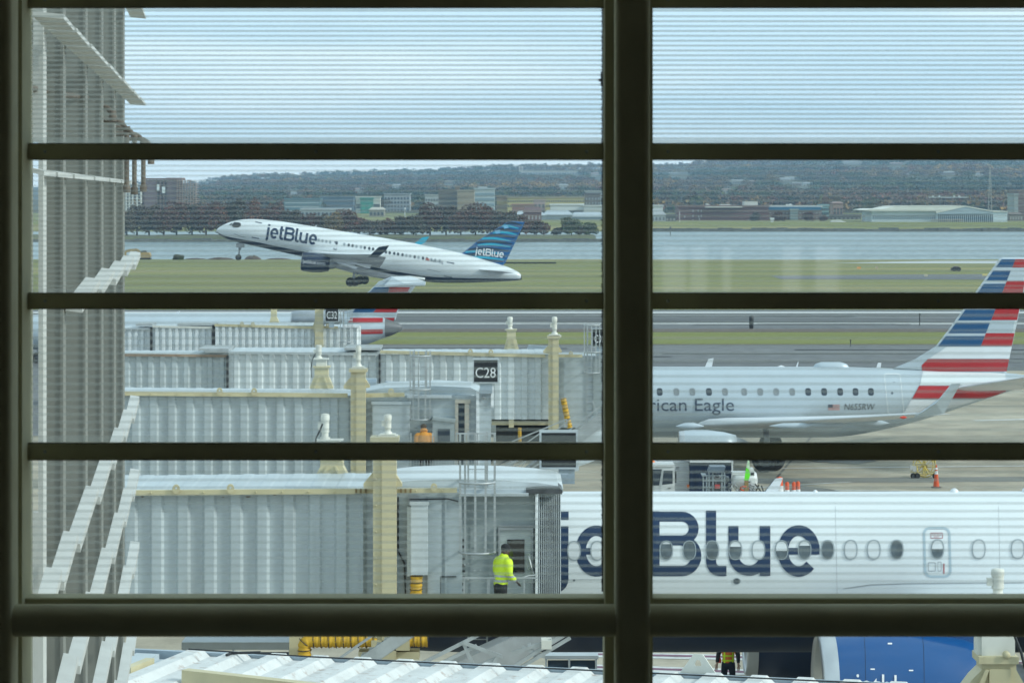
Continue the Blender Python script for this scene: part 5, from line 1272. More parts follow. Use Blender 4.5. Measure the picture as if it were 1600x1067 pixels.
def person(label, loc, yaw, top, legs, skinm, lean=0.0, arms=None, head=None, hair=BLKC, hairname='hair', vest=False, group=None, bulk=1.0):
    root = thing('person', label, 'person', loc, group); X = Matrix.Rotation(yaw, 3, 'Z')
    ly = lambda z: lean*max(0, z-.95)                           # forward lean, +y is forward
    A = arms or [((-.25,.02,1.14),(-.27,.16,.93)), ((.25,.02,1.14),(.27,.16,.93))]
    pts = [(0,0,.95,.10,.075),(0,ly(1.15),1.15,.12,.09),(0,ly(1.36),1.36,.15,.10),(0,ly(1.49),1.49,.05),(0,ly(1.58)+.02,1.58,.075,.085),(0,ly(1.66)+.03,1.665,.085,.095),(0,ly(1.72)+.02,1.735,.05)]
    ed = [(0,1),(1,2),(2,3),(3,4),(4,5),(5,6)]
    def add(p, par): pts.append(p); ed.append((par, len(pts)-1)); return len(pts)-1
    add((0,ly(1.62)+.112,1.625,.020), 5)                         # nose
    for s_ in (-1,1): add((s_*.09, ly(1.63)+.01, 1.63, .016), 4)   # ears
    for i, s_ in enumerate((-1,1)):
        sh = add((s_*.17, ly(1.42), 1.42, .065), 2); e, w_ = A[i]
        el = add((e[0], e[1]+ly(e[2]), e[2], .045), sh); wr = add((w_[0], w_[1]+ly(e[2]), w_[2], .030), el)
        dv = (Vector(w_)-Vector(e)).normalized(); sd = Vector((0,0,1)).cross(dv).normalized(); sd = sd if sd.length > .1 else Vector((1,0,0))
        wv = Vector(pts[wr][:3]); pm = wv+dv*.05; pl = add((*pm, .030, .018), wr)
        for f_, ln_ in ((-.027,.065),(-.009,.078),(.009,.074),(.027,.058)):
            b0 = add((*(pm+dv*.045+sd*f_), .010), pl); b1 = add((*(pm+dv*(.045+ln_*.55)+sd*f_*1.1+Vector((0,0,-.01))), .0085), b0); add((*(pm+dv*(.045+ln_*.9)+sd*f_*1.1+Vector((0,0,-.032))), .007), b1)
        t0 = add((*(wv+dv*.03-sd*.034*s_), .011), pl); add((*(wv+dv*.07-sd*.055*s_+Vector((0,0,-.01))), .008), t0)
        hp = add((s_*.085, 0, .88, .06), 0); kn = add((s_*.11, .02, .50, .056), hp); an = add((s_*.12, -.02, .09, .040), kn); add((s_*.13, .14, .035, .035), an)
    body = skin('body', pts, ed, skinm, root, xf=X)
    B_ = bulk
    jp = [(0,0,.80,.15*B_,.115*B_),(0,ly(1.0),1.0,.150*B_,.115*B_),(0,ly(1.2),1.2,.155*B_,.12*B_),(0,ly(1.36),1.36,.17*B_,.125*B_),(0,ly(1.45),1.45,.14*B_,.11*B_),(0,ly(1.52),1.53,.085,.085),(0,ly(1.56),1.57,.07,.07)]
    je_ = [(0,1),(1,2),(2,3),(3,4)]
    for i, s_ in enumerate((-1,1)):
        e, w_ = A[i]; k = len(jp); jp += [(s_*.175*B_, ly(1.42), 1.41, .080*B_), (e[0], e[1]+ly(e[2]), e[2], .066*B_), (w_[0], w_[1]+ly(e[2]), w_[2], .048*B_)]; je_ += [(3,k),(k,k+1),(k+1,k+2)]
    ch = [([p for p in jp[:7]], [(k,k+1) for k in range(6)])]+[([jp[k] if k != a else (jp[k][0]*.62, jp[k][1], jp[k][2]-.01, jp[k][3]*1.15) for k in (a,a+1,a+2)] if False else [(jp[a][0]*.35, jp[a][1], jp[a][2]+.01, jp[a][3]*1.0), jp[a], jp[a+1], jp[a+2]], [(0,1),(1,2),(2,3)]) for a in (7, 10)]
    jacket = skin_union('jacket', ch, top, root, X)
    tp = [(0,0,1.02,.16,.125),(0,0,.92,.16,.13)]; te_ = [(0,1)]
    for s_ in (-1,1):
        k = len(tp); tp += [(s_*.10,0,.84,.10),(s_*.11,.02,.50,.075),(s_*.12,-.02,.10,.062)]; te_ += [(1,k),(k,k+1),(k+1,k+2)]
    skin('trousers', tp, te_, legs, root, xf=X)
    for s_ in (-1,1):
        skin('shoe', [(s_*.12,-.05,.05,.048,.04),(s_*.125,.06,.045,.048,.035),(s_*.13,.17,.035,.04,.028)], [(0,1),(1,2)], BLKC, root, xf=X, sub=1)
    mb = MB(); c = X@Vector((0, ly(1.66)+.015, 1.66))
    pr = [(-.02,.098),(.03,.102),(.07,.085),(.095,.05),(.105,.002)]
    mb.lathe(pr, c+Vector(loc), 'Z', 18); mb.build(hairname, hair, root)
    if vest:
        for a, b_ in vest: shell_band(jacket, a, b_, 'reflective_band', REFL, jacket)
    return root, jacket
PW = DB-.35
zf = ZZ(968, DB)
p1, j1 = person('worker in hi-vis yellow jacket with grey bands and dark cap at the jet bridge door', (XX(782, PW), PW-.15, zf-.10), R(-58), HIVIS, BLKC, SKIND, lean=.16,
    bulk=1.3, arms=[((-.27,.02,1.13),(-.12,.22,1.06)), ((.25,.02,1.13),(.20,.22,.99))], hairname='knitted_cap', vest=[(.98,1.025),(1.085,1.125)])
zc_ = ZZ(741, DC)
p2, j2 = person('person in an ochre hooded top seen from behind on the platform below the C28 sign', (XX(663, DC-.7), DC-.7, ZZ(668, DC-.7)-1.66), R(8), ORNG, BLKC, SKIN, lean=.30, bulk=1.35, hair=mat('brown_hair', (.06,.045,.03), .8))
skin('hood', [(0,.16,1.63,.145,.12),(0,.08,1.49,.18,.13)], [(0,1)], mat('bright_orange_hood', (.65,.25,.02), .9), p2, xf=Matrix.Rotation(R(8),3,'Z'), sub=1)
D3 = 72.0
p3, j3 = person('ramp worker in black with an orange and yellow safety vest, standing beyond the near engine', (XX(1138, D3), D3, 0), R(170), BLKC, NAVC, SKIN, hairname='ear_defender_cap')
vst = shell_band(j3, .93, 1.40, 'safety_vest', mat('vest_orange', (.75,.17,.03), .6), p3, off=.012, xr=lambda c: abs(c.x) < .18)
for a, b_ in ((.98,1.02),(1.10,1.14),(1.25,1.29)): shell_band(j3, a, b_, 'vest_stripe', HIVIS, vst, off=.02, xr=lambda c: abs(c.x) < .175)
for s_ in (-1, 1): shell_band(j3, .94, 1.40, 'vest_stripe', HIVIS, vst, off=.024, xr=lambda c, s_=s_: .07 < s_*c.x < .11)
mb = MB(); mb.lathe([(0,.035),(.10,.035),(.12,.02)], (XX(1125,D3), D3+.05, .92), 'Z', 10); mb.lathe([(.12,.012),(.4,.018)], (XX(1125,D3), D3+.05, .92), 'Z', 8)
o = mb.build('wand', mat('wand_red', (.8,.04,.03), .3), p3)

# ================================================================== ramp vehicles behind the near jet
ORANGE = mat('cone_orange', (.62,.085,.02), .6, var=.08, scale=3)
TW = mat('truck_white', (.66,.68,.68), .4, var=.05, scale=1.5, dirt=.15, dirtc=(.3,.3,.28))
DT = 110.0
tk = thing('service_truck', 'white cab-over truck with orange beacon, pale cargo box and a navy panel behind it', 'truck', (XX(1050, DT), DT, 0))
mb = MB(); gy = YH+H*F/DT
mb.prism([(1002,gy-12),(1002,760),(1008,733),(1013,727),(1054,729),(1055,gy-14)], DT, 2.2); mb.build('cab', TW, tk)
mb = MB(); mb.prism([(1006,758),(1010,733),(1034,733),(1030,758)], DT-.015, .01); mb.build('windscreen', GLASSD, tk)
cd = MB(); cd.prism([(1032,768),(1035,732),(1053,732),(1053,gy-14),(1032,gy-14)], DT-.03, .02); cd_ = cd.build('door', TW, tk)
mb = MB(); mb.prism([(1034.5,757),(1037,735),(1051,735),(1051,755)], DT-.045, .01); mb.build('door_window', GLASSD, cd_)
mb = MB(); mb.pbox(1044,762,1048,763.2,DT-.06,.02); mb.pbox(1054.5,736,1057,754,DT-.3,.05); mb.build('mirror', BLACK, tk)
mb = MB(); mb.lathe([(0,.10),(.14,.09),(.18,.04),(.19,.001)], P(1020,726.5,DT+1), 'Z', 14); mb.build('beacon', mat('amber_lens', (.75,.16,.02), .3), tk)
mb = MB(); mb.pbox(1006,725.8,1054,728.5,DT-.06,2.3); mb.build('roof_visor', TW, tk)
mb = MB(); mb.pbox(1028,716,1077,gy-18,DT+1.2,2.2)
for y in np.arange(722, 775, 3.2): mb.pbox(1056, y, 1076, y+.5, DT+1.18, .02)
mb.build('cargo_box', mat('cargo_grey', (.42,.45,.47), .45, var=.08, scale=1.5), tk)
mb = MB(); mb.pbox(1078,722,1143,gy-14,DT+1.0,2.4)
for x in (1088,1102,1118,1131): mb.pbox(x, 722, x+1.2, gy-14, DT+.96, .05)
mb.build('navy_panel', NAVY, tk)
mb = MB(); mb.pbox(1078,719,1144,722.5,DT+.9,2.6); mb.pbox(1143,716,1145.5,760,DT+.9,.2); mb.pbox(1071,715,1080,720,DT+1.1,.3); mb.build('panel_frame', TW, tk)
mb = MB(); mb.pbox(1073.5,757,1077,762,DT+1.15,.04); mb.build('marker_lamp', mat('amber_lens', (.75,.16,.02)), tk)
mb = MB(); 
for q in text_px('30', 1055.5, 1061, 728.5, 733, shear=.2): mb.add([P(x,y,DT+1.19) for x,y in q], [list(range(len(q)))])
mb.build('lettering', BLACK, tk, fixn=False)
for x in (1020, 1068, 1130): wheel(tk, (XX(x, DT), DT+.2, .45), .45, .3)
# pump unit on the ramp
DQ = 108.0
pu = thing('service_unit', 'open-framed grey pump unit with a tilted control panel beside the navy truck panel', 'ground equipment', (XX(1115, DQ), DQ, 0))
mb = MB(); mb.prism([(1107,738),(1110,729),(1134,729),(1131,738)], DQ-.1, .8); mb.build('control_panel', mat('slate_panel', (.12,.16,.21), .4), pu)
mb = MB()
for x in (1107, 1113, 1127, 1131, 1098, 1103): mb.pbox(x, 738 if x>1104 else 744, x+2.2, 795, DQ, .08)
for y in (742, 750, 760, 768): mb.pbox(1098, y, 1134, y+1.6, DQ-.02, .05)
mb.pbox(1097, 742, 1104, 744, DQ-.04, .8); mb.build('frame', FRAMEG, pu)
random.seed(5)
mb = MB()
for k in range(26): 
    x = random.uniform(1103,1140); y = random.uniform(744,768); mb.tube([P(x,y,DQ+.2), P(x+random.uniform(-8,8),y+random.uniform(-5,8),DQ+.3)], random.uniform(.02,.07), 6)
mb.pbox(1108,745,1130,775,DQ+.35,.5); mb.build('pipework', GREYM, pu)
mb = MB(); mb.pbox(1117,757,1125,763,DQ-.1,.1); mb.build('red_box', mat('red_plate', (.45,.06,.06), .5), pu)
wheel(pu, (XX(1112,DQ), DQ, .3), .3, .2)
ta = thing('tank_trailer', 'white tank trailer with an orange coil, between the pump unit and the green marker', 'trailer', (XX(1155, DQ), DQ, 0))
mb = MB(); mb.lathe([(0,.01),(.05,.28),(.15,.36),(.85,.36),(.95,.28),(1.0,.01)], P(1143,750,DQ+.3), 'X', 18); mb.pbox(1144,738,1166,742,DQ,.7); mb.build('tank', TW, ta)
mb = MB(); 
for k in range(14):
    x = random.uniform(1143,1185); y = random.uniform(752,768); mb.tube([P(x,y,DQ-.2), P(x+random.uniform(-6,8),y+random.uniform(-4,6),DQ-.1)], random.uniform(.02,.05), 6)
mb.build('fittings', GREYM, ta)
mb = MB(); mb.tube([P(1163+6*math.cos(a),763+3*math.sin(a),DQ-.4+.2*math.sin(a)) for a in np.linspace(0,12.5,40)], .035, 6); mb.build('hose_coil', ORANGE, ta)
mb = MB()
for a,b_ in (((1180,756),(1191,770)),((1186,757),(1180,770)),((1190,758),(1194,770))): mb.bar(P(*a,DQ-.1), P(*b_,DQ-.1), .05)
mb.build('tow_bar', BLACK, ta)
wheel(ta, (XX(1156,DQ), DQ, .3), .3, .2)
gm = thing('marker_blade', 'neon green upright blade-shaped marker with a pale tip on a brown foot', 'marker', (XX(1167, DQ-.5), DQ-.5, 0))
mb = MB(); mb.prism([(1163,750),(1166,730),(1171,734),(1172,742),(1170,750)], DQ-.6, .08); mb.build('blade', mat('neon_green', (.16,.85,.03), .5, var=.05), gm)
mb = MB(); mb.prism([(1166,731),(1169,717),(1171,720),(1172,735)], DQ-.6, .07); mb.build('tip', mat('pale_green', (.55,.75,.5), .5), gm)
mb = MB(); mb.pbox(1163.5,750,1169.5,790,DQ-.6,.15); mb.build('foot', mat('brown_wood', (.26,.19,.08), .8), gm)
wp = thing('service_post', 'white equipment post with a dark display, right of the neon green marker', 'ground equipment', (XX(1176, DQ), DQ, 0))
mb = MB(); mb.prism([(1171,795),(1171,735),(1173,731),(1177,731),(1179,736),(1179,795)], DQ, .3); mb.build('housing', TW, wp)
mb = MB(); mb.pbox(1173,738,1178,742,DQ-.02,.02); mb.build('display', BLACK, wp)
# small cones/bollards along the stand line
def bollard(px, yt, yb, label, D, r=.12):
    o_ = thing('traffic_bollard', label, 'bollard', (XX(px, D), D, 0), 'orange and white bollards beyond the near jet')
    z0, z1 = ZZ(yb, D), ZZ(yt, D)
    mb = MB(); mb.lathe([(0,r*1.7),(.05,r*1.7),(.06,r),(z1*.5,r*.95),(z1*.97,r*.75),(z1,.001)], (XX(px,D), D, 0), 'Z', 14); b_ = mb.build('body', ORANGE, o_)
    mb = MB(); mb.lathe([(z1*.62,r*.95),(z1*.78,r*.9)], (XX(px,D), D, 0), 'Z', 14); mb.build('white_sleeve', WLET, b_)
DBL = 112.0
for px, yt, s_ in ((1218,744,'widest orange bollard, right behind the slanted roof aerial'),(1230,752,'orange and white bollard standing alone between the aerial and a close pair'),(1240.5,752,'orange and white bollard, first of a close pair near the roof beacon'),(1247,751,'orange and white bollard, second of a close pair near the roof beacon')):
    bollard(px, yt, 770, s_, DBL, .17 if px < 1220 else .10)
# tall cone and the yellow reel cart
DCN = GD(762)
cn = thing('traffic_cone', 'tall orange traffic cone with white collars beside the yellow reel cart', 'traffic cone', (XX(1463, DCN), DCN, 0))
mb = MB(); mb.lathe([(.03,.14),(.5,.085),(.95,.03),(1.02,.028),(1.02,.001)], (XX(1463,DCN),DCN,0), 'Z', 16); b_ = mb.build('cone', ORANGE, cn)
mb = MB(); mb.lathe([(.60,.077),(.74,.062)], (XX(1463,DCN),DCN,0), 'Z', 16); mb.lathe([(.80,.056),(.88,.046)], (XX(1463,DCN),DCN,0), 'Z', 16); mb.build('collar', WLET, b_)
mb = MB(); mb.box(XX(1463,DCN)-.19, XX(1463,DCN)+.19, DCN-.19, DCN+.19, .012, .05); mb.build('base', BLACK, cn)
DY = GD(746)
YEL = mat('yellow_paint', (.60,.46,.10), .5, var=.1, scale=4, dirt=.2)
rc_ = thing('reel_cart', 'yellow tubular hose reel cart on small wheels, beside the tall cone', 'cart', (XX(1442, DY), DY, 0))
c = P(1444, 728, DY); R_ = 16*DY/F
mb = MB()
for dy in (-.35, .35):
    mb.tube([(c.x+R_*math.cos(a), DY+dy, c.z+R_*math.sin(a)) for a in np.linspace(0, 2*math.pi, 25)], .022, 6)
    for k in range(4):
        a = math.pi*k/4; mb.tube([(c.x-R_*math.cos(a), DY+dy, c.z-R_*math.sin(a)), (c.x+R_*math.cos(a), DY+dy, c.z+R_*math.sin(a))], .015, 5)
mb.lathe([(-.38,.09),(.38,.09)], (c.x, DY, c.z), 'Y', 12); mb.prism([(1439,729),(1444,719),(1449,729)], DY-.3, .05); mb.build('reel', YEL, rc_)
mb = MB()
for y, z in ((-.45,.22),(.45,.22)): mb.tube([(XX(1424,DY),DY+y,z),(XX(1461,DY),DY+y,z)], .028, 6)
for x in (1428,1444,1461): mb.tube([(XX(x,DY),DY-.45,.22),(XX(x,DY),DY+.45,.22)], .025, 6)
for x, t in ((1432,726),(1444,728),(1460,710)): mb.tube([(XX(x,DY),DY-.45,.22),P(x,t,DY-.45)], .03, 6)
for x in (1440,1448): mb.tube([(XX(x,DY),DY-.45,.22),P(1444,728,DY-.45)], .04, 6)
mb.tube([P(1430,724,DY-.45),P(1444,724,DY-.45)], .03, 6); mb.build('cart_frame', YEL, rc_)
mb = MB(); mb.pbox(1427,728,1432,737,DY-.5,.2); mb.pbox(1422,727.5,1427,733,DY-.5,.2); mb.build('pump_box', mat('white_pump', (.5,.5,.48), .5), rc_)
for x in (1425,1431,1459): wheel(rc_, (XX(x,DY), DY-.45, .13), .13, .08)
# runway signs, markers, dark vehicle in the field
mk = MB(); DM = GD(514); mk.lathe([(0,.16),(.15,.20),(.9,.22),(1.2,.22),(1.25,.1)], (XX(1174,DM),DM,0), 'Z', 12); tag(mk.build('runway_marker', BLACK), 'small dark drum-shaped marker on the runway edge above the silver jet', 'marker')
mk = MB(); DM = GD(509); mk.lathe([(0,.1),(.1,.05),(.9,.05),(1.0,.1),(1.2,.08)], (XX(1437,DM),DM,0), 'Z', 10); tag(mk.build('runway_light', BLACK), 'thin dark runway edge light just left of the striped tail', 'runway light')
mk = MB(); DM = GD(542); mk.lathe([(0,.1),(.1,.04),(.5,.04),(.6,.08)], (XX(1329,DM),DM,0), 'Z', 10); tag(mk.build('runway_light', BLACK), 'small dark taxiway light on the near edge of the grass strip', 'runway light')
for px, py, c_, w_, lb in ((1342,419,(.75,.35,.12),6,'small orange airfield sign at the far end of the field'),(1447,431,(.62,.55,.40),5,'small pale airfield sign on the far taxiway'),(1539,430,(.75,.62,.25),8,'small yellow airfield sign close to the striped tail'),(1370,419,(.5,.4,.3),4,'tiny brownish airfield sign right of the orange one')):
    D = GD(py+2); mb = MB(); mb.pbox(px-w_/2, py-2, px+w_/2, py+.8, D, .2); mb.pbox(px-w_*.3, py+.8, px-w_*.2, py+2, D, .1); mb.pbox(px+w_*.2, py+.8, px+w_*.3, py+2, D, .1)
    tag(mb.build('airfield_sign', mat('sign_%d' % px, c_, .6)), lb, 'airfield sign')
DV = GD(424)
dv = thing('utility_vehicle', 'tiny dark red-brown vehicle parked far out on the field, left of the striped tail', 'vehicle', (XX(1494,DV), DV, 0))
mb = MB(); mb.prism([(1488,423),(1488,419),(1491,418.5),(1492,416.5),(1498,416.5),(1500,419),(1501,423)], DV, 1.8); mb.build('body', mat('dark_maroon', (.08,.05,.06), .6), dv)
for x in (1491, 1498): wheel(dv, (XX(x,DV), DV-.02, .35), .35, .25)
# long dark barrier right of the climbing jet
mb = MB(); DZ = GD(413); mb.pbox(735, 409.8, 869, 412.0, DZ, .5)
for x in range(740, 868, 16): mb.pbox(x, 412, x+1, 413, DZ, .3)
tag(mb.build('low_barrier', mat('dark_barrier', (.03,.03,.03), .8)), 'long low black barrier on the grass right of the blue patterned tail', 'barrier')
# shore: excavator, dirt heaps, shrub
DX = 548.0
ex = thing('excavator', 'small tan excavator at work on the river bank beside the sun screen', 'excavator', (XX(224,DX), DX, 0))
TAN = mat('machine_tan', (.38,.27,.12), .6, var=.15, scale=2)
mb = MB(); mb.prism([(219,401),(220,395),(224,394),(233,395),(235,400),(233,403),(221,403)], DX, 2.2); mb.build('house', TAN, ex)
mb = MB(); mb.prism([(220,395),(221,391.5),(228,391.5),(230,395.5)], DX+.3, 1.4); mb.build('cab', mat('machine_glass', (.07,.08,.08), .3), ex)
mb = MB()
for a, b_ in (((223,398),(214,390.5)),((214,390.5),(203,391.5)),((203,391.5),(196,393)),((196,393),(196,400))): mb.bar(P(*a,DX+1), P(*b_,DX+1), .35, .5)
mb.prism([(193,399),(199,399),(198,403),(194,403)], DX+.6, .8); mb.build('boom', TAN, ex)
mb = MB(); mb.prism([(219,403),(234,403),(235,405),(233,406.5),(220,406.5),(218,405)], DX-.1, 2.4); mb.build('track', BLACK, ex)
def mound(name, cx, w_, hpx, D, m, label, cat, base=None):
    mb = MB(); n = 22; s = D/F; vs = []
    random.seed(int(cx)); 
    for i in range(n+1):
        for j in range(7):
            u = i/n*2-1; v = j/6*2-1; h_ = max(0, (1-u*u))*max(0, 1-v*v)
            vs.append((XX(cx,D)+u*w_/2*s, D+v*1.5, hpx*s*(h_**.7)*random.uniform(.75,1.1)-.02))
    fs = [(i*7+j, (i+1)*7+j, (i+1)*7+j+1, i*7+j+1) for i in range(n) for j in range(6)]
    mb.add(vs, fs); return tag(mb.build(name, m), label, cat)
DIRT = mat('dirt_heap', (.085,.065,.05), .95, var=.3, scale=1)
mound('dirt_heap', 395, 26, 7, 549, DIRT, 'peaked brown dirt heap on the river bank just right of the raised nose wheel', 'dirt heap')
mound('dirt_heap', 345, 44, 4, 547.5, DIRT, 'low flat brown dirt heap on the river bank behind the raised nose wheel', 'dirt heap')
mound('dirt_heap', 305, 36, 2.5, 549.5, DIRT, 'lowest dirt heap on the river bank, between the green shrub and the nose wheel', 'dirt heap')
mound('dirt_heap', 435, 40, 2.5, 549.5, DIRT, 'long thin dirt heap on the river bank under the jet\'s forward belly', 'dirt heap')
# ================================================================== foliage
def attr_mat(name, rough=.9, trans=0):
    m = bpy.data.materials.new(name); m.use_nodes = True; nt = m.node_tree; N = nt.nodes; L = nt.links
    b = N['Principled BSDF']; b.inputs['Roughness'].default_value = rough; b.inputs['Specular IOR Level'].default_value = .15
    a = N.new('ShaderNodeAttribute'); a.attribute_name = 'leaf_colour'; L.new(a.outputs['Color'], b.inputs['Base Color']); return m
LEAF = attr_mat('foliage'); BARK = mat('bark', (.07,.055,.045), .95, var=.3, scale=3)
def leaf_mesh(name, cents, size, cols, base=(0,0,0)):
    """small quads, one per centre, random orientation; cols per leaf = leaf colour of that plant"""
    n = len(cents); cents = np.asarray(cents)-np.asarray(base)
    a = rng.normal(size=(n,3)); a /= np.linalg.norm(a, axis=1)[:,None]
    b = np.cross(a, rng.normal(size=(n,3))); b /= np.linalg.norm(b, axis=1)[:,None]
    s = (size*rng.uniform(.6,1.3,n))[:,None] if np.isscalar(size) else (size*rng.uniform(.6,1.3,n))[:,None]
    v = np.stack([cents-a*s-b*s*.6, cents+a*s-b*s*.6, cents+a*s*.7+b*s*.7, cents-a*s*.7+b*s*.7], 1).reshape(-1,3)
    me = bpy.data.meshes.new(name); me.vertices.add(4*n); me.vertices.foreach_set('co', v.ravel())
    me.loops.add(4*n); me.loops.foreach_set('vertex_index', np.arange(4*n)); me.polygons.add(n)
    me.polygons.foreach_set('loop_start', np.arange(n)*4); me.update()
    at = me.attributes.new('leaf_colour', 'FLOAT_COLOR', 'FACE')
    c4 = np.ones((n,4)); c4[:,:3] = np.clip(cols, 0, 1); at.data.foreach_set('color', c4.ravel())
    me.materials.append(LEAF); return me
def crown_pts(n, rx, rz, cz, lumps=9, ry=None):
    ry = ry or rx; out = []
    cs = [(rng.uniform(-.55,.55)*rx, rng.uniform(-.5,.5)*ry, cz+rng.uniform(-.5,.6)*rz, rng.uniform(.38,.6)) for _ in range(lumps)]
    cs.append((0,0,cz,.75))
    per = n//len(cs)
    for x,y,z,k in cs:
        d = rng.normal(size=(per,3)); d /= np.linalg.norm(d,axis=1)[:,None]; r = rng.uniform(.55,1.0,per)[:,None]**.6
        out.append(np.array([x,y,z])+d*r*np.array([rx*k, ry*k, rz*k]))
    return np.concatenate(out)
HUES = [(.115,.058,.045),(.14,.068,.048),(.095,.075,.05),(.17,.12,.06),(.075,.085,.035),(.085,.065,.052)]
protos = []
for k in range(7):
    h = HUES[[0,1,2,0,3,4,5][k]]; pts = crown_pts(2300, 1.0, 1.0, 0, lumps=8+k)
    c = np.array(h)*rng.uniform(.65,1.35,(len(pts),1))*(1+rng.normal(0,.10,(len(pts),3)))
    # skirts of bare twigs
    protos.append((pts, c))
def tree(px, ytop, D, w_, k, label, group, z0=0.4, name='tree', stem=.16, cat='tree', leaf=None, n=None):
    s = D/F; x = XX(px, D); zt = ZZ(ytop, D); h = zt-z0; rx = w_*s/2; 
    root = thing(name, label, cat, (x, D, z0), group)
    pts, c = protos[k]
    if n: sel = rng.choice(len(pts), n, replace=False); pts = pts[sel]; c = c[sel]
    cz = h*.47; rz = h*.55
    rot = rng.uniform(0, 6.28); ca, sa = math.cos(rot), math.sin(rot)
    p = np.stack([(pts[:,0]*ca-pts[:,1]*sa)*rx*1.12, (pts[:,0]*sa+pts[:,1]*ca)*rx*1.12, pts[:,2]*rz+cz], 1)
    p = p[(p[:,2] > h*(stem+.02)+h*.05*np.sin(p[:,0]*2.1)) & (p[:,2] < h*1.03)] if stem > .01 else p
    me = leaf_mesh('crown', p, leaf or max(.13, rx*.078), c[:len(p)]*rng.uniform(.8,1.2))
    o = bpy.data.objects.new('crown', me); col.objects.link(o); o.parent = root
    mb = MB(); b = Vector((x, D, z0)); mb.tube([b-Vector((0,0,.3)), b+Vector((0,0,h*.3)), b+Vector((rx*.05,0,h*.75))], [h*.028, h*.02, h*.006], 6)
    for a in range(5):
        w = a*1.26+rot; mb.tube([b+Vector((0,0,h*(.2+.07*a))), b+Vector((math.cos(w)*rx*.55, math.sin(w)*rx*.5, h*(.45+.08*a)))], [h*.012, h*.004], 5)
    mb.build('trunk', BARK, root); return root
ORD = ['first','second','third','fourth','fifth','sixth','seventh','eighth','ninth','tenth','eleventh','twelfth','thirteenth','fourteenth','fifteenth','sixteenth','seventeenth','eighteenth','nineteenth','twentieth','twenty-first','twenty-second','twenty-third','twenty-fourth','twenty-fifth','twenty-sixth','twenty-seventh','twenty-eighth','twenty-ninth','thirtieth']
KN = {0:'russet',1:'reddish-brown',2:'olive-brown',3:'dark russet',4:'tan',5:'greenish',6:'dull grey-brown'}
row = [(198,322,26,2),(214,319,28,6),(233,316,34,2),(256,318,32,0),(276,315,34,3),(300,318,32,6),(322,312,36,0),(344,314,34,1),(366,307,42,2),(392,308,30,1),(411,321,30,0),(433,317,30,3),(456,327,28,6),(478,329,30,0),(500,332,28,2),(520,331,28,4),(541,328,34,3),(562,335,30,0),(583,344,28,6),(606,341,28,1),(630,338,30,6),(650,330,32,2),(672,318,36,3),(697,321,34,6),(720,326,34,0),(743,318,42,3),(766,320,40,1),(790,330,36,6),(812,334,34,1),(838,342,34,0)]
def proto_k(c): return [0,1,2,3,4,5,6][c]
for i, (px, yt, w_, c) in enumerate(row):
    k = {0:0,1:1,2:2,3:3,4:4,5:5,6:6}[c]
    tree(px, yt, 826+ (i%3)*6+rng.uniform(-2,2), w_*1.12, k, f'{KN[c]} autumn tree, {ORD[i]} in the far bank row counted from the sun screen', 'autumn trees in a row on the far bank', z0=.5, stem=.09)
for i, (px, yt, w_, c, lb) in enumerate(((893,341,34,5,'olive-green round tree, leftmost of a close group beside the thick window post'),(906,352,22,4,'yellowish small tree in a close group on the far bank beside the thick window post'),(921,348,26,5,'dark green tree on the far bank, nearest the thick window post'),(870,356,18,6,'thin dull tree standing in the gap right of the long russet row'))):
    tree(px, yt, 828, w_, c, lb, 'trees at the end of the far bank', z0=.5, stem=.12)
# shrub on the near bank
tree(279, 398.5, 547, 16, 5, 'low round green shrub on the near river bank right of the excavator', None, z0=-.1, name='shrub', stem=0, cat='shrub', leaf=.12)

# ================================================================== hills with woods
def sky_y(px):
    xs_ = [-2500,-600,100,310,345,400,500,600,700,760,900,1000,1060,1110,1300,1460,1490,1530,1560,1600,2300,4000]
    ys_ = [292,288,288,286,277,273,271,267,263,259,256,257,257,248,243,239,233,231,238,241,243,250]
    return float(np.interp(px, xs_, ys_))
D0h, D1h = 1500.0, 4300.0
def hill_z(X, D):
    px = CX+X/D*F; top = ZZ(sky_y(px)+8.5, D1h)
    t = min(1, max(0, (D-D0h)/(D1h-D0h)))
    base = 3+top*(t**1.25)
    return base+4*math.sin(X*.004+D*.0023)*math.sin(D*.003)*t
mb = MB(); xs_ = np.linspace(-1.2, 1.2, 61); ds = list(np.linspace(D0h-60, D1h, 34))+[D1h+350]
vs = []
for D in ds:
    for u in xs_:
        X = u*D; vs.append((X, D, (1.0 if D < D0h else hill_z(X, min(D, D1h)))-(0 if D <= D1h else 25)))
nx = len(xs_); mb.add(vs, [(j*nx+i, j*nx+i+1, (j+1)*nx+i+1, (j+1)*nx+i) for j in range(len(ds)-1) for i in range(nx-1)], smooth=True)
struct(mb.build('hills', mat('woodland_floor', (.075,.07,.04), .95, var=.35, scale=.02), loc=(0,1500,0)))
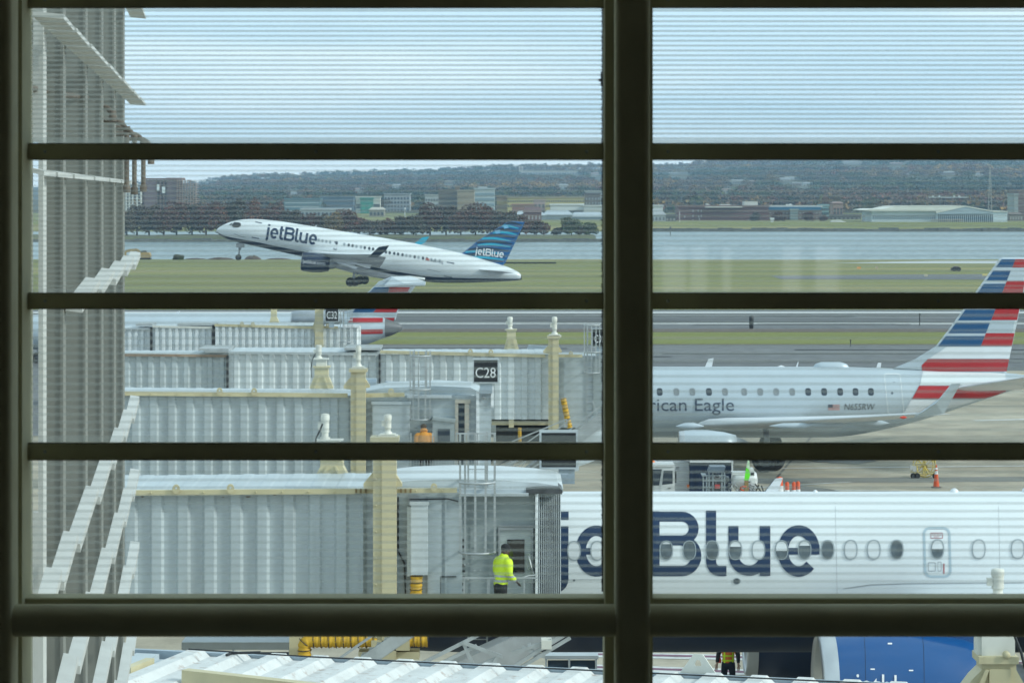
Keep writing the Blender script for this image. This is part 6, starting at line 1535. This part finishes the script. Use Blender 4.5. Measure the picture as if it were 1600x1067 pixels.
# the woods: thousands of crowns that read as one mass
WH = np.array([(.085,.070,.052),(.13,.085,.055),(.07,.08,.035),(.20,.125,.05),(.14,.062,.045),(.04,.06,.035),(.28,.17,.05),(.075,.06,.055)])
cents = []; cols_ = []; sizes = []
def blob(X, D, z, r, hgt, c, n, sz):
    d = rng.normal(size=(n,3)); d /= np.linalg.norm(d,axis=1)[:,None]; d[:,2] = np.abs(d[:,2])*1.0-.15
    q = np.array([X, D, z+hgt*.45])+d*np.array([r, r, hgt*.55])*rng.uniform(.6,1.05,(n,1))
    cents.append(q); cols_.append(np.clip(c*rng.uniform(.6,1.4,(n,1)), .01, 1)); sizes.append(np.full(n, sz))
SPOTS = [(1060,271,34),(1152,283,24),(1175,284,10),(1235,277,16),(1225,280,18),(1136,297,20),(1245,286,14),(1262,287,14),(1072,303,6),(1128,299,6),(1483,270,24),(1528,270,14),(1420,272,10),(1330,253,30),(1400,256,22),(460,300,16),(620,290,14),(560,296,16),(700,284,18),(880,290,18),(930,272,16)]
def slope_D(px, y):
    D = D0h
    while D < D1h and YH+(H-hill_z(XX(px,D), D))*F/D > y: D += 20
    return D
SPD = [(x, y, w_, slope_D(x, y+4)) for x, y, w_ in SPOTS]+[(857, 267, 92, 3760)]
def clear_of(px, D, z, r):
    py = YH+(H-z)*F/D; t = r*2.2*F/D
    for x, y, w_, Ds in SPD:
        if D < Ds+15 and abs(px-x) < w_/2+1.5 and py-t*.8 < y+3.2 and py > y-1: return False
    return True
def patch(X, D):
    v = math.sin(X*.011+D*.0031)+math.sin(X*.0043-D*.0052+1.7)+.8*math.sin(X*.023+D*.011+.6)
    return v
for k in range(9500):
    D = D0h*(D1h*1.0/D0h)**(rng.uniform(0,1)**.75)
    px = rng.uniform(150, 1650); X = XX(px, D); r = rng.uniform(2.6, 5.6)
    z = hill_z(X, D)
    if not clear_of(px, D, z, r): continue
    v = patch(X, D)+rng.normal()*.55
    c = WH[5] if v < -1.3 else WH[2] if v < -.5 else WH[0] if v < .2 else WH[1] if v < .9 else WH[4] if v < 1.5 else WH[3] if v < 2.1 else WH[6]
    stand = 1.0+.38*math.sin(X*.019+1.3*math.sin(D*.006))*math.sin(D*.0105+X*.004)
    blob(X, D, z, r, r*rng.uniform(1.2,2.0), c*stand*rng.uniform(.7,1.3), int(40*(2700/D)**.9), r*.17*(D/2700)**.5)
for px in np.arange(150, 1660, 2.2):                           # ragged skyline
    D = D1h-rng.uniform(0, 60); X = XX(px, D); r = rng.uniform(3, 6.5)
    blob(X, D, hill_z(X, D)-2, r, r*rng.uniform(.8,1.9), WH[rng.integers(len(WH))]*.8, 44, r*.15)
cents = np.concatenate(cents); cols_ = np.concatenate(cols_); sizes = np.concatenate(sizes)
me = leaf_mesh('woods', cents, sizes, cols_, base=(0,1500,0)); o = bpy.data.objects.new('woods', me); col.objects.link(o); o.location = (0,1500,0); o['kind'] = 'stuff'
# scrub between the buildings at the foot of the hills
cents = []; cols_ = []; sizes = []
for k in range(1500):
    px = rng.uniform(150, 1650); D = rng.uniform(1400, 1700) if px > 960 else rng.uniform(1540, 1750)
    X = XX(px, D); r = rng.uniform(2.0, 5.0)
    if 1040 < px < 1300 and D < 1250 or 1350 < px < 1580 and D < 1260: continue
    blob(X, D, 1.5, r, r*rng.uniform(1.3,2.4), WH[rng.integers(len(WH))], 24, r*.24)
cents = np.concatenate(cents); cols_ = np.concatenate(cols_); sizes = np.concatenate(sizes)
me = leaf_mesh('scrub_woods', cents, sizes, cols_, base=(0,1300,0)); o = bpy.data.objects.new('scrub_woods', me); col.objects.link(o); o.location = (0,1300,0); o['kind'] = 'stuff'

# ================================================================== buildings beyond the river
BW = {}
def bm_(c, **k):
    key = 'facade_%02d_%02d_%02d' % tuple(int(x*99) for x in c)
    return mat(key, c, .8, var=.08, scale=.15, **k)
WIN = mat('far_window', (.05,.06,.075), .25, var=.3, scale=.3)
def building(label, x0, x1, yt, D, c, depth=18, cols=0, rws=0, wm=None, ww=.5, wh=.5, ribbon=False, pitched=0, zb=1.5, roofc=None, cat='building', name='building', y0=.10, y1=.9, tilt=0, group=None, yb=None):
    root = thing(name, label, cat, (XX((x0+x1)/2, D), D, zb), group)
    X0, X1 = XX(x0, D), XX(x1, D); zt = ZZ(yt, D); zb_ = zb if yb is None else ZZ(yb, D)
    mb = MB(); mb.box(X0, X1, D, D+depth, zb_-.5 if yb is None else zb_, zt); mb.build('wall', bm_(c), root)
    h = zt-zb_; W = X1-X0
    mb = MB()
    if pitched:
        e = .4; ph = pitched*D/F
        mb.add([(X0-e,D-e,zt),(X1+e,D-e,zt),(X1+e,D+depth+e,zt),(X0-e,D+depth+e,zt),(X0+W*.12,D+depth/2,zt+ph),(X1-W*.12,D+depth/2,zt+ph)],[(0,1,5,4),(2,3,4,5),(1,2,5),(3,0,4),(0,3,2,1)])
    else: mb.box(X0-.3, X1+.3, D-.3, D+depth+.3, zt, zt+.7)
    mb.build('roof', bm_(roofc or tuple(x*.9 for x in c)), root)
    if cols and rws:
        first = None
        for j in range(rws):
            zc = zb_+h*(y0+(y1-y0)*(j+.5)/rws); hh = h*(y1-y0)/rws*wh/2
            if ribbon:
                mb = MB(); mb.box(X0+W*.02, X1-W*.02, D-.12, D-.02, zc-hh, zc+hh); mb.build('ribbon_window', wm or WIN, root); continue
            for i in range(cols):
                xc = X0+W*(i+.5)/cols; hw = W/cols*ww/2
                if first is None:
                    mb = MB(); mb.box(X0-hw, X0+hw, D-.12, D-.02, zb-hh, zb+hh); first = mb.build('window', wm or WIN, root); o_ = first
                else:
                    o_ = first.copy(); col.objects.link(o_); o_.parent = root
                o_.location = (xc-X0, 0, zc-zb)
    return root
# tower block under construction: slabs, columns, scaffolding
uc = thing('unfinished_tower', 'unfinished red-brown tower block with open floors, rising beside the sun screen', 'tower block', (XX(265,1300), 1300, 1.5))
DU = 1300.0; UCM = bm_((.20,.13,.11)); UC2 = bm_((.36,.24,.19))
mb = MB()
for y in np.arange(281, 326, 3.5): mb.pbox(222, y, 283, y+.9, DU, 16)
for x in list(np.arange(222, 284, 5.5)): mb.pbox(x, 279, x+1.4, 330, DU-.1, 2)
mb.pbox(224, 281, 281, 330, DU+6, 8); mb.pbox(260,278,284,281,DU,14); mb.pbox(222,278.5,262,280.5,DU,14); mb.build('concrete_frame', UCM, uc)
mb = MB()
for y in np.arange(283, 326, 3.4): mb.pbox(276, y, 305, y+.8, DU-1, 14)
for x in np.arange(276, 306, 4.2): mb.pbox(x, 281 if x<297 else 286, x+1.0, 330, DU-1.2, 1.0)
mb.build('floor_slabs', UC2, uc)
mb = MB(); mb.pbox(245,288,249,298,DU-.6,.3); mb.pbox(253,292,258,302,DU-.6,.3); mb.build('white_sheeting', WHITE, uc)
mb = MB()
for x in (196,201,206,213,219): mb.pbox(x, 284+abs(x-206)*.3, x+2.2, 330, DU-3, 1.5)
for y in np.arange(288, 325, 4.5): mb.pbox(196, y, 221, y+.8, DU-3.1, 1.4)
mb.build('scaffold', bm_((.62,.62,.60)), uc)
mb = MB()
for a, b_ in ((225,243),(262,279)): mb.pbox(a, 283, b_, 330, DU-.4, .2)
mb.build('cladding', bm_((.16,.11,.12)), uc)
building('tall dark brown block with a pale right-hand face, behind the treetops', 685, 714, 298, 1400, (.13,.105,.085), 22, 1, 5, ribbon=True, wm=bm_((.08,.07,.06)), wh=.35)
building('tan blank-walled block joined to the right side of the dark brown block', 714.5, 741, 299, 1398, (.33,.27,.19), 20, 1, 3, ribbon=True, wm=bm_((.27,.21,.14)), wh=.3)
building('small rooftop block between the dark brown and tan blocks', 711, 718, 293, 1410, (.25,.19,.13), 6)
building('pale glassy office block with white bands, right of the tan block', 741.5, 773, 296, 1450, (.40,.46,.48), 20, 1, 4, ribbon=True, wm=bm_((.20,.28,.33)), wh=.5)
building('small white cube-topped block above the pale office block', 748, 760, 294, 1452.5, (.5,.53,.54), 8, 3, 1)
building('long yellow building with a double row of small dark windows', 793, 913, 310, 1350, (.52,.45,.20), 14, 34, 2, ww=.42, wh=.42, y0=.45, y1=.98, roofc=(.32,.27,.17))
building('brown low block at the left end of the long yellow building', 776, 793, 308, 1352, (.24,.17,.11), 14, 1, 2, ribbon=True, wm=bm_((.33,.26,.12)))
building('pale pink blocky annexe in front of the yellow building', 834, 852, 314, 1330, (.40,.30,.27), 10, 3, 2)
building('low red-roofed strip in front of the yellow building', 800, 835, 321, 1325, (.25,.13,.10), 10, roofc=(.28,.14,.10))
building('long white flat-roofed hall in front of the yellow building', 860, 912, 321, 1320, (.62,.64,.64), 14, 1, 1, ribbon=True, wh=.2, roofc=(.66,.68,.68))
building('dark brick and glass block beside the thick window post', 914, 938, 304, 1360, (.12,.10,.10), 18, 5, 4, wm=bm_((.28,.31,.34)), ww=.5, wh=.5)
building('pale grey block with slim windows behind the dark brick block', 916, 943, 300, 1395, (.40,.43,.45), 18, 6, 1)
building('white flat building behind the long white hall', 912, 945, 323, 1315, (.5,.52,.52), 12, roofc=(.60,.62,.62))
for i, (a, b_, t, lb) in enumerate(((805,852,332,'grey steel shed with a pale pitched roof, left of three'),(850,894,331,'grey steel shed with a pale pitched roof, between two others'),(893,945,334,'grey steel shed with a pale pitched roof beside the thick window post'))):
    building(lb, a, b_, t+5, 1150+i*3, (.34,.39,.42), 30, 14, 1, pitched=7, ww=.25, wh=.7, wm=bm_((.24,.29,.32)), roofc=(.40,.45,.48), group='grey steel sheds')
building('red brick gabled house among the russet treetops', 818, 846, 332, 1100, (.17,.08,.07), 12, 5, 1, pitched=9, ww=.35, roofc=(.13,.07,.065), wm=bm_((.4,.4,.4)))
building('blue-grey glazed office with white bands left of the brown block', 444, 500, 312, 1500, (.11,.19,.22), 20, 1, 3, ribbon=True, wm=bm_((.42,.47,.48)), wh=.22)
building('slate-blue long office behind the climbing jet', 501, 552, 309, 1520, (.12,.17,.21), 20, 14, 3, ww=.4, wh=.4)
building('small emerald green box building above the russet trees', 563, 583, 311, 1480, (.05,.24,.19), 10, 2, 1, wm=bm_((.05,.3,.22)))
building('cream arched canopy hall left of the green box', 556, 594, 309, 1482.5, (.55,.54,.50), 8, 1, 1, ribbon=True, wh=.3)
building('pale domed-roof hall right of the green box', 577, 600, 328, 1300, (.26,.25,.21), 14, 4, 1, pitched=4, roofc=(.42,.40,.34))
building('grey four-storey block with white bands near the dark brown block', 600, 640, 304, 1520, (.30,.33,.35), 20, 8, 4)
building('off-white low block left of the dark brown block', 664, 685, 306, 1490, (.40,.42,.42), 16, 5, 3)
building('long pale low warehouse under the slate-blue office', 470, 545, 328, 1250, (.30,.34,.36), 16, 12, 1, roofc=(.42,.45,.47))
hb = building('long pale institutional building high on the wooded ridge', 812, 902, 267, 3700, (.46,.46,.42), 30, 22, 2, ww=.5, wh=.5, yb=282, roofc=(.36,.38,.38))
building('slim twin-towered white church front on the wooded ridge', 806, 818, 272, 3690, (.60,.60,.55), 20, 2, 1, yb=281)
for x in (812.0, 816.0): building('thin white tower of the ridge-top church, ' + ('left one' if x < 814 else 'right one'), x-.9, x+.9, 262, 3688, (.62,.61,.56), 2, yb=278, name='tower', cat='tower', pitched=2)
# right side
building('grey barn-roofed shed with a white front beside the thick window post', 1000, 1040, 336, 1090, (.42,.46,.48), 24, 7, 1, pitched=9, ww=.5, wm=bm_((.16,.17,.18)), roofc=(.33,.35,.35))
building('white flat-roofed block behind the barn-roofed shed', 1008, 1036, 323, 1200, (.60,.62,.62), 14)
building('low dark shed with an open front right of the barn-roofed shed', 1040, 1056, 338, 1092, (.10,.10,.10), 16, 3, 1, wm=bm_((.3,.3,.3)))
lb_ = building('long dark red brick building with rooftop plant on the far bank', 1060, 1201, 324, 1130, (.165,.085,.085), 22, 1, 4, ribbon=True, wm=bm_((.105,.06,.065)), wh=.30, y0=.12, y1=.98)
for x, y in ((1082,328),(1090,328),(1095,328),(1069,337),(1082,336),(1091,337),(1095,336),(1082,343),(1092,341),(1146,345)):
    mb = MB(); mb.pbox(x, y, x+1.8, y+3.2, 1129.7, .15); mb.build('window', bm_((.45,.47,.47)), lb_)
mb = MB(); mb.pbox(1102,323,1160,324.6,1128,20); mb.prism([(1104,323.5),(1104,318),(1107,318.5),(1111,323.5)],1131,6); mb.pbox(1126,319.5,1141,323.5,1131,8); mb.pbox(1163,315,1184,323.5,1131,10); mb.pbox(1147,320.5,1151,323.5,1133,4); mb.build('rooftop_plant', bm_((.60,.60,.56)), lb_)
bb = building('brick building with a bright blue roof band and white plant on top', 1201, 1284, 324, 1150, (.16,.11,.10), 18, 16, 2, ww=.4, wh=.35, y0=.1, y1=.75, wm=bm_((.34,.34,.34)), roofc=(.55,.58,.58))
mb = MB(); mb.pbox(1200.5,323.5,1283,328.5,1149.5,.4); mb.build('blue_band', bm_((.03,.13,.24)), bb)
mb = MB(); mb.prism([(1228,322.5),(1230,319),(1234,320),(1236,318.5),(1240,322.5)],1152,5); mb.pbox(1248,321,1262,323,1152,5); mb.pbox(1211,321.5,1219,323,1152,5); mb.build('rooftop_plant', bm_((.62,.62,.60)), bb)
building('pale green-grey stair tower in the middle of the blue-banded building', 1235, 1247, 329, 1148, (.28,.33,.32), 4, 1, 3, ribbon=True, wm=bm_((.2,.25,.26)))
building('small teal glazed block at the right end of the blue-banded building', 1283.5, 1295, 322, 1155, (.20,.34,.36), 12, 4, 3, ww=.6)
building('small pink-brown house right of the teal block', 1302, 1317, 318, 1230, (.30,.19,.16), 12, 3, 1, pitched=3)
building('low dark brown shed between the blue-banded building and the white wreck', 1285, 1345, 338, 1170, (.11,.09,.085), 14, 9, 1, wm=bm_((.25,.25,.25)))
building('tiny white service hut on the grass before the long brick building', 1205, 1208.5, 343.5, 1060, (.72,.74,.74), 2, name='hut', cat='hut')
# hangar with the pointed pale roof
DH = 1066.0
hg = thing('hangar', 'wide pale blue hangar with a low pointed roof on the far bank', 'hangar', (XX(1465,DH), DH, 2))
HC = bm_((.55,.64,.68)); HD = bm_((.06,.09,.12)); HR = bm_((.72,.73,.66))
mb = MB(); mb.pbox(1362,329,1465,350.5,DH+1,30); mb.pbox(1550,331,1574,350.5,DH+1,30); mb.prism([(1464,350.5),(1464,333),(1508,322.3),(1552,331),(1552,350.5)],DH,32); mb.build('wall', HC, hg)
mb = MB(); mb.prism([(1349,328.6),(1362,326.6),(1380,326.6),(1400,322),(1508,321.6),(1554,330),(1554,331.5),(1508,323.3),(1463,333.4),(1463,330),(1362,330)][::-1],DH-.6,34); mb.pbox(1553,330,1575,331.3,DH+.5,31); mb.build('roof', HR, hg)
mb = MB(); mb.prism([(1464,333.2),(1508,323.4),(1552,331.2),(1552,333),(1464,335)],DH-.4,.3); mb.build('gable', bm_((.35,.44,.50)), hg)
for k in range(28):
    x = 1466+k*3.1; mb = MB(); mb.pbox(x, 335, x+1.7, 349.5, DH-.15, .1); mb.build('front_opening', HD, hg)
for k in range(30):
    x = 1364+k*3.3; mb = MB(); mb.pbox(x, 336.5, x+1.5, 342.5, DH+.85, .1); mb.build('clerestory_window', bm_((.20,.25,.29)), hg)
mb = MB(); mb.pbox(1455,342.6,1506,343.4,DH-1.2,.4)
for k in range(14): mb.pbox(1456+k*3.7, 343.4, 1456.7+k*3.7, 349, DH-1.2, .3)
mb.build('balustrade', bm_((.42,.38,.31)), hg)
building('tall red-brown brick tower with a grey side at the right edge of the view', 1591, 1640, 299, 1120, (.20,.14,.13), 20, 1, 9, ribbon=True, wm=bm_((.14,.10,.10)), wh=.35)
building('slim grey-green concrete block left of the brick tower', 1585, 1591, 305, 1118, (.30,.34,.33), 16)
building('low brown house between the hangar and the brick tower', 1577, 1598, 335, 1110, (.20,.16,.13), 10, 5, 1, pitched=3, wm=bm_((.4,.4,.38)))
wk = MB(); wk.prism([(1299,350),(1299,344.5),(1314,344),(1327,349),(1328,350)], 1058, 5); tag(wk.build('white_tent', bm_((.70,.71,.70))), 'low white tent-like shelter on the grass left of the hangar', 'tent')
# lattice mast, floodlight mast, lamp, channel marker
lm = thing('radio_mast', 'tall thin lattice mast behind the right end of the hangar', 'mast', (XX(1547,1250), 1250, 2))
mb = MB(); D = 1250
for sx in (-1, 1): mb.bar(P(1547+sx*3.2, 345, D), P(1547+sx*.6, 262, D), .22)
y = 340; sgn = 1
while y > 266:
    w_ = .6+2.6*(y-262)/83; mb.bar(P(1547-sgn*w_, y, D), P(1547+sgn*w_*.9, y-5.5, D), .14); sgn *= -1; y -= 5.5
mb.build('lattice', bm_((.42,.42,.40)), lm)
fm_ = thing('floodlight_mast', 'floodlight mast with a long white crossbar above the hangar roof', 'mast', (XX(1469,1180), 1180, 2))
mb = MB(); mb.bar(P(1469,350,1180), P(1469,305,1180), .35); mb.build('pole', bm_((.10,.12,.14)), fm_)
mb = MB(); mb.bar(P(1451,308.6,1180), P(1513,308.6,1180), .35); mb.build('crossbar', bm_((.5,.55,.58)), fm_)
for x in (1458,1468,1491,1499): 
    mb = MB(); mb.pbox(x-1.3,305.6,x+1.3,308.4,1179.5,.5); mb.build('lamp_head', WHITE, fm_)
cm = MB(); Dm = 13.8*F/(368-YH); cm.tube([P(1047.5,369,Dm), P(1047.5,356,Dm)], .13, 8); cm.lathe([(0,.35),(.5,.3),(.6,.05)], P(1047.5,357,Dm), 'Z', 10); tag(cm.build('channel_marker', bm_((.12,.12,.11))), 'thin channel marker pole standing in the river beside the thick window post', 'marker')
fp = MB(); fp.tube([P(1062,350,1060), P(1062,330,1060)], .12, 8); tag(fp.build('flagpole', bm_((.6,.6,.6))), 'thin pale pole in front of the left end of the long brick building', 'pole')
fp = MB(); fp.tube([P(632.5,350,860), P(632.5,327,860)], .12, 8); fp.lathe([(0,.3),(.3,.3),(.4,.1)], P(632.5,327,860), 'Z', 8); tag(fp.build('lamp_post', bm_((.6,.62,.62))), 'white lamp post rising in a gap of the russet tree row', 'lamp post')
fp = MB(); fp.tube([P(1347,348,1070), P(1347,336,1070)], .15, 6); fp.tube([P(1350.5,348,1070), P(1350.5,336,1070)], .15, 6); tag(fp.build('mooring_posts', bm_((.5,.5,.5))), 'two short pale posts close to the left end of the hangar', 'post')
# red and ochre trees among the far buildings
for i, (px, yt, w_, c, lb, D) in enumerate(((1216,330,22,1,'dark red tree before the left half of the blue-banded building',1100),(1262,329,20,0,'darkest red tree before the right half of the blue-banded building',1100),(1180,331,16,6,'brown tree merging with the right end of the long brick building',1105),(1287,336,14,3,'small russet tree below the teal block',1100),
        (1375,314,16,4,'ochre tree behind the left roof of the hangar',1290),(1360,312,14,5,'green bushy tree behind the left end of the hangar',1300),(1467,302,12,4,'rusty orange treetop above the hangar roof',1350),(1440,306,14,4,'tan tree behind the middle of the hangar roof',1330),(1310,300,16,4,'tan tree rising above the teal block',1400),(1290,302,14,1,'reddish tree on the slope above the blue-banded building',1400),
        (1205,272,22,4,'bright ochre tree on the hillside above the blue-banded building',2300),(1190,300,24,5,'olive tree on the slope above the long brick building',1700),(1495,262,14,5,'dark evergreen on the hilltop between the hangar and the sky',2900),(1325,270,16,5,'pale olive tree high on the slope right of the ochre tree',2600))):
    tree(px, yt, D, w_, c, lb, 'trees scattered on the opposite slope', z0=(1.8 if D < 1500 else hill_z(XX(px,D), D)-.5), stem=.05)
# little houses scattered on the slope
spots = [(1060,271,34,'longest pale roofline, just above the grey barn-roofed shed'),(1152,283,24,'white terraced house row in the middle of the slope'),(1175,284,10,'brown gabled house at the right end of the white terrace'),(1235,277,16,'bright white flat roof right of the ochre tree'),(1225,280,18,'low grey roof below the bright white flat roof'),(1136,297,20,'thin grey roofline under the white terrace'),(1245,286,14,'pale hipped house halfway up the slope'),(1262,287,14,'long pale bungalow right of the hipped house'),(1072,303,6,'tiny white house low on the left slope'),(1128,299,6,'tiny white cube house under the white terrace'),
         (1483,270,24,'long pinkish building on the hilltop right part'),(1528,270,14,'short white row on the hilltop near the mast'),(1420,272,10,'little pale house on the hilltop'),(1330,253,30,'long pale roof high at the top of the slope'),(1400,256,22,'pale flat roof at the top of the slope'),(460,300,16,'small white house above the blue-grey glazed office'),(620,290,14,'small pale house over the grey four-storey block'),(560,296,16,'pale low house above the green box'),(700,284,18,'grey roof above the dark brown block'),(880,290,18,'pale low block above the yellow building'),(930,272,16,'white low block close to the thick window post on the ridge')]
for i, (px, y, w_, lb) in enumerate(spots):
    # find the slope distance whose ground shows at this row
    D = slope_D(px, y+4)
    c = [(.52,.54,.54),(.45,.44,.40),(.30,.24,.20),(.58,.60,.60)][i%4]
    zg = hill_z(XX(px,D), D)-1
    building(lb, px-w_/2, px+w_/2, y, D, c, 12, max(2, int(w_/4)), 1, pitched=0 if i%3==0 else 2.2, zb=zg, ww=.35, wh=.4, roofc=[(.62,.63,.62),(.30,.31,.31),(.24,.17,.14)][i%3], cat='house', name='house', group='houses scattered over the wooded slope')
